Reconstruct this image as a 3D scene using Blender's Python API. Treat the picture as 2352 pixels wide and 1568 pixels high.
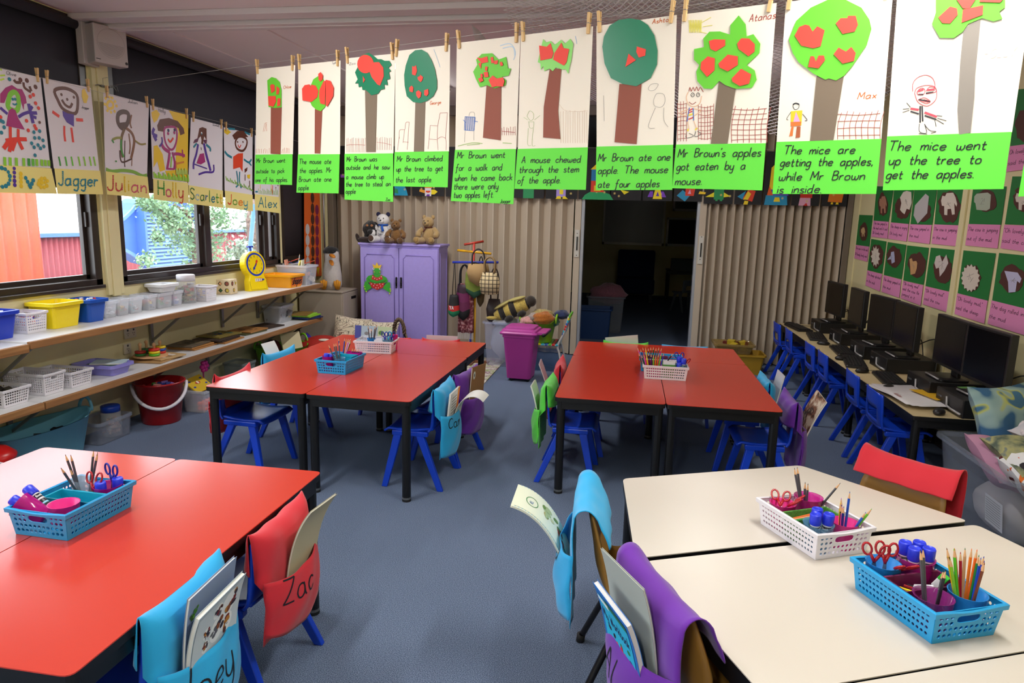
import bpy, math, random
from mathutils import Vector, Matrix
from math import sin, cos, pi, radians, sqrt
random.seed(7)
S = bpy.context.scene
COL = S.collection
for o in list(S.objects):
    bpy.data.objects.remove(o)

# ------------------------------------------------------------------ camera
F, PITCH, YAW, ROLL, EYE = 1568.0, 0.178719926, 0.167548160, 0.0247804784, 1.53006
_fw = Vector((-sin(YAW) * cos(PITCH), cos(YAW) * cos(PITCH), -sin(PITCH)))
_r0 = Vector((cos(YAW), sin(YAW), 0))
_u0 = _r0.cross(_fw)
_r = cos(ROLL) * _r0 + sin(ROLL) * _u0
_u = -sin(ROLL) * _r0 + cos(ROLL) * _u0
camd = bpy.data.cameras.new('camera')
camd.sensor_width = 36.0
camd.lens = F / 2352 * 36.0
camd.clip_start = 0.05
camd.clip_end = 200
cam = bpy.data.objects.new('camera', camd)
COL.objects.link(cam)
cam.matrix_world = Matrix(((_r.x, _u.x, -_fw.x, 0), (_r.y, _u.y, -_fw.y, 0), (_r.z, _u.z, -_fw.z, EYE), (0, 0, 0, 1)))
S.camera = cam

# ------------------------------------------------------------------ view, sky, lamps
S.view_settings.view_transform = 'Standard'
S.view_settings.look = 'None'
S.view_settings.exposure = 0.0
S.view_settings.gamma = 1.0
S.view_settings.use_curve_mapping = False
world = bpy.data.worlds.new('overcast_sky')
S.world = world
world.use_nodes = True
_bg = world.node_tree.nodes['Background']
_bg.inputs['Color'].default_value = (0.86, 0.93, 1.0, 1)
_bg.inputs['Strength'].default_value = 6.5
try:
    S.cycles.max_bounces = 7
    S.cycles.diffuse_bounces = 4
    S.cycles.transparent_max_bounces = 16
    S.cycles.sample_clamp_indirect = 6.0
    S.cycles.caustics_reflective = False
    S.cycles.caustics_refractive = False
except Exception:
    pass
LAMP_POWER = 20.0

# ------------------------------------------------------------------ materials
def lin(c):
    return c / 12.92 if c <= 0.04045 else ((c + 0.055) / 1.055) ** 2.4
def hx(s):
    return tuple(lin(int(s[i:i + 2], 16) / 255) for i in (0, 2, 4))
_mats = {}
def M(name, col, rough=0.55, metal=0.0, alpha=1.0, emit=0.0, spec=0.5, noise=0.0, nscale=60.0, bump=0.0, bscale=200.0, sheen=0.0):
    if name in _mats:
        return _mats[name]
    if isinstance(col, str):
        col = hx(col)
    m = bpy.data.materials.new(name)
    m.use_nodes = True
    nt = m.node_tree
    b = nt.nodes['Principled BSDF']
    b.inputs['Base Color'].default_value = (*col, 1)
    b.inputs['Roughness'].default_value = rough
    b.inputs['Metallic'].default_value = metal
    b.inputs['Specular IOR Level'].default_value = spec
    if alpha < 1:
        b.inputs['Alpha'].default_value = alpha
    if emit > 0:
        b.inputs['Emission Color'].default_value = (*col, 1)
        b.inputs['Emission Strength'].default_value = emit
    if sheen:
        b.inputs['Sheen Weight'].default_value = sheen
    if noise or bump:
        tc = nt.nodes.new('ShaderNodeTexCoord')
    if noise:
        n = nt.nodes.new('ShaderNodeTexNoise')
        n.inputs['Scale'].default_value = nscale
        n.inputs['Detail'].default_value = 3
        nt.links.new(tc.outputs['Object'], n.inputs['Vector'])
        r = nt.nodes.new('ShaderNodeMapRange')
        r.inputs['From Min'].default_value = 0.3
        r.inputs['From Max'].default_value = 0.7
        r.inputs['To Min'].default_value = 1 - noise
        r.inputs['To Max'].default_value = 1 + noise
        nt.links.new(n.outputs['Fac'], r.inputs['Value'])
        mx = nt.nodes.new('ShaderNodeVectorMath')
        mx.operation = 'SCALE'
        mx.inputs[0].default_value = col
        nt.links.new(r.outputs['Result'], mx.inputs['Scale'])
        nt.links.new(mx.outputs['Vector'], b.inputs['Base Color'])
    if bump:
        n2 = nt.nodes.new('ShaderNodeTexNoise')
        n2.inputs['Scale'].default_value = bscale
        n2.inputs['Detail'].default_value = 2
        nt.links.new(tc.outputs['Object'], n2.inputs['Vector'])
        bp = nt.nodes.new('ShaderNodeBump')
        bp.inputs['Strength'].default_value = bump
        bp.inputs['Distance'].default_value = 0.01
        nt.links.new(n2.outputs['Fac'], bp.inputs['Height'])
        nt.links.new(bp.outputs['Normal'], b.inputs['Normal'])
    _mats[name] = m
    return m
def ramp_mat(name, stops, texture='noise', scale=8.0, rough=0.6, vec=(1, 1, 1), detail=3.0, bump=0.0):
    """a pattern of flat or blended colours: stops = [(pos, hex)]"""
    if name in _mats:
        return _mats[name]
    m = M(name, stops[0][1], rough)
    nt = m.node_tree
    b = nt.nodes['Principled BSDF']
    tc = nt.nodes.new('ShaderNodeTexCoord')
    mp = nt.nodes.new('ShaderNodeMapping')
    mp.inputs['Scale'].default_value = vec
    nt.links.new(tc.outputs['Object'], mp.inputs['Vector'])
    if texture == 'voronoi':
        t = nt.nodes.new('ShaderNodeTexVoronoi')
        t.inputs['Scale'].default_value = scale
        nt.links.new(mp.outputs['Vector'], t.inputs['Vector'])
        sp = nt.nodes.new('ShaderNodeSeparateColor')
        nt.links.new(t.outputs['Color'], sp.inputs['Color'])
        out = sp.outputs[0]
    elif texture == 'wave':
        t = nt.nodes.new('ShaderNodeTexWave')
        t.inputs['Scale'].default_value = scale
        t.inputs['Distortion'].default_value = 6
        t.inputs['Detail'].default_value = detail
        nt.links.new(mp.outputs['Vector'], t.inputs['Vector'])
        out = t.outputs['Fac']
    else:
        t = nt.nodes.new('ShaderNodeTexNoise')
        t.inputs['Scale'].default_value = scale
        t.inputs['Detail'].default_value = detail
        nt.links.new(mp.outputs['Vector'], t.inputs['Vector'])
        out = t.outputs['Fac']
    cr = nt.nodes.new('ShaderNodeValToRGB')
    el = cr.color_ramp.elements
    while len(el) < len(stops):
        el.new(0.5)
    for e, (p, c) in zip(el, stops):
        e.position = p
        e.color = (*hx(c), 1)
    nt.links.new(out, cr.inputs['Fac'])
    nt.links.new(cr.outputs['Color'], b.inputs['Base Color'])
    if bump:
        bp = nt.nodes.new('ShaderNodeBump')
        bp.inputs['Strength'].default_value = bump
        bp.inputs['Distance'].default_value = 0.01
        nt.links.new(out, bp.inputs['Height'])
        nt.links.new(bp.outputs['Normal'], b.inputs['Normal'])
    return m
def P(hexc, rough=0.6):            # plain colour, cached by its value
    return M('paint_%s_%d' % (hexc, int(rough * 100)), hexc, rough)
def clear(name, col, alpha=0.3, rough=0.12):
    return M(name, col, rough, alpha=alpha)

# ------------------------------------------------------------------ mesh builder
class MB:
    def __init__(s, X=None, W=None):
        s.W = W
        s.v, s.f, s.mi, s.sm, s.mats, s.cur, s.X = [], [], [], [], [], 0, X
    def mat(s, m):
        if m not in s.mats:
            s.mats.append(m)
        s.cur = s.mats.index(m)
        return s
    def add(s, vs, fs, smooth=False, X=None):
        n = len(s.v)
        for p in vs:
            p = Vector(p)
            if X is not None:
                p = X @ p
            if s.W is not None:
                p = Vector(s.W(p))
            if s.X is not None:
                p = s.X @ p
            s.v.append(p)
        for f in fs:
            s.f.append([i + n for i in f])
            s.mi.append(s.cur)
            s.sm.append(smooth)
        return s
    def box(s, c, d, X=None):
        x, y, z = c
        a, b, e = d[0] / 2, d[1] / 2, d[2] / 2
        vs = [(x + i * a, y + j * b, z + k * e) for i in (-1, 1) for j in (-1, 1) for k in (-1, 1)]
        return s.add(vs, [(0, 1, 3, 2), (4, 6, 7, 5), (0, 4, 5, 1), (2, 3, 7, 6), (0, 2, 6, 4), (1, 5, 7, 3)], False, X)
    def prism(s, poly, z0, z1, X=None):
        n = len(poly)
        vs = [(p[0], p[1], z0) for p in poly] + [(p[0], p[1], z1) for p in poly]
        fs = [list(range(n))[::-1], list(range(n, 2 * n))] + [(i, (i + 1) % n, n + (i + 1) % n, n + i) for i in range(n)]
        return s.add(vs, fs, False, X)
    def tube(s, pts, r, n=8, closed=False, flat=1.0, X=None):
        pts = [Vector(p) for p in pts]
        k = len(pts)
        rs = r if isinstance(r, (list, tuple)) else [r] * k
        vs, fs, up = [], [], None
        for i, p in enumerate(pts):
            a = pts[(i - 1) % k] if closed or i > 0 else p
            b = pts[(i + 1) % k] if closed or i < k - 1 else p
            t = (b - a).normalized()
            if up is None:
                up = Vector((0, 0, 1)) if abs(t.z) < 0.9 else Vector((1, 0, 0))
            side = t.cross(up)
            side = side.normalized() if side.length > 1e-6 else t.orthogonal().normalized()
            up = side.cross(t).normalized()
            for j in range(n):
                a_ = 2 * pi * (j + 0.5) / n
                vs.append(p + side * cos(a_) * rs[i] + up * sin(a_) * rs[i] * flat)
        for i in range(k if closed else k - 1):
            for j in range(n):
                i2 = (i + 1) % k
                fs.append((i * n + j, i * n + (j + 1) % n, i2 * n + (j + 1) % n, i2 * n + j))
        if not closed:
            fs.append(list(range(n))[::-1])
            fs.append([(k - 1) * n + j for j in range(n)])
        return s.add(vs, fs, n > 5, X)
    def lathe(s, prof, n=20, c=(0, 0, 0), sx=1.0, sy=1.0, X=None, smooth=True):
        vs, fs = [], []
        for r, z in prof:
            for j in range(n):
                a = 2 * pi * j / n
                vs.append((c[0] + r * cos(a) * sx, c[1] + r * sin(a) * sy, c[2] + z))
        for i in range(len(prof) - 1):
            for j in range(n):
                fs.append((i * n + j, i * n + (j + 1) % n, (i + 1) * n + (j + 1) % n, (i + 1) * n + j))
        if prof[0][0] > 1e-5:
            fs.append(list(range(n))[::-1])
        if prof[-1][0] > 1e-5:
            fs.append([(len(prof) - 1) * n + j for j in range(n)])
        return s.add(vs, fs, smooth, X)
    def cyl(s, c, r, h, n=16, X=None):
        return s.lathe([(r, 0), (r, h)], n, c, X=X, smooth=False)
    def ball(s, c, r, nu=14, nv=9, X=None, fn=None):
        if not isinstance(r, (tuple, list)):
            r = (r, r, r)
        vs, fs = [], []
        for i in range(nv + 1):
            t = pi * i / nv
            for j in range(nu):
                a = 2 * pi * j / nu
                p = Vector((sin(t) * cos(a), sin(t) * sin(a), -cos(t)))
                k = fn(p) if fn else 1.0
                vs.append((c[0] + p.x * r[0] * k, c[1] + p.y * r[1] * k, c[2] + p.z * r[2] * k))
        for i in range(nv):
            for j in range(nu):
                fs.append((i * nu + j, i * nu + (j + 1) % nu, (i + 1) * nu + (j + 1) % nu, (i + 1) * nu + j))
        return s.add(vs, fs, True, X)
    def sheet(s, fn, nu, nv, smooth=True, X=None, skip=None):
        vs = [fn(i / nu, j / nv) for j in range(nv + 1) for i in range(nu + 1)]
        fs = [(j * (nu + 1) + i, j * (nu + 1) + i + 1, (j + 1) * (nu + 1) + i + 1, (j + 1) * (nu + 1) + i)
              for j in range(nv) for i in range(nu) if not (skip and skip(i, j))]
        return s.add(vs, fs, smooth, X)
    def loops(s, lps, cap0=True, cap1=True, smooth=False, X=None):
        n = len(lps[0])
        vs = [p for l in lps for p in l]
        fs = [(i * n + j, i * n + (j + 1) % n, (i + 1) * n + (j + 1) % n, (i + 1) * n + j) for i in range(len(lps) - 1) for j in range(n)]
        if cap0:
            fs.append(list(range(n))[::-1])
        if cap1:
            fs.append([(len(lps) - 1) * n + j for j in range(n)])
        return s.add(vs, fs, smooth, X)
    # flat drawing in the local XY plane, w = lift along local Z
    def poly(s, pts, w=0.0):
        return s.add([(p[0], p[1], w) for p in pts], [list(range(len(pts)))])
    def disc(s, x, y, rx, w=0.0, ry=None, n=10, rot=0.0):
        ry = ry or rx
        c_, s_ = cos(rot), sin(rot)
        return s.poly([(x + rx * cos(2 * pi * i / n) * c_ - ry * sin(2 * pi * i / n) * s_,
                        y + rx * cos(2 * pi * i / n) * s_ + ry * sin(2 * pi * i / n) * c_) for i in range(n)], w)
    def stroke(s, pts, width, w=0.0, smooth=True, closed=False):
        if s.W is not None and len(pts) == 2:
            pts = [(pts[0][0] + (pts[1][0] - pts[0][0]) * i / 8, pts[0][1] + (pts[1][1] - pts[0][1]) * i / 8) for i in range(9)]
        elif smooth and len(pts) > 2:
            pts = catmull(pts, 4, closed)
        k = len(pts)
        vs, fs = [], []
        for i in range(k):
            a = pts[i - 1] if i > 0 else (pts[k - 2] if closed else pts[0])
            b = pts[i + 1] if i < k - 1 else (pts[1] if closed else pts[i])
            dx, dy = b[0] - a[0], b[1] - a[1]
            l = sqrt(dx * dx + dy * dy) or 1.0
            h = (width[min(i * len(width) // k, len(width) - 1)] if isinstance(width, (list, tuple)) else width) / 2
            vs += [(pts[i][0] - dy / l * h, pts[i][1] + dx / l * h, w), (pts[i][0] + dy / l * h, pts[i][1] - dx / l * h, w)]
        for i in range(k - 1):
            fs.append((2 * i, 2 * i + 1, 2 * i + 3, 2 * i + 2))
        return s.add(vs, fs)
    def build(s, name, parent=None, m=None, solid=0.0, bevel=0.0, sub=0, loc=None):
        me = bpy.data.meshes.new(name)
        me.from_pydata([tuple(p) for p in s.v], [], s.f)
        for mm in (s.mats or [m]):
            if mm:
                me.materials.append(mm)
        if s.mats:
            me.polygons.foreach_set('material_index', s.mi)
        me.polygons.foreach_set('use_smooth', s.sm)
        me.update()
        o = bpy.data.objects.new(name, me)
        COL.objects.link(o)
        if parent is not None:
            o.parent = parent
        if loc is not None:
            o.location = loc
        if solid:
            q = o.modifiers.new('thickness', 'SOLIDIFY')
            q.thickness = solid
            q.offset = 0
        if bevel:
            q = o.modifiers.new('bevel', 'BEVEL')
            q.width = bevel
            q.segments = 2
            q.limit_method = 'ANGLE'
            q.angle_limit = radians(40)
        if sub:
            q = o.modifiers.new('subdivision', 'SUBSURF')
            q.levels = q.render_levels = sub
        return o

def catmull(pts, k=4, closed=False):
    n = len(pts)
    out = []
    d = len(pts[0])
    for i in range(n if closed else n - 1):
        p0 = pts[(i - 1) % n] if closed or i > 0 else pts[0]
        p1, p2 = pts[i], pts[(i + 1) % n]
        p3 = pts[(i + 2) % n] if closed or i < n - 2 else pts[n - 1]
        for j in range(k):
            t = j / k
            out.append(tuple(0.5 * (2 * p1[a] + (p2[a] - p0[a]) * t + (2 * p0[a] - 5 * p1[a] + 4 * p2[a] - p3[a]) * t * t
                                    + (3 * p1[a] - p0[a] - 3 * p2[a] + p3[a]) * t ** 3) for a in range(d)))
    out.append(tuple(pts[0] if closed else pts[-1]))
    return out

def tag(o, label, cat, group=None, kind=None):
    if label:
        o['label'] = label
    if cat:
        o['category'] = cat
    if group:
        o['group'] = group
    if kind:
        o['kind'] = kind
    return o
def thing(name, label, cat, loc=(0, 0, 0), rz=0.0, group=None):
    o = bpy.data.objects.new(name, None)
    o.empty_display_size = 0.05
    COL.objects.link(o)
    o.location = loc
    o.rotation_euler = (0, 0, rz)
    return tag(o, label, cat, group)
def struct(name, mb, m=None, **k):
    o = mb.build(name, None, m, **k)
    o['kind'] = 'structure'
    return o
_kids = {}
def dup(root, loc, rz=0.0, label=None, cat=None, group=None, swap=None):
    """a copy of a thing with copies of its parts (and of their parts)"""
    def cp(o, par):
        c = o.copy()
        COL.objects.link(c)
        if par is not None:
            c.parent = par
        if swap and c.type == 'MESH' and any(mm in swap for mm in c.data.materials):
            c.data = c.data.copy()
            for i, mm in enumerate(c.data.materials):
                if mm in swap:
                    c.data.materials[i] = swap[mm]
        for ch in o.children:
            cp(ch, c)
        return c
    r = cp(root, None)
    r.location = loc
    r.rotation_euler = (0, 0, rz)
    return tag(r, label, cat, group)

def frame(o, u, v):
    """matrix whose XY plane is spanned by u, v at o; local Z faces out"""
    u, v = Vector(u).normalized(), Vector(v).normalized()
    n = u.cross(v).normalized()
    v = n.cross(u)
    return Matrix(((u.x, v.x, n.x, o[0]), (u.y, v.y, n.y, o[1]), (u.z, v.z, n.z, o[2]), (0, 0, 0, 1)))
def RZ(a):
    return Matrix.Rotation(a, 4, 'Z')
def RX(a):
    return Matrix.Rotation(a, 4, 'X')
def RY(a):
    return Matrix.Rotation(a, 4, 'Y')
def TR(x, y, z):
    return Matrix.Translation((x, y, z))

def ray(px, py):
    return _fw + _r * ((px - 1176) / F) + _u * ((784 - py) / F)
def on_plane(px, py, P0, n):
    d = ray(px, py)
    O = Vector((0, 0, EYE))
    return O + d * ((Vector(P0) - O).dot(Vector(n)) / d.dot(Vector(n)))
def uv_of(X):
    """turns a measured sight line into local coordinates of the sheet with matrix X"""
    P0, n, inv = X.translation.copy(), X.col[2].to_3d(), X.inverted()
    def q(px, py):
        p = inv @ on_plane(px, py, P0, n)
        return (p.x, p.y)
    return q

# ------------------------------------------------------------------ handwriting
GL = {
 'a': '4,4 3,5 1,4.6 0,2.4 .6,.3 2,0 3.4,1.2 4,3.5|4,5 3.9,1.2 4.5,0', 'b': '0,10 0,0|0,3 1.4,5 3.2,4.8 4,2.6 3.2,.2 1.5,0 0,1.5',
 'c': '3.8,4 2.6,5 1,4.4 0,2.4 .9,.3 2.5,0 3.9,1', 'd': '4,4 3,5 1,4.6 0,2.4 .6,.3 2,0 3.4,1.2 4,3.5|4,10 3.9,1.2 4.5,0',
 'e': '.2,2.4 3.8,3 3.4,4.6 2.2,5 .7,4.2 0,2.2 .8,.3 2.4,0 3.9,1', 'f': '4,9.5 2.8,10 1.9,8.6 1.6,4 1.2,-2.6 0,-3.6|0,5 3.6,5',
 'g': '4,4 3,5 1,4.6 0,2.4 .6,.3 2,0 3.4,1.2 4,3.5|4,5 3.8,-1.5 2.6,-4 .4,-3.2', 'h': '0,10 0,0|0,3 1.6,5 3.2,4.6 3.6,3 3.6,0',
 'i': '0,5 0,0|0,7.2 .2,7.7', 'j': '1.5,5 1.4,-2 .6,-4 -.8,-3.4|1.5,7.2 1.7,7.7', 'k': '0,10 0,0|3.4,5 .2,2.4|1,3 3.8,0', 'l': '0,10 0,1 .8,0',
 'm': '0,5 0,0|0,3 1.3,5 2.4,4.6 2.6,3 2.6,0|2.6,3 3.9,5 5,4.6 5.3,3 5.3,0', 'n': '0,5 0,0|0,3 1.6,5 3.1,4.6 3.5,3 3.5,0',
 'o': '2,5 .5,4.2 0,2.4 .6,.4 2,0 3.5,.6 4,2.6 3.4,4.5 2,5', 'p': '0,5 0,-4.2|0,3 1.4,5 3.2,4.8 4,2.6 3.2,.2 1.5,0 0,1.5',
 'r': '0,5 0,0|0,2.8 1.2,4.8 2.8,4.8', 's': '3.3,4.4 2,5 .5,4.4 .6,3.2 2.8,2 3.2,.8 1.8,0 0,.6', 't': '1.2,8 1.1,1.2 2,0 3,.6|0,5 3,5',
 'u': '0,5 0,1.4 1.2,0 2.6,.6 3.6,2.4|3.6,5 3.6,0', 'v': '0,5 1.8,0|1.8,0 3.4,5', 'w': '0,5 .2,1 1.3,0 2.4,1 2.6,4|2.6,2 3.2,.2 4.2,0 5.2,2 5.2,5',
 'x': '0,5 3.4,0|3.4,5 0,0', 'y': '0,5 0,1.4 1.2,0 2.6,.6 3.6,2.4|3.6,5 3.3,-2 2.2,-4 .2,-3.2', 'z': '0,5 3.4,5|3.4,5 0,0|0,0 3.5,0', 'q': '4,5 4,-4|4,4 3,5 1,4.6 0,2.4 .6,.3 2,0 4,2',
 'A': '0,0 2.6,10|2.6,10 5,0|1,3.6 4.2,3.6', 'B': '0,0 0,10|0,10 3,9.8 3.8,7.6 2.6,5.6 0,5.4|0,5.4 3.4,5 4.4,2.6 3,.2 0,0', 'C': '5,8.6 3.4,10 1.2,9 0,5 1,1 3,0 5,1.4',
 'G': '5,8.6 3.4,10 1.2,9 0,5 1,1 3,0 5,1 5,4.4|5,4.4 3,4.4', 'H': '0,10 0,0|4.6,10 4.6,0|0,5.2 4.6,5.2', 'J': '3.4,10 3.2,2 2.2,0 .6,.3 0,1.8', 'L': '0,10 0,0|0,0 4,0',
 'M': '0,0 .6,10|.6,10 3,3|3,3 5.6,10|5.6,10 6.2,0', 'O': '3,10 .8,8.4 0,5 .8,1.2 3,0 5.2,1.4 6,5 5,8.8 3,10', 'R': '0,0 0,10|0,10 3,9.8 4,7.6 3,5.4 0,5|1.4,5 4.6,0',
 'S': '4.4,8.8 2.6,10 .6,9 .8,6.4 3.6,4.4 4.4,1.8 2.4,0 0,1.2', 'T': '3,10 2.6,0|0,10 6,10', 'Z': '0,10 5,10|5,10 0,0|0,0 5,0', 'E': '4,10 0,10|0,10 0,0|0,0 4,0|0,5.4 3.4,5.4',
 'K': '0,10 0,0|4,10 0,4.6|1.4,6 4.4,0', 'N': '0,0 0,10|0,10 4.6,0|4.6,0 4.6,10', 'Y': '0,10 2.4,5|4.8,10 2.4,5|2.4,5 2.4,0', 'W': '0,10 1.6,0|1.6,0 3,7|3,7 4.6,0|4.6,0 6.2,10', 'D': '0,0 0,10|0,10 3,9.4 4.8,5 3,.6 0,0',
 '.': '0,0 .3,.4', ',': '.4,.6 0,-1.4', "'": '.4,10 0,8', '"': '.4,10 0,8|1.6,10 1.2,8', '1': '0,8 1.6,10|1.6,10 1.6,0', '2': '0,8 1.6,10 3.4,8.6 3,6 0,0|0,0 3.8,0', '3': '0,9 2,10 3.4,8 1.4,5.4|1.4,5.4 3.8,4 3,.8 0,.6',
 '4': '2.6,10 0,3.4|0,3.4 4,3.4|3,6 3,0', '5': '3.4,10 .4,10|.4,10 .2,6|.2,6 2.6,6 3.6,3 2,0 0,.8', '6': '3,10 .6,5 .2,2 1.6,0 3.4,1.4 3,4 .6,3.6', '7': '0,10 3.6,10|3.6,10 1.2,0', '8': '1.8,5.4 .4,7.6 1.8,10 3.2,7.8 1.8,5.4 0,2.4 1.8,0 3.6,2.4 1.8,5.4', '9': '3.4,7 2,5.4 .4,6.4 .6,9 2,10 3.4,8.6 3.2,0', '0': '1.8,10 0,5 1.8,0 3.6,5 1.8,10',
}
_gp = {k: [[tuple(float(a) for a in q.split(',')) for q in st.split()] for st in v.split('|')] for k, v in GL.items()}
def text_width(t, sp=1.7, space=5.0):
    return sum(space if c == ' ' else max(p[0] for st in _gp[c] for p in st) + sp for c in t) - sp
def write(mb, t, x, y, h, pen, w=0.0012, shear=0.16, sp=1.7, space=5.0, fit=None, dots=None, rise=0.0, jit=0.0):
    """one line of pen writing; h = cap height; fit = width to fill; dots = list of materials for dabbed letters; rise = slope of the baseline"""
    k = h / 10
    kx = k if not fit else fit / text_width(t, sp, space)
    cx = 0.0
    n = 0
    for c in t:
        if c == ' ':
            cx += space
            continue
        if dots:
            mb.mat(dots[n % len(dots)])
        n += 1
        jy = random.uniform(-jit, jit)
        for st in _gp[c]:
            pts = [(x + (cx + p[0]) * kx + p[1] * k * shear, y + p[1] * k + jy + rise * (cx + p[0]) * kx) for p in st]
            if dots:
                pts = catmull(pts, 4) if len(pts) > 2 else pts
                nxt, run = 0.0, 0.0
                for a, b in zip(pts[:-1], pts[1:]):
                    L = sqrt((a[0] - b[0]) ** 2 + (a[1] - b[1]) ** 2)
                    while L > 0 and nxt <= run + L:
                        f = (nxt - run) / L
                        mb.disc(a[0] + (b[0] - a[0]) * f, a[1] + (b[1] - a[1]) * f, pen * random.uniform(.52, .7), w + (len(mb.f) % 40) * .00003, n=7)
                        nxt += pen * 1.2
                    run += L
            else:
                mb.stroke(pts, pen, w)
        cx += max(p[0] for st in _gp[c] for p in st) + sp

# ================================================================== THE ROOM
XL, XR, YB, ZC = -3.6, 2.25, 7.75, 2.74
YF, YR = -2.2, 14.6
m_wall = M('cream_paint', 'd9cfa0', 0.6, bump=0.04, bscale=90)
m_ceil = M('ceiling_paint', 'e6dede', 0.8, bump=0.05, bscale=60)
m_trimw = M('white_gloss_paint', 'd6cfd0', 0.4)
m_bronze = M('bronze_window_metal', '2a211d', 0.35, spec=0.6)
m_black = M('black_paint', '0b0b0d', 0.4)
m_glass = M('window_glass', 'dfeaf0', 0.03, alpha=0.07)
def carpet():
    m = M('blue_grey_carpet', '4a5a76', 0.95, spec=0.1)
    nt = m.node_tree
    b = nt.nodes['Principled BSDF']
    tc = nt.nodes.new('ShaderNodeTexCoord')
    n = nt.nodes.new('ShaderNodeTexNoise')
    n.inputs['Scale'].default_value = 330
    n.inputs['Detail'].default_value = 2
    n.inputs['Roughness'].default_value = 0.7
    nt.links.new(tc.outputs['Object'], n.inputs['Vector'])
    cr = nt.nodes.new('ShaderNodeValToRGB')
    e = cr.color_ramp.elements
    e[0].position, e[0].color = 0.32, (*hx('2e384a'), 1)
    e[1].position, e[1].color = 0.70, (*hx('98a6bd'), 1)
    q = e.new(0.5)
    q.color = (*hx('61708a'), 1)
    nt.links.new(n.outputs['Fac'], cr.inputs['Fac'])
    nt.links.new(cr.outputs['Color'], b.inputs['Base Color'])
    bp = nt.nodes.new('ShaderNodeBump')
    bp.inputs['Strength'].default_value = 0.5
    bp.inputs['Distance'].default_value = 0.004
    nt.links.new(n.outputs['Fac'], bp.inputs['Height'])
    nt.links.new(bp.outputs['Normal'], b.inputs['Normal'])
    return m
struct('floor', MB().box(((XL + XR) / 2, (YF + YR) / 2, -0.05), (XR - XL + .4, YR - YF + .3, 0.1)), carpet())
struct('ceiling', MB().box(((XL + XR) / 2, (YF + YR) / 2, ZC + 0.05), (XR - XL + .4, YR - YF + .3, 0.1)), m_ceil)
# left wall: dado below the windows, head above them, the posts between
WIN = [(-2.0, 1.55), (1.7, 4.19), (4.37, 6.66), (6.70, 7.50)]  # first window is unseen, continues the row, added for its daylight
SILL = 0.985
w = MB()
w.box((XL - .06, (YF + YB) / 2, SILL / 2), (.12, YB - YF, SILL))
w.box((XL - .06, (YF + YB) / 2, (2.735 + ZC) / 2), (.12, YB - YF, ZC - 2.735))
for a, b in ((YF, -2.0), (1.55, 1.7), (4.19, 4.37), (6.66, 6.70), (7.50, YB)):
    w.box((XL - .06, (a + b) / 2, (SILL + 2.735) / 2), (.12, b - a, 2.735 - SILL))
w.box((XL - .06, (YB + YR) / 2, ZC / 2), (.12, YR - YB, ZC))
struct('wall_left', w, m_wall)
t = MB()
t.box((XL + .012, 4.28, (2.69 + .93) / 2), (.03, .15, 2.69 - .93)).box((XL + .025, 4.28, 1.8), (.02, .07, 1.76))
struct('trim_1', t, m_wall, bevel=.003)
t = MB()
t.box((XL + .03, 7.62, 1.37), (.06, .22, 2.74)).box((XL + .07, 7.60, 1.37), (.03, .07, 2.74))
struct('trim_2', t, m_wall, bevel=.004)
struct('wall_right', MB().box((XR + .06, (YF + YR) / 2, ZC / 2), (.12, YR - YF, ZC)), m_wall)
for i, (y, wd) in enumerate(((5.25, .07), (7.55, .14), (2.5, .09))):
    struct('trim_%d' % (3 + i), MB().box((XR - .006, y, ZC / 2), (.014, wd, ZC)), m_wall, bevel=.003)
struct('wall_front', MB().box(((XL + XR) / 2, YF - .06, ZC / 2), (XR - XL + .3, .12, ZC)), m_wall)
struct('wall_back', MB().box(((XL + XR) / 2, YR + .06, ZC / 2), (XR - XL + .3, .12, ZC)), m_wall)
struct('baseboard_right', MB().box((XR - .008, (YF + YB) / 2, .05), (.016, YB - YF, .1)), m_bronze)
# ceiling beam and battens
b = MB()
b.box(((XL + XR) / 2, 4.27, 2.71), (XR - XL, .13, .06)).box(((XL + XR) / 2, 4.13, 2.722), (XR - XL, .12, .036))
b.box(((XL + XR) / 2, 4.27, 2.68), (XR - XL, .03, .012))
struct('trim_6', b, m_trimw, bevel=.004)
struct('trim_7', MB().box((-2.5, 6.04, 2.736), (.03, 3.4, .012)).box((-3.2, 6.04, 2.737), (.012, 3.4, .008)), m_ceil)
struct('trim_8', MB().box(((XL + XR) / 2, YB, 2.69), (XR - XL, .16, .1)), M('grey_track', '8d8580', .5), bevel=.004)
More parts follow.
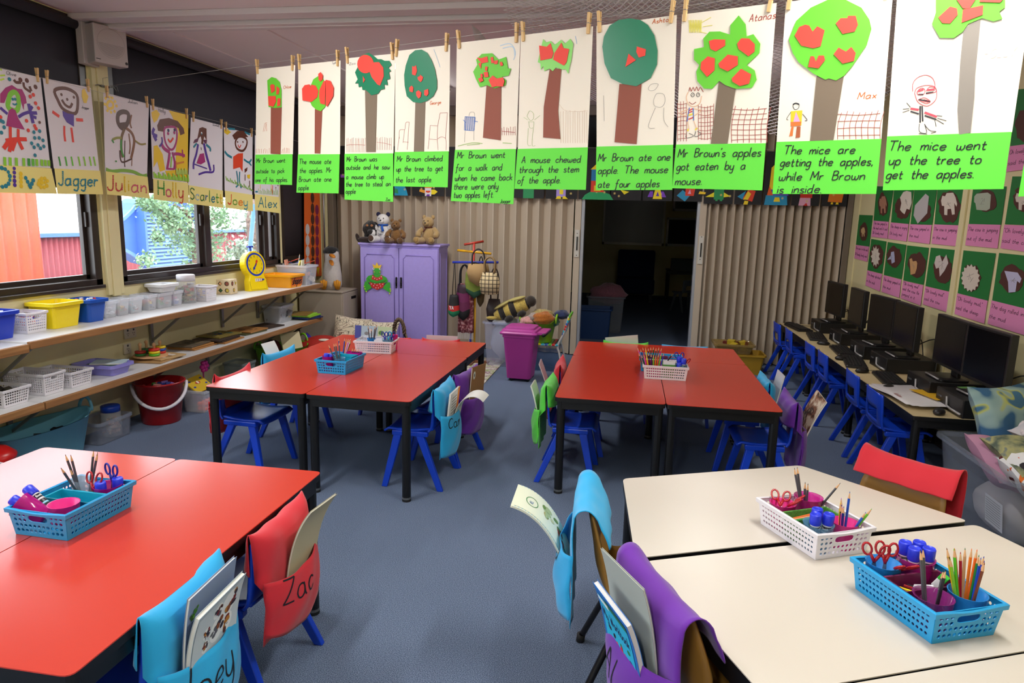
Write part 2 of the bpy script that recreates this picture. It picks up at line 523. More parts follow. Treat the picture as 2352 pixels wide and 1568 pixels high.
# windows: bronze sliding frames with panes
def window(n, y0, y1, mullions, pane=True):
    z0, z1 = SILL, 2.735
    f = MB()
    x = XL - .05
    for (ya, yb, za, zb) in ((y0, y1, z0, z0 + .065), (y0, y1, z1 - .06, z1), (y0, y0 + .06, z0, z1), (y1 - .06, y1, z0, z1)):
        f.box((x, (ya + yb) / 2, (za + zb) / 2), (.1, yb - ya, zb - za))
    f.box((XL + .005, (y0 + y1) / 2, z0 + .012), (.03, y1 - y0, .024))
    for ym in mullions:
        f.box((x, ym, (z0 + z1) / 2), (.07, .075, z1 - z0))
    o = struct('window_%d' % n, f, m_bronze, bevel=.004)
    ys = [y0] + list(mullions) + [y1]
    for a, c in zip(ys[:-1], ys[1:]):
        s_ = MB()
        a2, c2 = a + .05, c - .05
        for (ya, yb, za, zb) in ((a2, c2, z0 + .06, z0 + .095), (a2, c2, z1 - .09, z1 - .055), (a2, a2 + .04, z0 + .06, z1 - .06), (c2 - .04, c2, z0 + .06, z1 - .06)):
            s_.box((x - .012, (ya + yb) / 2, (za + zb) / 2), (.03, yb - ya, zb - za))
        s_.box((x + .012, c2 - .02, 1.45), (.02, .016, .1))
        s_.build('sash', o, m_bronze, bevel=.002)
        MB().box((x - .012, (a2 + c2) / 2, (z0 + z1) / 2), (.004, c2 - a2 - .05, z1 - z0 - .16)).build('pane', o, m_glass)
for i, (a, b_) in enumerate(WIN):
    window(i + 1, a, b_, [5.45, 6.42] if i == 2 else ([2.9] if i == 1 else ([-.2] if i == 0 else [])))
# blackout roller blinds
m_blind = M('dark_blind_fabric', '2b2b36', 0.7, bump=.03, bscale=400)
for (y0, y1, z0, lb) in ((1.715, 4.175, 1.66, 'dark blackout roller blind half down behind the two leftmost hanging name paintings'),
                         (4.385, 6.645, 1.66, 'dark blackout roller blind half down over the window with the louvred blue building outside'),
                         (6.72, 7.48, 1.06, 'dark brown blackout blind drawn right down in the corner behind the orange poster')):
    t = thing('roller_blind', lb, 'blind', (XL - .01, (y0 + y1) / 2, 2.66))
    L = y1 - y0
    d = z0 - 2.66
    MB().sheet(lambda u, v, L=L, d=d: (0.002 * sin(u * 9), (u - .5) * L, v * d), 24, 4).build('fabric', t, m_blind if z0 > 1.5 else M('brown_blind_fabric', '2c2328', .7), solid=.002)
    MB().tube([(.02, -L / 2, .025), (.02, L / 2, .025)], .03, 12).build('roller_tube', t, m_blind)
    MB().box((0, 0, d), (.014, L, .022)).build('bottom_bar', t, m_bronze, bevel=.002)
# fluorescent ceiling lights
m_lamp = M('lit_diffuser', (1.0, .97, .93), 0.4, emit=8.0)
for i, (x, y, pw, lb) in enumerate(((-1.85, 6.0, 1.7, 'fluorescent batten light on the ceiling seen between hanging tree pictures'),
                                ( 0.75, 5.9, .75, 'fluorescent batten light on the ceiling above the far right red tables'),
                                (-1.85, 2.2, 1.5, 'fluorescent batten light on the ceiling above the near left red tables'),
                                ( 0.75, 2.0, 1.8, 'fluorescent batten light on the ceiling above the white tables'),
                                (-0.55, -.8, 2.0, 'fluorescent batten light on the ceiling behind the photographer'))):
    t = thing('ceiling_light', lb, 'light', (x, y, ZC - .07))
    MB().box((0, 0, .05), (.16, 1.26, .04)).build('housing', t, m_trimw, bevel=.004)
    MB().box((0, 0, .012), (.13, 1.2, .036)).build('diffuser', t, m_lamp, bevel=.01)
    la = bpy.data.lights.new('tube_light', 'AREA')
    la.shape = 'RECTANGLE'
    la.size, la.size_y = .13, 1.2
    la.energy = LAMP_POWER * pw
    la.color = (1, .985, .96)
    lo = bpy.data.objects.new('tube_light', la)
    COL.objects.link(lo)
    lo.parent = t
    lo.location = (0, 0, -.012)

# folding partition walls
m_fold = M('beige_vinyl', 'bdae9a', 0.55, bump=.03, bscale=300)
m_alu = M('aluminium_edge', 'a9adb6', 0.35, metal=.4)
m_plate = M('pale_latch_plate', 'c9c6bd', .4)
def folding(n, xa, xb, folds, amp, rim, zt=2.64):
    w = MB()
    pts = []
    k = (xb - xa) / folds
    for i in range(folds):
        x = xa + i * k
        pts += [(x, YB + amp / 2), (x + .03 * k, YB + amp / 2), (x + .60 * k, YB - amp / 2), (x + .66 * k, YB - amp / 2)]
    n_ = len(pts)
    w.add([(p[0], p[1], .012) for p in pts] + [(p[0], p[1], zt) for p in pts], [(i, i + 1, n_ + i + 1, n_ + i) for i in range(n_ - 1)])
    o = struct('door_%d' % n, w, m_fold, solid=.006)
    p = MB().box((rim, YB, (zt + .012) / 2), (.035, .1, zt - .012))
    p.build('closing_post', o, m_alu, bevel=.004)
    s_ = 1 if rim < 0 else 1
    p = MB()
    q = rim - (.055 if rim < 0 else -.045)
    p.box((q, YB - .045, zt / 2), (.07, .02, zt - .02))
    p.build('edge_panel', o, m_fold, bevel=.003)
    l = MB()
    l.mat(m_plate).box((q, YB - .061, 1.27 if rim < 0 else 1.24), (.05, .012, .3))
    l.mat(m_black).box((q + .002, YB - .070, 1.27 if rim < 0 else 1.24), (.014, .012, .15))
    for dz in (-.12, .12):
        l.tube([(q, YB - .07, 1.26 + dz), (q, YB - .064, 1.26 + dz)], .005, 6)
    l.build('latch', o)
folding(1, -3.46, -.60, 22, .075, -.54)
folding(2, .76, 2.20, 17, .10, .70)
struct('trim_9', MB().box((2.215, YB, 1.32), (.06, .12, 2.64)), M('taupe_post', '75695c', .5), bevel=.004)
struct('trim_10', MB().box((-3.50, YB - .02, 1.32), (.07, .1, 2.64)), M('taupe_post', '75695c', .5), bevel=.004)

# ================================================================== OUTSIDE THE WINDOWS
def corrugated(y0, y1, z0, z1, x, pitch, amp, X=None):
    n = max(4, int((y1 - y0) / pitch * 6))
    b = MB(X)
    b.sheet(lambda u, v: (x + amp * sin(u * (y1 - y0) / pitch * 2 * pi), y0 + u * (y1 - y0), z0 + v * (z1 - z0)), n, 1)
    return b
m_orange = M('orange_red_cladding', 'f0522f', .5)
m_maroon = M('maroon_fence_metal', '8f2d38', .5)
m_blue = M('blue_steel', '3f6ec4', .5)
X1 = -9.0
e1 = on_plane(79, 444, (X1, 0, 0), (1, 0, 0))
t = tag(corrugated(e1.y - 6, e1.y, -1, 2.5, X1, .22, .025).build('metal_building', None, m_orange, solid=.01), 'orange red corrugated building outside the left window', 'building')
X2 = -10.5
f1 = on_plane(140, 543, (X2, 0, 0), (1, 0, 0))
t = thing('fence', 'maroon corrugated fence with blue capping outside the windows', 'fence', (X2, 8, -1))
corrugated(0, 24, 0, f1.z + 1, 0, .12, .02).build('panel', t, m_maroon, solid=.01)
MB().box((.02, 12, f1.z + 1.03), (.12, 24, .07)).build('capping', t, m_blue)
# the ground outside
struct('ground', MB().box((-9, 10, -1.05), (10.4, 40, .1)), M('pale_paving', 'a8a49c', .9))
# louvred blue plant room with curved flanks
X3 = -7.6
q3 = lambda px, py: on_plane(px, py, (X3, 0, 0), (1, 0, 0))
t = thing('plant_room', 'blue steel housing with horizontal louvres and curved flanks outside the window', 'building', (X3, 0, 0))
pts = [(252, 528), (268, 512), (286, 498), (302, 482), (313, 466), (322, 457), (352, 452), (412, 460), (440, 470), (446, 520), (446, 560), (440, 590), (420, 604), (392, 612), (362, 611), (336, 604), (312, 590), (288, 576), (262, 566), (246, 560)]
P3 = [q3(*p) for p in pts]
FR = frame((0, 0, 0), (0, 1, 0), (0, 0, 1))
MB(FR).prism([(p.y, p.z) for p in P3], -.3, 0).build('shell', t, m_blue, bevel=.02)
MB(FR).stroke([(p.y, p.z) for p in P3], .05, .02, closed=True).build('edge_trim', t, M('blue_edge', '5f8cd8', .4), solid=.03)
MB().box((-.16, (P3[5].y + P3[9].y) / 2 , -.2), (.26, .8, 1.7)).build('pedestal', t, m_blue)
a, c = q3(314, 478), q3(441, 596)
ns = 15
lv = MB()
for i in range(ns):
    z = c.z + (a.z - c.z) * (i + .5) / ns
    lv.box((.07, (a.y + c.y) / 2, 0), (.12, c.y - a.y, .012), TR(0, 0, z) @ Matrix.Rotation(radians(35), 4, 'Y'))
lv.build('louvres', t, M('louvre_blue', '86aee6', .35))
MB().box((.012, (a.y + c.y) / 2, (a.z + c.z) / 2), (.02, c.y - a.y, a.z - c.z)).build('louvre_gap_shade', t, M('dark_void', '141c38', .8))  # dark sheet painted in for the shade between the slats
tr = MB()
for (ya, yb, za, zb) in ((a.y - .05, a.y, c.z, a.z), (c.y, c.y + .05, c.z, a.z), (a.y - .05, c.y + .05, a.z, a.z + .05)):
    tr.box((.08, (ya + yb) / 2, (za + zb) / 2), (.16, yb - ya, zb - za))
tr.build('louvre_frame', t, m_blue)
# trees
m_leaf = ramp_mat('pale_green_leaves', [(.3, '3f6a48'), (.55, '7ea47e'), (.75, 'b9cfb0')], scale=5, rough=.5)
m_bark = ramp_mat('brown_bark', [(.3, '4a3a34'), (.7, '8a7468')], scale=20, rough=.9)
def tree(name, label, base, clumps, trunk, m, n, size):
    t = thing(name, label, 'tree', base)
    L = MB()
    B = Vector(base)
    for i in range(n):
        c, r = random.choice(clumps)
        p = Vector((random.gauss(0, 1), random.gauss(0, 1), random.gauss(0, 1))) * r * .5 + c - B
        a = Vector((random.uniform(-1, 1), random.uniform(-1, 1), random.uniform(-1, 1))).normalized()
        b = a.orthogonal().normalized()
        s_ = size * random.uniform(.6, 1.3)
        L.add([p - a * s_, p - b * s_ * .5, p + a * s_, p + b * s_ * .5], [(0, 1, 2, 3)])
    L.build('foliage', t, m)
    T = MB()
    for pts, r in trunk:
        T.tube([Vector(p) - B for p in pts], r, 8)
    T.build('trunk', t, m_bark)
qx = lambda px, py, X: on_plane(px, py, (X, 0, 0), (1, 0, 0))
XT = -6.2
cl = [(qx(*p, XT), r) for p, r in (((350, 470), .16), ((375, 476), .18), ((392, 490), .18), ((405, 520), .22), ((412, 550), .24), ((385, 515), .12), ((430, 500), .28), ((430, 540), .26), ((452, 470), .25), ((490, 500), .22), ((492, 540), .22), ((488, 575), .2), ((332, 463), .1), ((362, 545), .08), ((335, 597), .1), ((505, 490), .2), ((444, 580), .2))]
bs = qx(450, 640, XT)
tree('garden_tree', 'leafy pale green tree in front of the blue louvres outside', (bs.x, bs.y, -1.0), cl,
     [([(bs.x, bs.y, -1), qx(448, 560, XT), qx(432, 490, XT), qx(400, 470, XT)], [.06, .05, .035, .015]), ([qx(440, 540, XT), qx(400, 520, XT), qx(360, 470, XT)], [.03, .02, .01]), ([qx(448, 560, XT), qx(492, 500, XT)], [.03, .015])], m_leaf, 3000, .032)
XT = -8.8
bs = qx(600, 650, XT)
cl = [(qx(*p, XT), r) for p, r in (((600, 500), .5), ((605, 545), .5), ((598, 585), .4), ((620, 520), .5), ((560, 585), .35), ((545, 592), .3))]
tree('garden_tree', 'grey green tree with a thick brown trunk at the right end of the window', (bs.x, bs.y, -1.0), cl,
     [([(bs.x, bs.y, -1), qx(594, 600, XT), qx(588, 550, XT), qx(582, 505, XT), qx(590, 450, XT)], [.3, .26, .2, .17, .12])], ramp_mat('grey_green_leaves', [(.3, '586b58'), (.7, 'a9b7a4')], scale=6), 1800, .07)
a, c = qx(584, 470, -8.0), qx(572, 600, -8.0)
tag(MB().tube([a, c, (c.x, c.y, -1)], .045, 10).build('drain_pipe', None, m_blue), 'blue downpipe standing outside the right pane beside the tree trunk', 'pipe')

# ================================================================== TABLES
TH = 0.568
m_red = M('red_laminate', 'c93a28', 0.24, spec=0.8)
m_white_top = M('cream_laminate', 'cfc6ba', 0.33, spec=0.5)
m_beige_top = M('beige_laminate', 'cbb78c', 0.4)
m_cap = M('black_rubber', '101012', .7)
m_steel = M('worn_steel', '8a8a88', .35, metal=.8)
def rounded(poly, r, k=4):
    out = []
    n = len(poly)
    for i in range(n):
        p, a, b = Vector(poly[i]), Vector(poly[i - 1]), Vector(poly[(i + 1) % n])
        u, v = (a - p).normalized(), (b - p).normalized()
        s, e = p + u * r, p + v * r
        for j in range(k + 1):
            t = j / k
            q = s * (1 - t) ** 2 + p * 2 * t * (1 - t) + e * t * t
            out.append((q.x, q.y))
    return out
def inset(poly, d):
    c = sum((Vector(p) for p in poly), Vector((0, 0))) / len(poly)
    n = len(poly)
    out = []
    for i in range(n):
        p, a, b = Vector(poly[i]), Vector(poly[i - 1]), Vector(poly[(i + 1) % n])
        u, v = (a - p).normalized(), (b - p).normalized()
        bis = (u + v).normalized()
        s = bis.x * u.y - bis.y * u.x
        out.append(p + bis * d / max(abs(s), .2))
    return [(q.x, q.y) for q in out]
def make_table(name, label, poly, loc, rz, mtop, H, group, r=.025, cat='table'):
    """poly counter-clockwise in local coordinates"""
    t = thing(name, label, cat, loc, rz, group)
    MB().prism(rounded(poly, r), H - .003, H).build('tabletop', t, mtop)
    MB().prism(rounded(poly, r), H - .026, H - .0031).build('edge_band', t, m_black)
    p2 = inset(poly, .022)
    rails = MB()
    for i in range(len(p2)):
        a, b = Vector(p2[i]), Vector(p2[(i + 1) % len(p2)])
        d = b - a
        rails.box((0, 0, 0), (d.length - .03, .022, .045), TR((a.x + b.x) / 2, (a.y + b.y) / 2, H - .0488) @ RZ(math.atan2(d.y, d.x)))
    rails.build('frame', t, m_black, bevel=.002)
    for p in inset(poly, .034):
        l = MB()
        l.mat(m_black).cyl((p[0], p[1], .02), .0235, H - .0462, 16)
        l.build('leg', t)
        MB().mat(m_steel).cyl((p[0], p[1], .012), .0242, .012, 16).mat(m_cap).cyl((p[0], p[1], 0), .0245, .013, 16).build('leg_cap', t)
    return t
R12 = [(0, 0), (.598, 0), (.598, 1.198), (0, 1.198)]
def rect(w, d):
    return [(0, 0), (w, 0), (w, d), (0, d)]
GR = 'red school tables'
def grp(x, y, a):
    return lambda u, v: (x + cos(a) * u - sin(a) * v, y + sin(a) * u + cos(a) * v, 0)
aL, aR = -.0168, .002
gL, gR = grp(-2.297, 3.352, aL), grp(-.368, 3.637, aR)
make_table('school_table', 'red topped school table on the left of the middle group, nearest the shelves', R12, gL(0, 0), aL, m_red, TH, GR)
make_table('school_table', 'red topped school table of the middle group beside the cyan chair bag', R12, gL(.602, 0), aL, m_red, TH, GR)
make_table('school_table', 'red topped school table set crosswise before the purple cupboard', rect(1.198, .598), gL(0, 1.202), aL, m_red, TH, GR)
make_table('school_table', 'red topped school table beside the lime green chair bag', R12, gR(0, 0), aR, m_red, TH, GR)
make_table('school_table', 'red topped school table of the right group, nearest the computers', R12, gR(.602, 0), aR, m_red, TH, GR)
make_table('school_table', 'red topped school table set crosswise before the dark doorway', rect(1.198, .598), gR(0, 1.202), aR, m_red, TH, GR)
make_table('school_table', 'big red topped school table in the left foreground beside the red chair bag', R12, (-1.70, 1.10, 0), .004, m_red, TH, GR)
make_table('school_table', 'red topped school table at the left edge of the photo, pale with window glare', R12, (-2.302, 1.098, 0), .004, m_red, TH, GR)
GW = 'cream school tables'
make_table('school_table', 'cream topped trapezium school table holding the white pencil basket', [(0, 0), (1.105, .505), (.667, .938), (-.044, .62)], (.061, 1.877, 0), 0, m_white_top, TH, GW)
aW = math.atan2(.412, .911)
make_table('school_table', 'cream topped rectangular school table holding the big blue pencil basket', rect(1.2, .575), (.085 + .412 * .575, 1.862 - .911 * .575, 0), aW, m_white_top, TH, GW)
make_table('school_table', 'cream topped school table in the bottom right corner of the photo', rect(1.2, .575), (.085 + .412 * 1.158, 1.862 - .911 * 1.158, 0), aW, m_white_top, TH, GW)
GD = 'computer desks along the right wall'
DH = .49
for y, lb in ((4.05, 'low beige computer desk nearest the camera beside the cushion tub'), (5.252, 'low beige computer desk in the middle of the row'), (6.454, 'low beige computer desk at the far end by the folding wall')):
    make_table('computer_desk', lb, rect(.6, 1.198), (1.62, y, 0), 0, m_beige_top, DH, GD, r=.012, cat='desk')

# ================================================================== CHAIRS
m_cblue = M('blue_chair_plastic', '0f3fc4', 0.32, spec=0.5)
def make_chair():
    t = thing('plastic_chair', None, None)
    def seat(u, v):          # u along depth front->rear, v across
        x = .165 - u * .28
        y = (v - .5) * (.33 - .02 * u)
        e = abs(v - .5) * 2
        z = .338 + .010 * e ** 3 - .012 * sin(pi * min(1, u * 1.1)) - (.022 * (1 - u / .12) ** 2 if u < .12 else 0)
        return (x, y, z)
    MB().sheet(seat, 12, 10).build('seat', t, m_cblue, solid=.012)
    prof = catmull([(-.105, .335), (-.120, .355), (-.126, .40), (-.130, .47), (-.136, .535), (-.140, .555)], 3)
    def back(u, v):          # u across, v upward
        i = v * (len(prof) - 1)
        k = min(int(i), len(prof) - 2)
        f = i - k
        px = prof[k][0] * (1 - f) + prof[k + 1][0] * f
        pz = prof[k][1] * (1 - f) + prof[k + 1][1] * f
        e = (u - .5) * 2
        w = .335 - .02 * v - (.045 * ((v - .9) / .1) ** 2 if v > .9 else 0)
        return (px - .02 * (1 - e * e) * min(1, v * 2) + .012, e * w / 2, pz - (.012 * e ** 4 if v > .9 else 0))
    MB().sheet(back, 16, 16, skip=lambda i, j: 3 <= i <= 12 and 5 <= j <= 8).build('backrest', t, m_cblue, solid=.011)
    for s in (-1, 1):
        def leg(x0, x1, y0, y1, w0, w1):
            L = []
            for (x, y, z, w) in ((x0, y0, .325, w0), ((x0 * 2 + x1) / 3, (y0 * 2 + y1) / 3, .215, (w0 * 2 + w1) / 3), (x1, y1, 0, w1)):
                L.append([(x - w / 2, y - w * .35, z), (x + w / 2, y - w * .35, z), (x + w / 2, y + w * .35, z), (x - w / 2, y + w * .35, z)])
            return MB().loops(L)
        leg(.085, .158, s * .146, s * .182, .046, .034).build('leg', t, m_cblue, bevel=.004)
        leg(-.035, -.172, s * .146, s * .186, .046, .034).build('leg', t, m_cblue, bevel=.004)
        MB().box((.015, s * .150, .318), (.21, .036, .030)).build('side_rail', t, m_cblue, bevel=.006)
    return t
chair0 = make_chair()
_used = []
def place_chair(x, y, rz, label, group):
    if not _used:
        _used.append(1)
        chair0.location = (x, y, 0)
        chair0.rotation_euler = (0, 0, rz)
        return tag(chair0, label, 'chair', group)
    return dup(chair0, (x, y, 0), rz, label, 'chair', group)
GC = 'blue plastic chairs at the red tables'
CH = {}
for key, x, y, rz, lb in (
    ('zac', -1.20, 1.90, pi + .02, 'blue plastic chair wearing the red bag in the left foreground'),
    ('joey', -1.23, 1.46, pi + .05, 'blue plastic chair wearing the cyan bag in the bottom left foreground'),
    ('cyanL', -1.16, 3.72, pi, 'blue plastic chair wearing the cyan bag right of the middle tables'),
    ('purpL', -1.115, 4.13, pi - .18, 'blue plastic chair wearing the purple bag right of the middle tables'),
    ('redL', -2.19, 3.66, -.05, 'blue plastic chair wearing the red bag left of the middle tables'),
    ('cyanL2', -2.26, 4.33, -.12, 'blue plastic chair wearing the cyan bag left of the middle tables'),
    ('backL', -1.43, 5.00, -pi / 2 + .05, 'blue plastic chair behind the middle tables with the white folder'),
    ('backL2', -1.82, 5.00, -pi / 2, 'blue plastic chair behind the middle tables below the wicker handle'),
    ('greenR', -.305, 3.99, 0, 'blue plastic chair wearing the lime green bag'),
    ('redR', -.29, 4.50, .06, 'blue plastic chair wearing the red bag beside the lime green one'),
    ('purpR', .80, 3.94, pi, 'blue plastic chair wearing the purple bag right of the right tables'),
    ('cyanR', .75, 4.42, pi, 'blue plastic chair wearing the cyan bag right of the right tables'),
    ('backR', .0, 5.32, -pi / 2, 'blue plastic chair wearing the lime bag with the white folder behind the right tables'),
    ('backR2', .46, 5.32, -pi / 2, 'blue plastic chair wearing the cyan bag behind the right tables')):
    CH[key] = place_chair(x, y, rz, lb, GC)
GK = 'blue plastic chairs at the computers'
for i, (x, y) in enumerate(((1.65, 4.395), (1.67, 4.895), (1.66, 5.61), (1.66, 6.02), (1.655, 6.79), (1.63, 7.21))):
    place_chair(x, y, random.uniform(-.05, .05), ['blue plastic chair at the computers, nearest the camera', 'blue plastic chair at the computers, second from the camera', 'blue plastic chair at the computers, third from the camera', 'blue plastic chair at the computers, fourth from the camera', 'blue plastic chair at the computers, second from the folding wall', 'blue plastic chair at the computers, right against the folding wall'][i], GK)
# brown shell chairs on black tube legs
m_brown = M('brown_shell_plastic', 'a07430', 0.45, bump=.05, bscale=500)
m_btube = M('black_gloss_tube', '141214', .25)
def make_brown():
    t = thing('shell_chair', None, None)
    prof = catmull([(.20, .352), (.17, .372), (.06, .366), (-.06, .358), (-.135, .378), (-.170, .44), (-.185, .53), (-.205, .635)], 4)
    wid = catmull([(.34,), (.37,), (.37,), (.365,), (.34,), (.31,), (.31,), (.26,)], 4)
    n = len(prof)
    def sh(u, v):
        i = v * (n - 1)
        k = min(int(i), n - 2)
        f = i - k
        x = prof[k][0] * (1 - f) + prof[k + 1][0] * f
        z = prof[k][1] * (1 - f) + prof[k + 1][1] * f
        w = wid[k][0] * (1 - f) + wid[k + 1][0] * f
        e = (u - .5) * 2
        lift = (.035 if v < .8 else .035 - .1 * (v - .8)) * abs(e) ** 3
        s = max(0, min(1, (v - .45) / .25))
        return (x + lift * s, e * w / 2, z + lift * (1 - s) * (1 if v > .08 else .3))
    MB().sheet(sh, 14, 30).build('shell', t, m_brown, solid=.007)
    f = MB()
    for s in (-1, 1):
        f.tube(catmull([(.13, s * .12, .335), (.0, s * .125, .33), (-.12, s * .12, .335)], 3), .011, 10)
    f.tube([(.02, -.125, .33), (.02, .125, .33)], .011, 10)
    f.build('under_frame', t, m_btube)
    for s in (-1, 1):
        for x0, x1 in ((.10, .20), (-.08, -.215)):
            MB().mat(m_btube).tube(catmull([(x0 * .3, s * .10, .318), (x0, s * .135, .308), (x0 + (x1 - x0) * .25, s * .15, .25), (x1, s * .19, .012)], 5), .0115, 10).mat(m_cap).tube([(x1 - (x1 - x0) * .03, s * .1885, .03), (x1 + .001, s * .1905, .0)], .0155, 10).build('leg', t)
    return t
br = make_brown()
br.location = (.115, 2.12, 0)
br.rotation_euler = (0, 0, .04)
tag(br, 'brown shell chair on black tube legs wearing the cyan bag, left of the cream tables', 'chair', 'brown shell chairs')
CH['bcyan'] = br
ca = aW
CH['bpurp'] = dup(br, (.307, 1.68, 0), ca, 'brown shell chair wearing the purple bag at the cream tables', 'chair', 'brown shell chairs')
cr = math.atan2(-.711, -.703)
CH['bred'] = dup(br, (.96, 2.58, 0), cr, 'brown shell chair wearing the red bag behind the cream tables', 'chair', 'brown shell chairs')

# ================================================================== WALL SHELVES
m_melamine = M('white_melamine', 'dcdcde', .35)
m_pine = ramp_mat('pine_edge', [(.25, '7d5530'), (.6, '9b6d40'), (.85, 'b98a58')], texture='noise', scale=9, vec=(1, .25, 6), rough=.6)
m_bracket = M('grey_bracket_metal', '8a8884', .4, metal=.5)
def shelf(label, y0, y1, z, th, x1=-3.2):
    t = thing('wall_shelf', label, 'shelf', (XL, (y0 + y1) / 2, z))
    MB().box(((x1 - XL) / 2 - .012, 0, -th / 2), (x1 - XL - .024, y1 - y0, th)).build('board', t, m_melamine, bevel=.002)
    MB().box((x1 - XL - .0118, 0, -th / 2 - .0008), (.024, y1 - y0, th + .001)).build('front_edge', t, m_pine, bevel=.003)
    if y1 > 6:
        MB().box(((x1 - XL) / 2 - .012, (y1 - y0) / 2 + .002, -th / 2), (x1 - XL - .024, .004, th)).build('end_edge', t, m_pine)
    return t
s1 = shelf('long white topped upper shelf under the windows carrying the toy tubs', 3.165, 6.80, .80, .04)
s2 = shelf('white topped upper shelf at the left edge of the photo', 1.6, 3.155, .79, .045)
s3 = shelf('long white topped lower shelf carrying the puzzles and white baskets', 3.225, 6.77, .445, .04)
s4 = shelf('white topped lower shelf at the left edge of the photo', 1.6, 3.215, .445, .04)
def bracket(par, y, z, th, up, down):
    y -= par.location.y
    b = MB()
    b.box((.012, y, -(th + down) / 2 - th / 2 + up / 2), (.018, .03, down + up))
    b.build('upright', par, m_bracket)
    b = MB()
    b.tube([(.02, y, -th - down * .85), (.28, y, -th - .012)], .012, 4)
    b.box((.17, y, -th - .006), (.33, .028, .012))
    b.build('brace', par, m_bracket)
for par, ys in ((s1, (3.30, 4.62, 5.55, 6.15, 6.68)), (s3, (3.35, 4.45, 5.30, 6.1, 6.65)), (s2, (2.2,)), (s4, (2.2,))):
    for y in ys:
        bracket(par, y, 0, .04, 0, .26 if par in (s1, s2) else .24)

# ================================================================== PURPLE CUPBOARD, FILING CABINET
m_lilac = M('lilac_paint', 'a08fd6', .45, noise=.03, nscale=30)
m_lilac2 = M('lilac_paint_line', '8f7cc6', .5)
t = thing('cupboard', 'lilac painted two door cupboard with soft toys on top', 'cupboard', (-2.50, 7.40, 0))
W, D, Hc = .90, .36, 1.225
MB().box((0, 0, (Hc - .03) / 2 + .02), (W, D, Hc - .07)).build('carcass', t, m_lilac, bevel=.004)
b = MB()
b.box((0, 0, Hc - .035), (W + .015, D + .015, .02)).box((0, 0, Hc - .0125), (W + .04, D + .04, .025))
b.build('cornice', t, m_lilac, bevel=.006)
MB().box((0, .01, .03), (W - .04, D - .04, .06)).build('plinth', t, m_lilac)
# moulded side panel
sd = MB()
for (yc, zc, dy, dz) in ((-.13, .63, .008, 1.0), (.13, .63, .008, 1.0), (0, 1.13, .26, .008), (0, .13, .26, .008)):
    sd.box((W / 2 + .003, yc, zc), (.006, dy, dz))
sd.build('side_moulding', t, m_lilac, bevel=.002)
m_hinge = M('dark_bronze_handle', '221d24', .4, metal=.5)
for s in (-1, 1):
    xc = s * .2235
    d = MB().box((xc, -D / 2 - .009, .61), (.44, .018, 1.13)).build('door', t, m_lilac, bevel=.003)
    mo = MB()
    w2, h2, z0 = .345, .98, .61
    pts = [(xc - w2 / 2 + .03, z0 + h2 / 2), (xc + w2 / 2 - .03, z0 + h2 / 2), (xc + w2 / 2 - .02, z0 + h2 / 2 - .02), (xc + w2 / 2, z0 + h2 / 2 - .035), (xc + w2 / 2, z0 - h2 / 2), (xc - w2 / 2, z0 - h2 / 2), (xc - w2 / 2, z0 + h2 / 2 - .035), (xc - w2 / 2 + .02, z0 + h2 / 2 - .02)]
    mo.tube([(p[0], -D / 2 - .018, p[1]) for p in pts], .006, 6, closed=True)
    mo.build('moulding', d, m_lilac2)
    hb = MB()
    hx_ = s * .027
    hb.box((hx_, -D / 2 - .021, .80), (.02, .006, .10)).tube([(hx_, -D / 2 - .036, .835), (hx_, -D / 2 - .042, .80), (hx_, -D / 2 - .036, .765)], .006, 6)
    for dz in (-.05, .05, 0):
        hb.ball((hx_, -D / 2 - .024, .80 + dz), .012, 8, 6)
    hb.build('handle', d, m_hinge)
# filing cabinet
m_file = M('beige_filing_metal', 'a89c8e', .5)
t = thing('filing_cabinet', 'beige metal filing cabinet in the corner beneath the penguin', 'cabinet', (-3.32, 7.18, 0))
MB().box((0, 0, .34), (.50, .42, .68)).build('carcass', t, m_file, bevel=.006)
MB().box((.0, 0, .69), (.52, .44, .02)).build('top', t, m_file, bevel=.006)
for z in (.52, .19):
    d = MB().box((.257, 0, z), (.016, .40, .31)).build('drawer', t, m_file, bevel=.004)
    MB().box((.2655, .08, z + .09), (.006, .13, .03)).build('handle', d, m_black, bevel=.003)

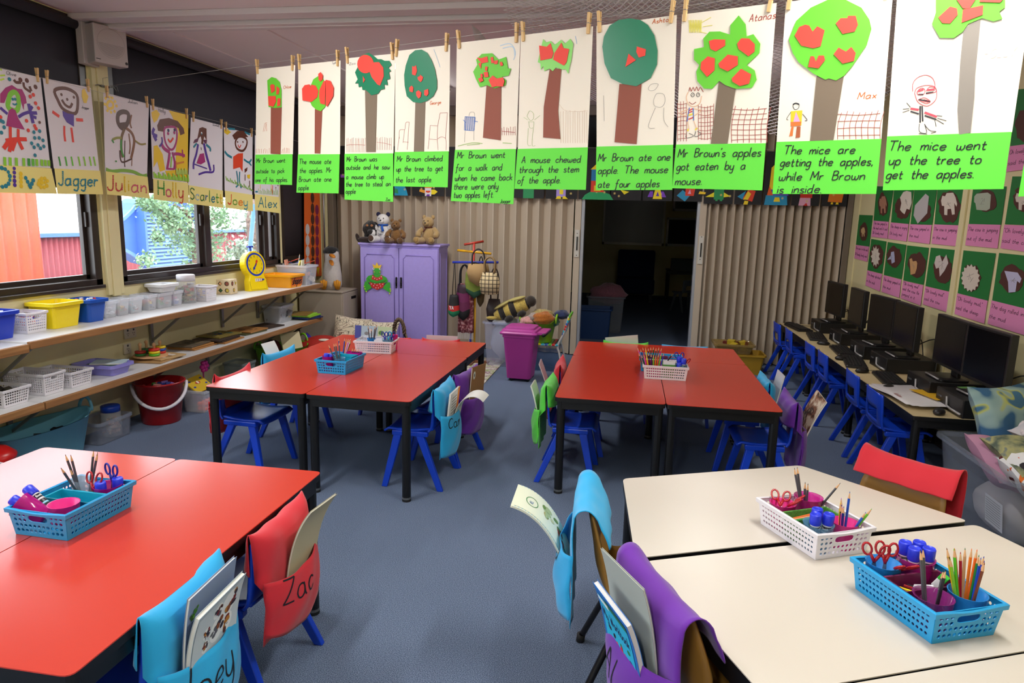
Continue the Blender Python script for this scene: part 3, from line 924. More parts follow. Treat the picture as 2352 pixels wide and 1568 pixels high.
# ================================================================== PENCIL BASKETS
def hole_panel(mb, p00, p10, p01, p11, nx, nz, r=.30, slot=None, mx=.05, mz=.11):
    """a moulded panel pierced with round holes; corners given as bottom-left, bottom-right, top-left, top-right"""
    p00, p10, p01, p11 = (Vector(p) for p in (p00, p10, p01, p11))
    at = lambda u, v: (p00 * (1 - u) + p10 * u) * (1 - v) + (p01 * (1 - u) + p11 * u) * v
    W, Hh = (p10 - p00).length, (p01 - p00).length
    us = [mx + (1 - 2 * mx) * i / nx for i in range(nx + 1)]
    vs = [mz + (1 - 2 * mz) * j / nz for j in range(nz + 1)]
    def quad(a, b, c, d):
        mb.add([at(a, c), at(b, c), at(b, d), at(a, d)], [(0, 1, 2, 3)])
    quad(0, 1, 0, vs[0])
    quad(0, 1, vs[-1], 1)
    quad(0, us[0], vs[0], vs[-1])
    quad(us[-1], 1, vs[0], vs[-1])
    def ring(a, b, c, d, inner, n):
        cu, cv = (a + b) / 2, (c + d) / 2
        vo, vi = [], []
        for k in range(n):
            t = 2 * pi * k / n
            x, y = cos(t), sin(t)
            f = 1 / max(abs(x), abs(y))
            vo.append(at(cu + x * f * (b - a) / 2, cv + y * f * (d - c) / 2))
            iu, iv = inner(x, y)
            vi.append(at(cu + iu, cv + iv))
        mb.add(vo + vi, [(k, (k + 1) % n, n + (k + 1) % n, n + k) for k in range(n)])
    for i in range(nx):
        for j in range(nz):
            if slot and slot[0] <= i < slot[1] and slot[2] <= j < slot[3]:
                continue
            rad = min((us[1] - us[0]) * W, (vs[1] - vs[0]) * Hh) * r
            ring(us[i], us[i + 1], vs[j], vs[j + 1], lambda x, y: (x * rad / W, y * rad / Hh), 8)
    if slot:
        a, b, c, d = us[slot[0]], us[slot[1]], vs[slot[2]], vs[slot[3]]
        hw, hh = (b - a) * .42, (d - c) * .30
        hr = hh * Hh / W
        def stad(x, y):
            f = 1 / max(abs(x), abs(y))
            X_, Y_ = x * f, y * f
            px_ = max(-1, min(1, X_)) * (hw - hr)
            l = sqrt(x * x + y * y)
            return (px_ + x / l * hr, y / l * hh) if abs(X_) >= .999 else (X_ * hw * .98 - (0 if abs(X_) < .9 else 0), (1 if y > 0 else -1) * hh)
        ring(a, b, c, d, stad, 32)
def make_basket(L=.268, Wd=.20, Hh=.085, tp=.010, nx=18, ny=11, nz=4, r=.36, slot=True, name='perforated_basket', hs=(0, 0)):
    t = thing(name, None, None)
    b = MB()
    l0, w0, l1, w1 = L / 2 - tp, Wd / 2 - tp, L / 2, Wd / 2
    c0 = [(-l0, -w0, 0), (l0, -w0, 0), (l0, w0, 0), (-l0, w0, 0)]
    c1 = [(-l1, -w1, Hh), (l1, -w1, Hh), (l1, w1, Hh), (-l1, w1, Hh)]
    m2 = ny // 2
    for k in range(4):
        k2 = (k + 1) % 4
        n = nx if k % 2 == 0 else ny
        sl = (m2 - 2, m2 + 2 + ny % 2, nz - 2, nz) if (slot and k % 2) else None
        hole_panel(b, c0[k], c0[k2], c1[k], c1[k2], n, nz, r, sl)
    b.build('pierced_sides', t, None, solid=.0022)
    bt = MB().add([(x, y, .001) for x, y, z in c0], [(0, 1, 2, 3)])
    bt.build('base', t, None, solid=.002)
    rim = MB()
    for a, h in ((0, 0),):
        lo, li = .006, -.002
        def lp(d, z, dip=0):
            out = []
            for k in range(4):
                x, y, _ = c1[k]
                x2, y2, _ = c1[(k + 1) % 4]
                sx, sy, sx2, sy2 = (1 if x > 0 else -1), (1 if y > 0 else -1), (1 if x2 > 0 else -1), (1 if y2 > 0 else -1)
                for i in range(8):
                    f = i / 8
                    dz = -dip * sin(pi * f) ** 2 if (k % 2 and slot) else 0
                    out.append((x + (x2 - x) * f + d * (sx + (sx2 - sx) * f), y + (y2 - y) * f + d * (sy + (sy2 - sy) * f), z + dz))
            return out
        rim.loops([lp(.005, Hh - .012), lp(.006, Hh, .006), lp(.003, Hh + .002, .006), lp(-.003, Hh, .006)], cap0=False, cap1=False)
    rim.build('rim', t, None, solid=.002)
    return t
def paint(t, m):
    for c in t.children:
        if c.type == 'MESH' and not c.data.materials:
            c.data.materials.append(m)
        paint(c, m)
def recolour(t, m):
    def go(o):
        for c in o.children:
            if c.type == 'MESH':
                c.data = c.data.copy()
                c.data.materials.clear()
                c.data.materials.append(m)
            go(c)
    go(t)
m_bsky = M('sky_blue_plastic', '1f97d2', .35)
m_bwhite = M('white_plastic', 'dedbe2', .35)
bk0 = make_basket()
paint(bk0, m_bsky)
def basket(x, y, rz, m, label, z=TH):
    global bk0
    if bk0.get('label') is None:
        bk = bk0
        bk.location, bk.rotation_euler = (x, y, z + .001), (0, 0, rz)
        tag(bk, label, 'basket', 'pencil baskets on the tables')
    else:
        bk = dup(bk0, (x, y, z + .001), rz, label, 'basket', 'pencil baskets on the tables', swap=None if m is m_bsky else {m_bsky: m})
    X = TR(x, y, z + .0035) @ RZ(rz)
    return X
XA = basket(-1.665, 1.745, pi / 2 - .03, m_bsky, 'sky blue perforated basket of pencils and glue on the near left red table')
XW = basket(.604, 2.13, radians(-62.9), m_bwhite, 'white perforated basket of pencils across the seam of the cream tables')
XB = basket(.78, 1.756, radians(-66.5), m_bsky, 'sky blue perforated basket crammed with coloured pencils on the near cream table')
XL_ = basket(-1.75, 3.942, pi / 2 - .05, m_bsky, 'sky blue perforated basket on the middle red tables')
XLW = basket(-1.755, 4.575, .10, m_bwhite, 'white perforated basket on the middle red tables behind the sky blue one')
XR_ = basket(.252, 4.31, -.01, m_bwhite, 'white perforated basket of coloured pencils on the right red tables')
XR2 = basket(.235, 4.525, -.01, m_bsky, 'sky blue perforated basket hidden behind the white one on the right red tables')

def glassy(n, c, a=.5):
    return M(n, c, .08, alpha=a)
m_magc, m_purc, m_bluc, m_clc = glassy('magenta_clear', 'c8178e', .72), glassy('purple_clear', '8a2a78', .66), glassy('blue_clear', '6aa6c8', .45), glassy('clear_plastic', 'dfe6ee', .30)
m_pinko, m_blueo, m_greeno = M('pink_plastic', 'd81f83', .35), M('mid_blue_plastic', '1d7fcb', .35), M('green_speckled', '4f8a3a', .6, noise=.3, nscale=200)
def wpt(X, x, y, z):
    return X @ Vector((x, y, z))
def cup(X, x, y, r, h, m, label, sy=1.0, tilt=None, name='cup', cat='cup', group='cups in the pencil baskets', z=0.0):
    h += .010
    t = MB()
    q = r * .82
    t.lathe([(0, 0), (q, 0), (q * 1.02, .004), (r, h), (r * 1.03, h + .001), (r * .95, h), (q * .93, .006), (0, .005)], 20, sy=sy)
    o = t.build(name, None, m)
    o.matrix_world = X @ TR(x, y, z) @ (tilt if tilt else Matrix.Identity(4))
    o.location = o.matrix_world.translation
    return tag(o, label, cat, group)
def tray(X, x, y, w, d, h, m, label, rz=0.0):
    t = MB()
    lp = lambda a, b, z: [(-a, -b, z), (a, -b, z), (a, b, z), (-a, b, z)]
    t.loops([lp(w / 2 - .006, d / 2 - .006, 0), lp(w / 2, d / 2, h), lp(w / 2 + .002, d / 2 + .002, h + .001), lp(w / 2 - .003, d / 2 - .003, h), lp(w / 2 - .008, d / 2 - .008, .003)])
    o = t.build('divider_tray', None, m, bevel=.002)
    o.matrix_world = X @ TR(x, y, 0) @ RZ(rz)
    return tag(o, label, 'tray', 'divider trays in the pencil baskets')
_pm = {}
m_wood = M('pencil_wood', 'd8a878', .6)
def pencil(base, top, col, label, group, lead=None, tipcol=None):
    base, top = Vector(base), Vector(top)
    L = (top - base).length
    key = (col, round(L, 2), lead)
    if key not in _pm:
        r = .0038
        n = 6
        b = MB().mat(P(col, .35)).lathe([(r, 0), (r, L - .022)], n, smooth=False)
        ob = b.build('pencil', None)
        tp = MB().mat(m_wood).lathe([(r, L - .0219), (.0013, L - .005)], n, smooth=False).mat(P(lead or col, .5)).lathe([(.0014, L - .005), (.0003, L)], n, smooth=False)
        ot = tp.build('sharpened_tip', ob)
        _pm[key] = ob
        o = ob
    else:
        o = dup(_pm[key], (0, 0, 0))
    q = Vector((0, 0, 1)).rotation_difference(top - base)
    o.rotation_euler = q.to_euler()
    o.location = base
    return tag(o, label, 'pencil', group)
def pencils(X, cx, cy, r, zs, specs, where, group):
    """specs: (colour word, hex, lead, angle deg, lean, length)"""
    for w, c, ld, ang, lean, L in specs:
        a = radians(ang)
        bx, by = cx + r * .30 * cos(a), cy + r * .30 * sin(a)
        lean *= .8
        d = Vector((sin(lean) * cos(a), sin(lean) * sin(a), cos(lean)))
        b0 = Vector((bx, by, .018 + zs))
        b = X @ b0
        pencil(b, X @ (b0 + d * L), c, '%s pencil standing %s' % (w, where), group, ld)
_gm = {}
m_gcap = M('glue_cap_blue', '2437d6', .35)
m_glab = M('glue_label_navy', '10131f', .4)
def glue(X, p, q, label, group):
    base, top = X @ Vector(p), X @ Vector(q)
    if 'g' not in _gm:
        g = thing('glue_stick', None, None)
        MB().mat(m_glab).lathe([(.013, 0), (.0135, .001), (.0135, .055)], 16).mat(m_bwhite).lathe([(.0137, .030), (.0137, .036)], 16).mat(P('8fd0e8')).lathe([(.01375, .012), (.01375, .018)], 16).mat(m_bwhite).lathe([(.0138, .052), (.0138, .0565)], 16).build('barrel', g)
        c = MB()
        prof = [(.0150, .057), (.0165, .060), (.0162, .088), (.0142, .092), (.0138, .091), (0, .0905)]
        c.lathe(prof, 18)
        c.build('cap', g, m_gcap)
        tx = MB(W=lambda p_: (.0139 * cos(p_.x / .0139), .0139 * sin(p_.x / .0139), p_.y))
        tx.mat(P('f4f4f4'))
        for k in range(3):
            write(tx, 'Bostik', -.012 + k * .03, .042, .007, .0012, w=0, shear=.05)
        tx.build('label_print', g)
        _gm['g'] = g
        o = g
    else:
        o = dup(_gm['g'], (0, 0, 0))
    o.rotation_euler = Vector((0, 0, 1)).rotation_difference(top - base).to_euler()
    o.location = base
    return tag(o, label, 'glue stick', group)
def scissors(X, p, R_, m, label, spread=.32, group='school scissors in the baskets'):
    t = thing('scissors', label, 'scissors', (0, 0, 0), 0, group)
    t.matrix_world = X @ TR(*p) @ R_ @ Matrix.Scale(.86, 4)
    for s in (-1, 1):
        h = MB()
        Xs = Matrix.Rotation(s * spread / 2, 4, 'Y')
        pts = [(s * .013 + .0125 * cos(a), 0, .048 + .021 * sin(a)) for a in [2 * pi * i / 14 for i in range(14)]]
        h.tube(pts, .0036, 8, closed=True, X=Xs)
        h.tube([(s * .006, 0, .030), (s * .002, 0, .012), (0, 0, -.002)], [.0042, .005, .004], 8, X=Xs)
        h.build('handle', t, m)
        bl = MB().add([(-.004, s * .0008, 0), (.005, s * .0008, 0), (.003, s * .0008, -.05), (s * .001, s * .0008, -.062)], [(0, 1, 2, 3)], X=Matrix.Rotation(-s * spread / 2, 4, 'Y'))
        bl.build('blade', t, m_steel, solid=.0012)
    return t
m_sred, m_sblue, m_scyan = M('scissor_red', 'a81722', .25), M('scissor_navy', '1c1f9c', .3), M('scissor_cyan', '39b7d8', .3)
GREY, W_ = '4a4a50', random.uniform
# ---- near left basket (local x runs away from the camera, local y to the left)
n_ = 'of the near left blue basket'
cup(XA, -.072, .045, .038, .075, m_magc, 'magenta see-through tumbler lying tilted in the near left blue basket', tilt=RZ(.3) @ RX(radians(-58)) @ TR(0, 0, -.01), z=.035)
for i, dx in enumerate((-.012, .02)):
    glue(XA, (-.075 + dx, .04, .045 + .012 * i), (-.085 + dx * 1.6, .105, .092 + .012 * i), 'blue capped glue stick in the tilted magenta tumbler', 'glue sticks in the tilted tumbler')
cup(XA, -.082, -.045, .042, .055, m_pinko, 'bright pink empty cup in the near corner of the near left basket', sy=1.0, z=.026)
tray(XA, .004, .0, .07, .165, .075, M('teal_plastic', '17a0bd', .35), 'empty teal divider tray across the near left blue basket')
MBc = cup(XA, .085, .042, .038, .088, m_clc, 'clear cup of grey pencils in the near left blue basket')
pencils(XA, .085, .042, .03, 0, [('grey', GREY, '2a2a2c', 185, .62, .168), ('grey', GREY, '2a2a2c', 165, .30, .128), ('grey', GREY, '2a2a2c', 120, .27, .168), ('grey', GREY, '2a2a2c', 150, .16, .168), ('grey', GREY, '2a2a2c', 330, .20, .168), ('grey', GREY, '2a2a2c', 300, .28, .165), ('grey', GREY, '2a2a2c', 280, .32, .168)], 'in the clear cup of the near left basket', 'grey pencils in the near left basket')
cup(XA, .083, -.048, .043, .075, m_magc, 'magenta see-through cup of scissors in the near left blue basket')
glue(XA, (.06, -.045, .012), (.058, -.045, .10), 'blue capped glue stick upright in the magenta cup, the nearer one', 'glue sticks in the near left magenta cup')
glue(XA, (.098, -.068, .012), (.102, -.07, .10), 'blue capped glue stick upright in the magenta cup, the farther one', 'glue sticks in the near left magenta cup')
scissors(XA, (.053, -.020, .075), RZ(pi / 2) @ RX(.25), m_sred, 'pair of red handled scissors in the near left blue basket')
scissors(XA, (.112, -.040, .085), RZ(pi / 2 - .2), m_sblue, 'pair of navy handled scissors in the near left blue basket')
# ---- white basket on the cream tables
cup(XW, -.085, -.045, .040, .072, m_pinko, 'pink cup of red scissors in the white basket on the cream tables')
scissors(XW, (-.085, -.055, .072), RZ(.9) @ RX(-.9), m_sred, 'red scissors lying left in the pink cup of the white basket')
scissors(XW, (-.078, -.030, .072), RZ(2.2) @ RX(.8), m_sred, 'red scissors lying right in the pink cup of the white basket')
cup(XW, -.080, .048, .044, .085, m_magc, 'magenta see-through cup of grey pencils in the white basket on the cream tables')
pencils(XW, -.080, .048, .03, 0, [('grey', GREY, '2a2a2c', 200, .30, .165), ('grey', GREY, '2a2a2c', 215, .33, .168), ('grey', GREY, '2a2a2c', 260, .08, .13), ('grey', GREY, '2a2a2c', 300, .10, .125), ('grey', GREY, '2a2a2c', 40, .62, .165)], 'in the magenta cup of the white basket', 'grey pencils in the white cream-table basket')
tray(XW, -.008, 0, .065, .165, .074, m_greeno, 'green speckled divider tray of pens in the white basket')
for i, (c, wd) in enumerate((('e8743a', 'orange'), ('f0a070', 'peach'), ('1f9c4a', 'green'))):
    pencil(wpt(XW, -.03 + .016 * i, -.07, .050 + .006 * i), wpt(XW, -.024 + .014 * i, .06, .066), c, '%s crayon lying in the green tray of the white basket' % wd, 'crayons in the green tray', None)
cup(XW, .070, -.042, .044, .072, m_bluc, 'pale blue see-through cup of glue sticks in the white basket')
for dx, dy, wd in ((-.02, .01, 'leftmost'), (.018, .016, 'rear'), (.008, -.02, 'foremost')):
    glue(XW, (.07 + dx * .8, -.042 + dy * .8, .028), (.07 + dx * 1.1, -.042 + dy * 1.1, .122), 'blue capped glue stick in the pale blue cup of the white basket, %s of three' % wd, 'glue sticks in the white basket')
cup(XW, .078, .048, .040, .070, m_pinko, 'pink cup of coloured pencils in the white basket on the cream tables')
pencils(XW, .078, .048, .03, 0, [('yellow', 'e8d020', None, 215, .10, .12), ('black', '18181a', None, 235, .06, .115), ('pink', 'd860a8', None, 260, .05, .11), ('navy blue', '22338c', None, 280, .05, .115), ('blue', '1f4fb8', None, 120, .05, .155), ('blue', '2a5cc0', None, 20, .5, .125), ('lime green', '6cc22a', None, 30, .55, .14), ('violet', 'b06ad0', None, 180, .15, .13)], 'in the pink cup of the white cream-table basket', 'coloured pencils in the white cream-table basket')
# ---- big blue basket on the cream table
cup(XB, -.088, -.046, .043, .078, m_blueo, 'blue cup of red scissors in the big blue basket')
scissors(XB, (-.10, -.065, .085), RZ(1.0) @ RX(.15), m_sred, 'red scissors standing in the blue cup, the left of three', .5)
scissors(XB, (-.082, -.048, .09), RZ(1.0), m_sred, 'red scissors standing in the blue cup, the middle of three', .2)
scissors(XB, (-.065, -.022, .075), RZ(1.4) @ RX(.9), m_sred, 'red scissors leaning right in the blue cup of the big blue basket', .3)
cup(XB, -.080, .046, .047, .088, m_magc, 'magenta see-through cup of four glue sticks in the big blue basket')
for dx, dy, wd in ((-.022, -.016, 'rear left'), (-.014, .022, 'rear right'), (.014, -.020, 'front left'), (.022, .018, 'front right')):
    glue(XB, (-.08 + dx * .9, .046 + dy * .9, .042), (-.08 + dx, .046 + dy, .137), 'blue capped glue stick in the magenta cup of the big blue basket, %s' % wd, 'glue sticks in the big blue basket')
tray(XB, -.006, 0, .075, .168, .076, M('plum_plastic', '6e1f4c', .4), 'plum divider tray of odds and ends in the big blue basket')
o = tag(MB().box((0, 0, 0), (.045, .018, .012)).build('eraser', None, m_bwhite, bevel=.002), 'white eraser in the plum tray of the big blue basket', 'eraser')
o.matrix_world = XB @ TR(.004, -.004, .062) @ RZ(.7) @ RY(-.3)
o = tag(MB().mat(P('f2f2f2')).box((0, 0, -.008), (.02, .014, .03)).mat(P('35c23a')).box((0, 0, .012), (.021, .015, .018)).build('eraser', None, bevel=.002), 'green and white eraser in the plum tray of the big blue basket', 'eraser')
o.matrix_world = XB @ TR(-.004, .055, .070) @ RZ(.4) @ RY(.5)
for c, wd, y0 in (('e8d020', 'yellow', -.055), ('a02830', 'dark red', -.03), ('2a2a2e', 'black', -.02)):
    pencil(wpt(XB, -.03, y0, .052), wpt(XB, .028, y0 + .02, .06), c, '%s crayon stub lying in the plum tray' % wd, 'crayon stubs in the plum tray')
cup(XB, .070, -.044, .045, .074, m_purc, 'purple see-through cup of grey pencils in the big blue basket', sy=1.0)
pencils(XB, .068, -.044, .032, 0, [('grey', GREY, '2a2a2c', 175, .30, .166), ('grey', GREY, '2a2a2c', 190, .27, .168), ('grey', GREY, '2a2a2c', 205, .22, .168), ('grey', GREY, '2a2a2c', 60, .05, .135), ('black', '17171a', '17171a', 40, .08, .14)], 'in the purple cup of the big blue basket', 'grey pencils in the big blue basket')
cup(XB, .080, .047, .043, .078, m_blueo, 'blue cup of coloured pencils in the big blue basket')
pencils(XB, .080, .047, .036, 0, [('brown', '6a3416', None, 190, .42, .165), ('yellow', 'e0b818', None, 205, .36, .15), ('lime green', '8ac42a', None, 215, .30, .148), ('orange red', 'e0501c', None, 180, .32, .165), ('bright green', '58c428', None, 195, .26, .168),
    ('pale wood', 'c89868', '2f6a3a', 160, .20, .17), ('orange', 'e87820', None, 140, .16, .172), ('deep orange', 'e86418', None, 120, .14, .174), ('green', '1c7a34', None, 100, .08, .165), ('royal blue', '1f49b0', None, 60, .04, .165), ('blue', '2440a8', None, 40, .07, .172), ('violet', '4a2a8c', None, 20, .10, .165), ('chestnut', '7a3c1c', None, 0, .15, .165), ('crimson', 'a81c2c', None, 170, .25, .158)], 'in the blue cup of the big blue basket', 'coloured pencils in the big blue basket')
# ---- sky blue basket on the middle tables
cup(XL_, -.07, .05, .036, .085, m_magc, 'magenta see-through cup in the sky blue basket on the middle tables')
glue(XL_, (-.078, .056, .02), (-.076, .056, .118), 'tall blue capped glue stick in the middle blue basket, the left one', 'glue sticks in the middle blue basket')
glue(XL_, (-.062, .036, .012), (-.062, .03, .10), 'blue capped glue stick in the middle blue basket, the right one', 'glue sticks in the middle blue basket')
cup(XL_, -.072, -.03, .034, .08, m_bluc, 'pale blue see-through cup of grey pencils in the middle blue basket')
pencils(XL_, -.072, -.03, .028, 0, [('grey', GREY, '2a2a2c', 110, .45, .16), ('grey', GREY, '2a2a2c', 80, .15, .165), ('grey', GREY, '2a2a2c', 95, .22, .16), ('grey', GREY, '2a2a2c', 30, .12, .165)], 'in the pale blue cup of the middle blue basket', 'grey pencils in the middle blue basket')
tray(XL_, .03, -.02, .10, .12, .084, M('teal_plastic', '17a0bd', .35), 'teal divider tray across the middle blue basket')
tray(XL_, .10, -.045, .045, .09, .095, m_magc, 'magenta see-through box of dark pens in the middle blue basket')
for i in range(4):
    pencil(wpt(XL_, .10, -.06 + .014 * i, .02), wpt(XL_, .112, -.07 + .014 * i, .118), '1f2450', 'navy marker pen in the magenta box of the middle blue basket', 'navy pens in the middle blue basket')
pencils(XL_, .095, .045, .03, 0, [('navy blue', '22338c', None, 120, .03, .165), ('blue', '2a50b0', None, 250, .20, .17), ('orange', 'e87820', None, 265, .25, .165), ('pale pink', 'e8c0c8', None, 270, .33, .165), ('pink', 'd83c98', None, 272, .38, .165), ('white', 'e8e8e4', None, 275, .42, .168), ('brown', '6a3a20', None, 280, .46, .16)], 'at the back of the middle blue basket', 'coloured pencils in the middle blue basket')
# ---- white basket on the middle tables (local x to the right)
tray(XLW, -.085, .0, .085, .16, .092, m_clc, 'clear plastic tray in the white basket on the middle tables')
cup(XLW, -.03, -.035, .03, .085, m_blueo, 'blue cup of dark pencils in the white basket on the middle tables')
pencils(XLW, -.03, -.035, .025, 0, [('grey', GREY, '2a2a2c', 170, .12, .175), ('grey', GREY, '2a2a2c', 100, .05, .15), ('grey', GREY, '2a2a2c', 20, .15, .16), ('red tipped grey', GREY, 'c03030', 0, .24, .18)], 'in the blue cup on the middle tables', 'grey pencils in the middle white basket')
o = tag(MB().mat(M('plum_plastic', '6e1f4c', .4)).box((0, 0, .035), (.06, .10, .07)).mat(m_bwhite).box((0, -.02, .078), (.062, .07, .016)).build('dotted_box', None, bevel=.002), 'small white topped plum box in the white basket on the middle tables', 'box')
o.matrix_world = XLW @ TR(.025, 0, .002)
cup(XLW, .085, -.02, .040, .082, m_bluc, 'pale blue cup of navy scissors in the white basket on the middle tables', sy=1.2)
for i, (m_, wd, dx) in enumerate(((m_sblue, 'navy', -.02), (m_scyan, 'cyan', .004), (m_sblue, 'dark blue', .024))):
    scissors(XLW, (.085 + dx, -.02 + .008 * i, .085), RZ(.3 * i - .3) @ RX(.1), m_, '%s handled scissors in the white basket on the middle tables' % wd, .15)
cup(XLW, .108, .06, .03, .098, m_pinko, 'pink cup in the far corner of the white basket on the middle tables', sy=.8)
# ---- white basket on the right tables
tray(XR_, -.075, 0, .10, .165, .082, m_pinko, 'pink tray packed with coloured pencils in the right white basket')
cols = [('dark green', '14532a'), ('dark green', '145a2c'), ('pink', 'e040a0'), ('yellow', 'f0d018'), ('black', '151517'), ('indigo', '2a1a5c'), ('lime', '78c828'), ('orange', 'ec7a1c'), ('deep orange', 'e86a14'), ('bright green', '6cd028'), ('blue', '2440a8'), ('rose', 'd850a0'), ('navy', '22338c'), ('red', 'c82424'), ('yellow', 'f0d018'), ('black', '151517'), ('brown', '5c3218'), ('dark green', '14532a'), ('grey', GREY), ('grey', GREY), ('magenta', 'b8208c'), ('black', '151517')]
for i, (wd, c) in enumerate(cols):
    f = (i % 11) / 10 - .5
    row = i // 11
    b0 = Vector((-.078 + f * .075, -.05 + row * .065, .006))
    d = Vector((f * .55 - .10, .05 * row, 1)).normalized()
    if i == 21:
        d = Vector((.55, 0, .9)).normalized()
    pencil(XR_ @ b0, XR_ @ (b0 + d * (.145 + .022 * row + W_(-.008, .012))), c, '%s pencil fanned out in the pink tray of the right white basket' % wd, 'pencils in the right white basket')
tray(XR_, .02, -.02, .075, .11, .090, m_greeno, 'green speckled tray with white rim in the right white basket')
o = tag(MB().mat(m_bwhite).box((0, 0, .012), (.072, .004, .024)).mat(m_black).build('perforated_strip', None), 'white perforated strip standing on the green tray of the right white basket', 'strip')
o.matrix_world = XR_ @ TR(.02, -.066, .089)
cup(XR_, .095, -.035, .036, .078, m_bluc, 'pale blue see-through cup of glue sticks in the right white basket', sy=1.1)
for dx, dy, dz, wd in ((-.013, -.02, .0, 'short front'), (.014, -.01, .025, 'tall right'), (-.012, .018, .03, 'tall left')):
    glue(XR_, (.095 + dx * .8, -.035 + dy, .012 + dz), (.095 + dx, -.035 + dy, .11 + dz), 'blue capped glue stick in the right white basket, the %s one' % wd, 'glue sticks in the right white basket')
scissors(XR_, (.085, .03, .095), Matrix.Identity(4), m_sblue, 'navy handled scissors behind the glue sticks in the right white basket', .3)
scissors(XR_, (.118, .02, .070), RZ(.6) @ RX(.5), m_sred, 'red handled scissors at the right end of the right white basket', .2)
tray(XR2, -.03, 0, .15, .165, .074, M('plum_plastic', '6e1f4c', .4), 'plum tray in the sky blue basket behind the right white one')

# ================================================================== CHAIR BAGS AND THE BOOKS IN THEM
fab = lambda n, c: M(n, c, .8, bump=.10, bscale=700, sheen=.2)
m_fcyan, m_fred, m_fpur, m_flime = fab('cyan_bag_cloth', '16a3dc'), fab('red_bag_cloth', 'c81a2c'), fab('purple_bag_cloth', '641a9c'), fab('lime_bag_cloth', '52cc3c')
m_ink = M('black_ink', '14121a', .6)
m_pen = M('navy_ink', '121a50', .6)
def chair_bag(ch, m, label, text=None, brown=False, low=.21, wide=.352, th=.10, tfit=.22, ears=.012, seed=0, tz=.36, hem=None):
    t = thing('chair_bag', label, 'chair bag', tuple(ch.location), ch.rotation_euler.z, 'cloth chair bags')
    zt = (.655 if brown else .570)
    xo = -.035 if brown else .043
    hem = hem or (.10 if brown else .12)
    rnd = random.Random(seed)
    ph = [rnd.uniform(0, 6) for _ in range(6)]
    prof = catmull([((-.095 if brown else -.118), zt - hem), ((-.11 if brown else -.132), zt - .06), (-.150, zt - .005), (-.185, zt + .003), (-.212, zt - .02), (-.220, zt - .09), (-.212, zt - .22), (-.207, low)], 3)
    n = len(prof)
    def sl(u, v):
        i = v * (n - 1)
        k = min(int(i), n - 2)
        f = i - k
        x = prof[k][0] * (1 - f) + prof[k + 1][0] * f
        z = prof[k][1] * (1 - f) + prof[k + 1][1] * f
        e = (u - .5) * 2
        xm = -.172
        if z > zt - .15:
            x = xm + (x - xm) * (1 - (.1 if brown else .85) * abs(e) ** 7)
        z += ears * abs(e) ** 6 * (1 if z > zt - .03 else 0) - .008 * (1 - e * e) * (1 if z > zt - .03 else 0)
        x += .004 * sin(9 * e + ph[0]) * sin(14 * z + ph[1])
        return (x + xo, e * wide / 2 * (1 + .03 * sin(z * 9 + ph[2])), z)
    MB().sheet(sl, 20, 26).build('sleeve', t, m, solid=.003)
    pt, pb = zt - .14, low - .01
    def pk(u, v):
        e = (u - .5) * 2
        z = pb + (pt - pb) * v
        bul = .055 * sin(pi * min(1, .22 + .55 * v)) * (1 - abs(e) ** 2.2)
        z += -.018 * (1 - e * e) * v + .03 * abs(e) ** 2 * (1 - v) * (1 + .5 * sin(ph[3]) * e) + .006 * v * abs(e) ** 4
        x = -.214 - bul - .006 * (1 - abs(e) ** 8) + .003 * sin(8 * e + ph[4] + 9 * v)
        return (x + xo, e * wide / 2 * (1.0 + .01 * (1 - v)), z)
    p = MB().sheet(pk, 20, 14).build('pocket', t, m, solid=.003)
    if text:
        def wp(q):
            v = (q.y - pb) / (pt - pb)
            u = .5 - q.x / wide
            a = pk(max(0, min(1, u)), max(0, min(1, v)))
            return (a[0] - .0028 - q.z, a[1], a[2])
        tx = MB(W=wp)
        tx.mat(m_ink)
        write(tx, text, -tfit / 2 - (.0 if brown else .055), tz - (.0 if brown else .02), th, .006, w=.0, fit=tfit)
        tx.build('written_name', t)
    return t
CB = {}
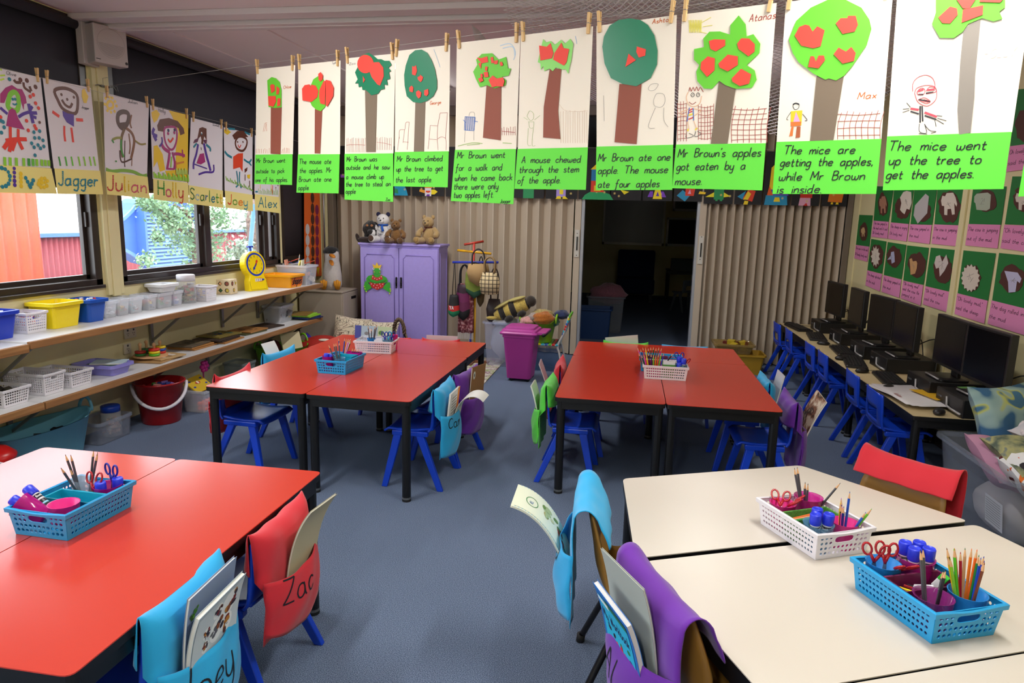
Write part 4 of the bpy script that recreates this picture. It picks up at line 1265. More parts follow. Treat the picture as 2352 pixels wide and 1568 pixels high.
for k, m, tx, kw, lb in (
    ('joey', m_fcyan, 'Joey', dict(tz=.335, th=.11, tfit=.20, seed=1), 'cyan cloth chair bag with marker name and sticker book, bottom left foreground'),
    ('zac', m_fred, 'Zac', dict(tz=.36, th=.085, tfit=.15, seed=2, low=.23), 'red cloth chair bag holding a plain cream booklet, left foreground'),
    ('cyanL', m_fcyan, 'Cam', dict(tz=.375, th=.06, tfit=.16, seed=3, low=.18), 'cyan cloth chair bag with magazines right of the middle tables'),
    ('purpL', m_fpur, None, dict(seed=4, low=.19), 'purple cloth chair bag holding a brown card right of the middle tables'),
    ('redL', m_fred, None, dict(seed=5, low=.22, ears=.03), 'red cloth chair bag left of the middle tables'),
    ('cyanL2', m_fcyan, None, dict(seed=6, ears=.02), 'cyan cloth chair bag left of the middle tables beside the shelves'),
    ('backL', m_fred, None, dict(seed=7, wide=.30), 'red cloth chair bag behind the middle tables holding the white folder'),
    ('backL2', m_fred, None, dict(seed=17, wide=.28, ears=0), 'red cloth chair bag behind the middle tables under the wicker handle'),
    ('greenR', m_flime, None, dict(seed=8, low=.20), 'lime green cloth chair bag at the left side of the right tables'),
    ('redR', m_fred, None, dict(seed=9, ears=.03), 'red cloth chair bag behind the lime green one'),
    ('purpR', m_fpur, None, dict(seed=10, low=.15, ears=.02), 'purple cloth chair bag at the right side of the right tables'),
    ('cyanR', m_fcyan, None, dict(seed=11), 'cyan cloth chair bag at the right side of the right tables'),
    ('backR', m_flime, None, dict(seed=12), 'lime cloth chair bag behind the right tables holding the white folder'),
    ('backR2', m_fcyan, None, dict(seed=13, ears=.0), 'cyan cloth chair bag behind the right tables before the doorway'),
    ('bcyan', m_fcyan, 'Lou', dict(brown=True, tz=.46, th=.07, tfit=.14, seed=14, low=.28), 'cyan cloth chair bag on the brown chair left of the cream tables'),
    ('bpurp', m_fpur, 'Alex', dict(brown=True, tz=.38, th=.08, tfit=.22, seed=15, low=.30, wide=.38), 'purple cloth chair bag holding a blue workbook, bottom centre'),
    ('bred', m_fred, None, dict(brown=True, seed=16, hem=.085), 'red cloth chair bag on the brown chair behind the cream tables')):
    CB[k] = chair_bag(CH[k], m, lb, tx, **kw)
m_page = M('white_pages', 'e6e4de', .7)
def book(ch, label, cat, w, h, cover, z0=.30, y=0.0, x=-.224, lean=.12, curl=0.0, roll=0.0, th=.006, art=None, front=None, inner=False, group='books in the chair bags', brown=False, name='booklet'):
    t = thing(name, label, cat, tuple(ch.location), ch.rotation_euler.z, group)
    x += -.035 if brown else .043
    z0 += .055 if brown else -.02
    N = 24
    path = [(0.0, 0.0, lean)]
    for i in range(N):
        a = lean + curl * ((i + 1) / N) ** 2
        px_, pz_, _ = path[-1]
        path.append((px_ + sin(a) * h / N, pz_ + cos(a) * h / N, a))
    cr, sr = cos(roll), sin(roll)
    def wp(q):
        f = max(0, min(N - 1e-4, q.y / h * N))
        k = int(f)
        g = f - k
        a = path[k][2] * (1 - g) + path[k + 1][2] * g
        off, up = path[k][0] * (1 - g) + path[k + 1][0] * g, path[k][1] * (1 - g) + path[k + 1][1] * g
        px_, pz_ = -off - q.z * cos(a), up - q.z * sin(a)
        yy = -q.x
        return (x + px_, y + yy * cr - pz_ * sr, z0 + pz_ * cr + yy * sr)
    def slab(m, z_a, z_b, nm, ww, hh, back=False):
        b = MB(W=(lambda q: wp(Vector((-q.x, q.y, -q.z)))) if back else wp)
        b.mat(m)
        b.sheet(lambda u, v: (-ww / 2 + u * ww, v * hh, z_b), 6, 18)
        b.sheet(lambda u, v: (ww / 2 - u * ww, v * hh, z_a), 6, 18)
        for i in range(18):
            for s_ in (-1, 1):
                b.add([(s_ * ww / 2, i * hh / 18, z_a), (s_ * ww / 2, (i + 1) * hh / 18, z_a), (s_ * ww / 2, (i + 1) * hh / 18, z_b), (s_ * ww / 2, i * hh / 18, z_b)], [(0, 1, 2, 3)])
        b.add([(-ww / 2, hh, z_a), (ww / 2, hh, z_a), (ww / 2, hh, z_b), (-ww / 2, hh, z_b)], [(0, 1, 2, 3)])
        return b
    slab(m_page, -th / 2, th / 2, 'pages', w - .004, h - .004).build('pages', t)
    c = slab(cover, th / 2 + .0002, th / 2 + .0012, 'cover', w, h)
    d = slab(front or cover, th / 2 + .0002, th / 2 + .0012, 'back', w, h, True)
    if art:
        art(d if inner else c, w, h, th / 2 + .0022)
    c.build('front_cover', t)
    d.build('back_cover', t)
    return t
rb = random.Random(5)
def blobs(c, x, y, r, w, cols, n=9):
    for i in range(n):
        c.mat(P(rb.choice(cols)))
        c.disc(x + rb.uniform(-r, r), y + rb.uniform(-r, r), r * rb.uniform(.25, .6), w + i * .00012, r * rb.uniform(.2, .5), 9, rb.uniform(0, 3))
def R_(c, x0, x1, y0, y1, z):
    c.sheet(lambda u, v: (x0 + u * (x1 - x0), y0 + v * (y1 - y0), z), 2, 18)
def art_stick(c, w, h, z):
    R_(c.mat(P('cfd8dd')), -w * .49, w * .49, .01, h - .01, z)
    for x, y, r in ((-.05, .12, .012), (-.052, .16, .012), (.0, .14, .025), (.045, .19, .028), (.05, .13, .02), (-.01, .20, .016)):
        c.mat(P('f0f2f2')).disc(x, y, r * 1.35, z + .0002, r * 1.5, 12)
        blobs(c, x, y, r, z + .0004, ['5a2a1c', '8a4a20', '2c2430', 'c08028', '7a1c1c', '606068'], 10)
def art_grey(c, w, h, z):
    blobs(c, -w * .36, h * .80, .016, z, ['4a8a2a', '6ab03a', '3c5a24'], 8)
def art_apple(c, w, h, z):
    R_(c.mat(P('dfe3cc')), -w * .45, w * .45, .012, h * .97, z)
    c.mat(P('7fb8dc'))
    for i in range(26):
        c.disc(w * .47, .01 + i * h / 27, .0022, z, n=6)
        c.disc(-w * .47, .01 + i * h / 27, .0022, z, n=6)
    blobs(c, .0, h * .32, .03, z + .0003, ['b03a2a', 'c8583a', '5a7a3a'], 7)
    blobs(c, .02, h * .55, .035, z + .0003, ['a8b888', 'c8cca0', '6a8a4a', 'b8a868'], 9)
    c.mat(P('4f8a5a')).stroke([(.0 + .034 * cos(a), h * .80 + .022 * sin(a)) for a in [i * .5236 for i in range(12)]], .003, z + .0009, closed=True)
    c.mat(P('2d5fa0'))
    write(c, 'APPLES' if False else 'ALL', -.018, h * .79, .013, .0018, z + .001)
def art_work(c, w, h, z):
    R_(c.mat(P('25b4dc')), -w * .42, w * .42, .0, h * .9, z + .0002)
    c.mat(P('1c6a4a')).poly([(-w * .2, h * .86), (w * .42, h * .86), (w * .42, h * .93), (-w * .2, h * .93)], z + .0004)
    c.mat(P('e6ecec')).poly([(-w * .44, h * .82), (-w * .12, h * .82), (-w * .12, h * .88), (-w * .44, h * .88)], z + .0005)
    c.mat(m_pen)
    write(c, 'My Workbook', -w * .40, h * .62, .030, .0038, z + .0006, fit=w * .76, shear=.04)
    for x, y, cc in ((-.055, .54, '151a30'), (-.03, .50, '151a30'), (.01, .47, '1f7a3a'), (.06, .54, '1f7a3a'), (.03, .40, 'd02030'), (-.045, .36, '6a2a8c'), (.062, .42, '14337c'), (-.02, .42, 'e04a2a')):
        c.mat(P(cc)).disc(x, h * y, .007, z + .0007, .010, 8, x * 30)
    c.mat(P('d02030')).poly([(-.005, h * .40), (.02, h * .40), (.012, h * .50)], z + .0008)
def art_dark(c, w, h, z):
    R_(c.mat(P('2a4a5a')), -w * .45, w * .45, .01, h * .6, z)
def art_wolf(c, w, h, z):
    blobs(c, .0, h * .82, .04, z, ['8a5a38', 'b08058', '5a3420', 'c8a888'], 12)
    c.mat(P('1a1412'))
    for x in (-.03, .0, .03):
        c.stroke([(x, h * .65), (x + .012, h * .95)], .005, z + .0015)
def art_scrib(c, w, h, z):
    c.mat(P('2a2a2c'))
    for i in range(12):
        x, y = rb.uniform(-w * .4, w * .35), rb.uniform(h * .45, h * .92)
        c.stroke([(x + .014 * cos(a), y + .012 * sin(a)) for a in [k * .9 for k in range(7)]], .0014, z + .0003)
def art_mag(c, w, h, z):
    R_(c.mat(P('e88a1c')), w * .3, w * .5, 0, h, z)
    c.mat(P('2a2a30'))
    for i in range(6):
        c.stroke([(-w * .3, h * (.5 + .07 * i)), (w * .2, h * (.5 + .07 * i))], .004, z + .0003)
def art_badge(c, w, h, z):
    c.mat(P('e6e6e2')).disc(-w * .32, h * .80, .018, z, .026, 14)
    c.mat(P('6a6a6c')).disc(-w * .32, h * .80, .008, z + .0004, .012, 10)
book(CH['joey'], 'blue grey exercise book at the back of the bottom left cyan bag', 'book', .22, .285, P('8496b8'), .335, -.01, lean=.06, curl=.15, x=-.222, art=art_grey)
book(CH['joey'], 'white book covered in brown insect stickers in the bottom left cyan bag', 'book', .225, .245, P('b9c6d0'), .335, -.005, lean=.08, curl=.3, x=-.234, th=.010, art=art_stick)
book(CH['zac'], 'plain cream booklet standing out of the left foreground red bag', 'book', .20, .30, P('bdb392'), .34, -.035, lean=.06, curl=.6, roll=.10, th=.004)
book(CH['cyanL'], 'white magazine with an orange spine in the cyan bag of the middle tables', 'magazine', .21, .25, P('e4e4e2'), .32, .01, lean=.10, th=.007, art=art_mag)
book(CH['cyanL'], 'curled sheet of black and white doodles drooping out of the cyan bag', 'paper', .16, .30, P('e9e9e4'), .36, -.07, x=-.24, lean=.1, curl=2.3, th=.001, art=art_scrib, name='drawing_sheet')
book(CH['purpL'], 'brown card folder with a round white sticker in the purple bag of the middle tables', 'folder', .22, .27, P('9c7248'), .355, -.04, lean=.06, roll=.06, th=.004, art=art_badge)
book(CH['cyanL2'], 'white patterned paper in the cyan bag beside the shelves', 'paper', .15, .32, P('e9e9e4'), .33, .10, lean=.25, curl=.3, th=.001, art=art_scrib, front=P('e4e4e0'))
book(CH['backL'], 'white folder standing out of the red bag behind the middle tables', 'folder', .25, .31, P('d4d6de'), .31, 0, lean=-.05, th=.004)
book(CH['greenR'], 'booklet with a dark cover in the lime green bag', 'book', .18, .26, P('d8d8d4'), .315, .02, lean=.15, curl=.2, art=art_dark)
book(CH['redR'], 'pink booklet leaning out of the red bag left of the right tables', 'book', .19, .30, P('c4aab2'), .30, .09, lean=.3, curl=.1, th=.004)
book(CH['purpR'], 'picture book with brown animal cover in the purple bag of the right tables', 'book', .20, .34, P('dcd0c0'), .30, -.02, lean=.26, curl=.2, roll=-.1, art=art_wolf, front=ramp_mat('brown_cover_art', [(.4, 'd8c8b0'), (.5, '8a5c40'), (.6, '2a1c18'), (.7, 'c8a888')], 'noise', 14, .5))
book(CH['cyanR'], 'white booklet standing out of the cyan bag of the right tables', 'book', .20, .30, P('d4d0d4'), .33, -.05, lean=.18, th=.004)
book(CH['backR'], 'white folder standing tilted out of the lime bag behind the right tables', 'folder', .26, .34, P('d0d0d2'), .30, .01, lean=-.04, roll=.14, th=.004)
book(CH['bcyan'], 'pale apple picture book flopping out of the cyan bag on the brown chair', 'book', .20, .32, P('dfe3cc'), .33, .02, x=-.222, lean=.35, curl=1.0, roll=-.04, th=.004, art=art_apple, inner=True, brown=True)
book(CH['bpurp'], 'grey green folder standing in the purple bag at bottom centre', 'folder', .26, .31, P('a9b0a8'), .32, .02, x=-.216, lean=.05, curl=.25, roll=-.10, th=.003, brown=True)
book(CH['bpurp'], 'blue covered workbook in the purple bag at bottom centre', 'book', .215, .235, P('1c6fc0'), .325, .015, x=-.236, lean=.16, curl=.25, roll=-.03, th=.012, art=art_work, brown=True)

# ================================================================== HANGING PICTURES
def crop(x0, y0, k):
    return lambda p: (x0 + p[0] / k, y0 + p[1] / k)
C3, C4, C5, C6 = crop(560, 100, 4.126), crop(1020, 20, 3.409), crop(1520, 0, 3.267), crop(1980, 0, 3.409)
m_sheet = M('cream_cartridge_paper', 'e9e0d0', .75)
m_green = M('bright_green_paper', '5fd63c', .7)
m_apple = M('red_craft_paper', 'e84436', .65)
m_lime, m_dkg, m_pale = M('lime_craft_paper', '62c42c', .6), M('dark_green_craft_paper', '0f7a54', .45), M('pale_green_paper', '8ad86a', .6)
m_br1, m_br2 = M('brown_craft_paper', '8c4a38', .7), M('grey_brown_craft_paper', '766654', .7)
m_ora, m_red_c, m_blu_c, m_grn_c, m_grey_c = P('c8642a'), P('a04038'), P('3a6ab8'), P('9cb870'), P('a09c98')
PHI = radians(25.6)
TU, TV = Vector((cos(PHI), -sin(PHI), 0)), Vector((0, 0, 1))
TP0 = Vector((-3.6, 4.43, 2.35))
TREE = frame(TP0, TU, TV)
tq = uv_of(TREE)
m_peg = M('peg_wood', 'd6b078', .6)
m_spring = M('spring_wire', '8c8c90', .3, metal=.9)
def make_peg():
    t = thing('clothes_peg', None, None)
    for s in (-1, 1):
        b = MB()
        b.loops([[(-.0055, s * .0028 - .0022, -.042), (.0055, s * .0028 - .0022, -.042), (.0055, s * .0028 + .0022, -.042), (-.0055, s * .0028 + .0022, -.042)],
                 [(-.006, s * .0032 - .0028, -.01), (.006, s * .0032 - .0028, -.01), (.006, s * .0032 + .0028, -.01), (-.006, s * .0032 + .0028, -.01)],
                 [(-.0055, s * .0075 - .0022, .034), (.0055, s * .0075 - .0022, .034), (.0055, s * .0075 + .0022, .034), (-.0055, s * .0075 + .0022, .034)]])
        b.build('prong', t, m_peg)
    MB().tube([(.0075 * cos(a), .0078 * sin(a), -.004 + .001 * sin(3 * a)) for a in [2 * pi * i / 10 for i in range(10)]], .0012, 6, closed=True).build('spring', t, m_spring)
    return t
peg0 = make_peg()
def peg(p, rz, tilt, label, group):
    global peg0
    if peg0.get('label') is None:
        o = tag(peg0, label, 'peg', group)
    else:
        o = dup(peg0, p, 0, label, 'peg', group)
    o.matrix_world = TR(*p) @ RZ(rz) @ RY(tilt)
    return o
rp = random.Random(11)
def tree_picture(C_, desc, sheet, strip, trunk, mtr, crown, mcr, apples, lines, capx, name=None, extra=None, pegs='both', rounds=()):
    g = 'apple tree stories on the clothes line'
    q = lambda p: tq(*C_(p))
    S4 = [q(p) for p in sheet]
    top = ((S4[0][0] + S4[1][0]) / 2, (S4[0][1] + S4[1][1]) / 2)
    loc = TREE @ Vector((top[0], top[1], 0))
    t = thing('tree_picture', desc, 'picture', loc, 0, g)
    X = TR(*(-loc)) @ TREE
    b = MB(X)
    b.mat(m_sheet).poly(S4, 0)
    if extra:
        extra(b, q)
    if name:
        tx, x, y, x1, h, mm = name
        a, e = q((x, y)), q((x1, y))
        b.mat(mm)
        write(b, tx, a[0], a[1], (q((x, y - h))[1] - a[1]), .0022, .0008, fit=e[0] - a[0])
    b.build('drawing_sheet', t, solid=.0007)
    s_ = MB(X)
    s_.mat(m_green).poly([q(p) for p in strip], .0022)
    s_.mat(m_ink)
    for tx, x0, y0, x1 in lines:
        a, e = q((x0, y0)), q((x1, y0 - (x1 - x0) * .012))
        sg = .6 if tx in ('Zac', 'Jagger') else 1
        write(s_, tx, a[0], a[1], (q((x0, y0 - capx * sg))[1] - a[1]), .0032 * sg, .0034, fit=(e[0] - a[0]), space=6.5, sp=1.5, rise=(e[1] - a[1]) / (e[0] - a[0]), jit=.0006)
    s_.build('caption_strip', t, solid=.0007)
    k = MB(X)
    k.mat(mtr).poly([q(p) for p in trunk], .0024)
    k.mat(mcr).poly([q(p) for p in crown], .0040)
    k.build('cut_out_tree', t, solid=.0009)
    ap = MB(X)
    ap.mat(m_apple)
    for i, a in enumerate(apples):
        ap.poly([q(p) for p in a], .0058 + .0003 * i)
    for (x, y, rx, ry) in rounds:
        ap.poly([q((x + rx * cos(v * pi / 9), y + ry * sin(v * pi / 9))) for v in range(18)][::-1], .0056)
    if ap.v:
        ap.build('cut_out_apples', t, solid=.0009)
    for i, c in enumerate(((S4[0], .045), (S4[1], -.045))):
        if pegs in ('both', 'left' if i == 0 else 'right'):
            (cx, cy), d = c
            f = .013 if i == 0 else -.017
            w = TREE @ Vector((cx + f, cy + .016, .0035))
            peg(w, -PHI, rp.uniform(-.14, .14), 'wooden peg on the %s corner of the picture of %s' % ('left' if i == 0 else 'right', PEGN[desc]), 'pegs on the apple tree line')
    return t
PEGN = {}
def tree_pic(short, *a, **k):
    PEGN[a[1]] = short
    return tree_picture(*a, **k)
def grassy(x0, x1, y0, y1, n, m, wd=.0016):
    def f(b, q):
        b.mat(m)
        for i in range(n):
            x = x0 + (x1 - x0) * i / (n - 1)
            b.stroke([q((x + rp.uniform(-4, 4), y0 + rp.uniform(-6, 10))), q((x, y1))], wd, .0009)
    return f
def grid(b, q, x0, x1, y0, y1, nx, ny, m, wd=.0014, sk=0):
    b.mat(m)
    for i in range(nx):
        x = x0 + (x1 - x0) * i / (nx - 1)
        b.stroke([q((x + sk, y0 + rp.uniform(-8, 18))), q((x + rp.uniform(-3, 3), (y0 + y1) / 2)), q((x, y1))], wd, .0009)
    for j in range(ny):
        y = y0 + (y1 - y0) * (j + .5) / ny
        b.stroke([q((x0, y)), q(((x0 + x1) / 2, y + rp.uniform(-8, 8))), q((x1, y - 6))], wd, .0010)
def lines_(b, q, m, lst, wd=.0013):
    b.mat(m)
    for l in lst:
        b.stroke([q(p) for p in l], wd, .0010)
def both(*fs):
    return lambda b, q: [f(b, q) for f in fs]
tree_pic('the tall narrow lime tree', C3, 'hanging picture of a tall narrow lime tree, nearest the window', [(113, 1053), (465, 1050), (488, 205), (120, 243)][::-1][0:0] or [(120, 243), (488, 205), (465, 1050), (113, 1053)],
    [(113, 1053), (465, 1048), (460, 1340), (103, 1330)], [(260, 600), (362, 600), (350, 1050), (257, 1043)], m_br1,
    [(228, 350), (270, 318), (310, 330), (345, 365), (362, 440), (362, 605), (300, 612), (240, 600)], m_lime,
    [[(258, 400), (275, 385), (300, 395), (302, 450), (270, 472)], [(318, 405), (347, 425), (340, 480), (318, 487)], [(240, 500), (310, 498), (315, 550), (290, 600), (245, 590)], [(330, 520), (357, 520), (355, 590), (325, 597)]],
    [('Mr Brown went', 125, 1130, 395), ('outside to pick', 122, 1228, 388), ('one of his apples.', 115, 1312, 418)], 42, ('Chloe', 377, 430, 450, 28, m_ora),
    both(grassy(118, 240, 995, 1040, 8, m_ora), grassy(362, 432, 992, 1038, 6, m_ora), lambda b, q: lines_(b, q, m_ora, [[(185, 835), (200, 760), (222, 750)], [(200, 832), (212, 755)], [(218, 830), (215, 760)]])))
tree_pic('the tree with three huge apples', C3, 'hanging picture of a thin tree with three huge red apples', [(517, 200), (917, 160), (912, 1048), (517, 1050)],
    [(517, 1050), (912, 1048), (902, 1420), (502, 1412)], [(677, 620), (747, 620), (727, 1042), (675, 1040)], m_br1,
    [(640, 400), (665, 340), (710, 310), (760, 340), (775, 380), (778, 600), (735, 642), (690, 625), (650, 590), (632, 545)], m_lime,
    [[(560, 430), (585, 395), (632, 388), (637, 415), (650, 390), (690, 400), (715, 450), (705, 510), (650, 555), (565, 540)], [(725, 440), (765, 358), (783, 355), (777, 580), (735, 570), (722, 500)], [(785, 345), (830, 355), (860, 420), (855, 500), (800, 597), (787, 590)], [(715, 290), (737, 272), (757, 300), (755, 345), (735, 362), (718, 345)]],
    [('The mouse ate', 530, 1142, 830), ('the apples. Mr', 535, 1225, 832), ('Brown ate one', 527, 1310, 832), ('apple.', 520, 1388, 625)], 48, ('Sydney', 838, 195, 900, 22, m_grey_c))
tree_pic('the jagged dark green tree', C3, 'hanging picture of a jagged dark green tree with two overlapping apples', [(968, 140), (1437, 95), (1418, 1040), (958, 1045)],
    [(958, 1045), (1418, 1040), (1418, 1500), (958, 1478)], [(1152, 440), (1265, 470), (1252, 1027), (1163, 1027)], m_br2,
    [(1085, 225), (1130, 110), (1190, 88), (1240, 120), (1275, 150), (1310, 150), (1340, 165), (1385, 165), (1405, 205), (1375, 230), (1400, 260), (1380, 275), (1393, 335), (1360, 345), (1370, 395), (1335, 390), (1340, 430), (1300, 440), (1280, 475), (1215, 492), (1195, 470), (1160, 440), (1130, 440), (1125, 405), (1095, 415), (1090, 375), (1060, 380), (1085, 340), (1060, 275)], m_dkg,
    [[(1200, 265), (1240, 180), (1290, 178), (1330, 230), (1335, 310), (1300, 400), (1275, 390), (1220, 320)], [(1138, 310), (1158, 345), (1140, 375)]],
    [('Mr Brown was', 978, 1118, 1265), ('outside and he saw', 975, 1195, 1385), ('a mouse climb up', 975, 1285, 1330), ('the tree to steal an', 972, 1355, 1392), ('apple', 970, 1422, 1062), ('Zac', 1350, 1490, 1392)], 46, ('Zac', 1000, 205, 1060, 22, m_grey_c),
    both(grassy(978, 1150, 895, 1030, 14, m_red_c, .0013), grassy(1266, 1400, 890, 1008, 9, m_red_c, .0013), lambda b, q: lines_(b, q, m_red_c, [[(972, 962), (1060, 958), (1152, 962)], [(1262, 935), (1340, 945), (1398, 962)]])), rounds=((1161, 196, 78, 88),))
tree_pic('the smooth dark green oval tree', C3, 'hanging picture of a smooth dark green oval tree with five small apples', [(1437, 72), (1955, 12), (1945, 1022), (1432, 1028)],
    [(1432, 1028), (1945, 1020), (1935, 1362), (1420, 1352)], [(1630, 550), (1722, 550), (1708, 1022), (1615, 1025)], m_br2,
    [(1525, 300), (1540, 210), (1575, 110), (1630, 65), (1690, 58), (1745, 90), (1785, 160), (1815, 240), (1835, 350), (1835, 430), (1800, 500), (1740, 545), (1680, 565), (1610, 555), (1550, 500), (1530, 400)], m_dkg,
    [[(1605, 215), (1622, 222), (1640, 208), (1650, 260), (1635, 305), (1603, 295)], [(1655, 320), (1680, 310), (1678, 295), (1708, 320), (1700, 350), (1685, 368), (1660, 345)], [(1577, 420), (1600, 400), (1617, 420), (1610, 465), (1580, 455)], [(1642, 460), (1665, 445), (1692, 465), (1685, 510), (1665, 522), (1645, 495)], [(1720, 445), (1757, 432), (1760, 480), (1742, 500), (1720, 490)]],
    [('Mr Brown climbed', 1455, 1118, 1885), ('up the tree to get', 1450, 1212, 1888), ('the last apple.', 1445, 1315, 1785)], 52, ('George', 1765, 580, 1868, 32, m_ora),
    lambda b, q: (lines_(b, q, m_red_c, [[(1458, 1010), (1475, 870)], [(1475, 900), (1478, 822), (1525, 815)], [(1525, 815), (1510, 940)], [(1510, 930), (1562, 935)], [(1528, 815), (1537, 750), (1570, 745)], [(1568, 745), (1550, 1005)], [(1748, 1000), (1768, 775)], [(1768, 775), (1838, 780)], [(1838, 780), (1862, 658)], [(1862, 658), (1930, 655)], [(1930, 655), (1912, 900)], [(1838, 780), (1835, 905), (1842, 1010)], [(1760, 905), (1830, 910)], [(1838, 905), (1870, 885), (1915, 905), (1918, 1010)]]), lines_(b, q, P('9ab8d0'), [[(1802, 55), (1830, 130), (1862, 225)]], .002)))
tree_pic('the lumpy lime tree', C4, 'hanging picture of a lumpy lime tree with many small apples and a blue figure', [(100, 268), (597, 210), (565, 1100), (88, 1105)],
    [(88, 1105), (565, 1098), (545, 1530), (55, 1505)], [(335, 600), (450, 610), (445, 1030), (307, 1010)], m_br1,
    [(232, 495), (265, 440), (255, 400), (300, 355), (380, 350), (430, 400), (490, 378), (505, 470), (528, 468), (510, 525), (455, 535), (490, 560), (485, 600), (400, 625), (340, 600), (285, 615), (255, 555)], m_lime,
    [[(262, 385), (300, 388), (345, 375), (352, 420), (300, 430)], [(275, 430), (300, 425), (295, 475)], [(370, 385), (390, 378), (398, 425), (378, 430)], [(398, 410), (430, 405), (425, 435), (400, 437)], [(442, 420), (462, 418), (470, 445), (450, 452)], [(330, 455), (350, 455), (345, 490), (328, 487)], [(318, 500), (350, 495), (357, 535), (325, 540)], [(292, 515), (310, 510), (312, 540), (295, 540)], [(275, 550), (305, 540), (318, 565), (290, 580)], [(357, 560), (390, 525), (422, 550), (418, 610), (385, 618)], [(420, 550), (470, 540), (482, 570), (470, 612), (420, 610)]],
    [('Mr Brown went', 105, 1172, 478), ('for a walk and', 95, 1268, 455), ('when he came back', 88, 1348, 535), ('there were only', 80, 1415, 425), ('two apples left.', 78, 1480, 388), ('Jagger', 442, 1520, 522)], 50, None,
    lambda b, q: (lines_(b, q, m_blu_c, [[(165 + 8 * i, 845 + (i % 2) * 105), (167 + 8 * i, 950 - (i % 2) * 105)] for i in range(10)] + [[(165, 845), (245, 850)], [(245, 850), (235, 955)], [(235, 955), (160, 950)], [(160, 950), (165, 845)], [(150, 870), (170, 890)], [(240, 880), (265, 885)]], .0022), lines_(b, q, m_grey_c, [[(195, 840), (205, 812), (235, 812), (240, 842)], [(165, 955), (162, 1045)], [(235, 955), (235, 1030)]]), grassy(455, 558, 925, 990, 7, m_red_c)(b, q), lines_(b, q, m_red_c, [[(455, 960), (555, 968)]], .002), lines_(b, q, m_grn_c, [[(110, 1075), (220, 1050), (300, 1055)], [(180, 1068), (280, 1058)], [(460, 1050), (530, 1055)]], .003), lines_(b, q, P('b8cfe4'), [[(440, 290), (520, 275), (560, 340), (545, 400)], [(460, 310), (540, 300), (555, 380)]], .003)))
tree_pic('the pale tufted tree', C4, 'hanging picture of a pale tufted tree with two pointed apples', [(600, 208), (1167, 137), (1125, 1090), (578, 1098)],
    [(578, 1098), (1128, 1085), (1112, 1418), (553, 1410)], [(830, 470), (920, 470), (895, 800), (912, 1020), (778, 1008), (783, 770)], m_br1,
    [(765, 300), (780, 240), (800, 265), (840, 255), (870, 285), (920, 245), (950, 275), (992, 238), (1015, 275), (1000, 400), (990, 440), (975, 510), (955, 475), (930, 478), (880, 462), (855, 490), (830, 470), (790, 490), (780, 450), (762, 480), (758, 430), (738, 420), (745, 390)], m_pale,
    [[(750, 290), (810, 300), (840, 272), (862, 350), (850, 390), (760, 408)], [(870, 350), (925, 268), (940, 310), (985, 318), (965, 420), (945, 448), (860, 400)]],
    [('A mouse chewed', 610, 1208, 1070), ('through the stem', 592, 1285, 1055), ('of the apple.', 578, 1368, 912)], 52, None,
    lambda b, q: (lines_(b, q, m_grn_c, [[(650, 840), (670, 800), (700, 820), (700, 860), (675, 875), (650, 840)], [(660, 885), (705, 885)], [(665, 885), (670, 930), (700, 930), (705, 885)], [(655, 870), (625, 850)], [(708, 870), (752, 835)], [(660, 935), (655, 1060), (680, 1070)], [(700, 935), (690, 1065), (715, 1070)]], .0011), grassy(915, 1120, 800, 1050, 12, P('d8c0a8'), .001)(b, q), lines_(b, q, P('d8c0a8'), [[(905, 750), (960, 800), (1125, 800)]], .001), lines_(b, q, P('9ab8d8'), [[(1030, 215), (1040, 275)]], .002)))
tree_pic('the round dark green tree', C4, 'hanging picture of a big shiny dark green round tree with two small apples', [(1193, 135), (1822, 48), (1795, 1065), (1195, 1082)],
    [(1195, 1080), (1795, 1065), (1788, 1418), (1190, 1420)], [(1375, 590), (1548, 590), (1508, 1060), (1337, 1045)], m_br1,
    [(1243, 300), (1255, 220), (1300, 135), (1370, 90), (1460, 78), (1540, 90), (1600, 130), (1650, 210), (1675, 330), (1670, 440), (1620, 545), (1510, 608), (1400, 590), (1310, 545), (1260, 430)], M('glossy_dark_green_paper', '0f7a54', .3),
    [[(1515, 298), (1585, 320), (1580, 370), (1530, 385), (1510, 340)], [(1450, 355), (1508, 405), (1425, 458)]],
    [('Mr Brown ate one', 1208, 1195, 1768), ('apple. The mouse', 1208, 1292, 1750), ('ate four apples', 1208, 1400, 1685)], 58, ('Ashton', 1630, 120, 1780, 36, m_ora),
    lambda b, q: lines_(b, q, m_grey_c, [[(1600, 620), (1625, 590), (1678, 590), (1650, 635), (1610, 640), (1600, 620)], [(1640, 720), (1665, 665), (1720, 670), (1730, 730), (1700, 770), (1650, 760), (1640, 720)], [(1655, 775), (1600, 920), (1650, 935)], [(1722, 775), (1722, 870), (1755, 925)], [(1250, 680), (1255, 880)]], .0011))
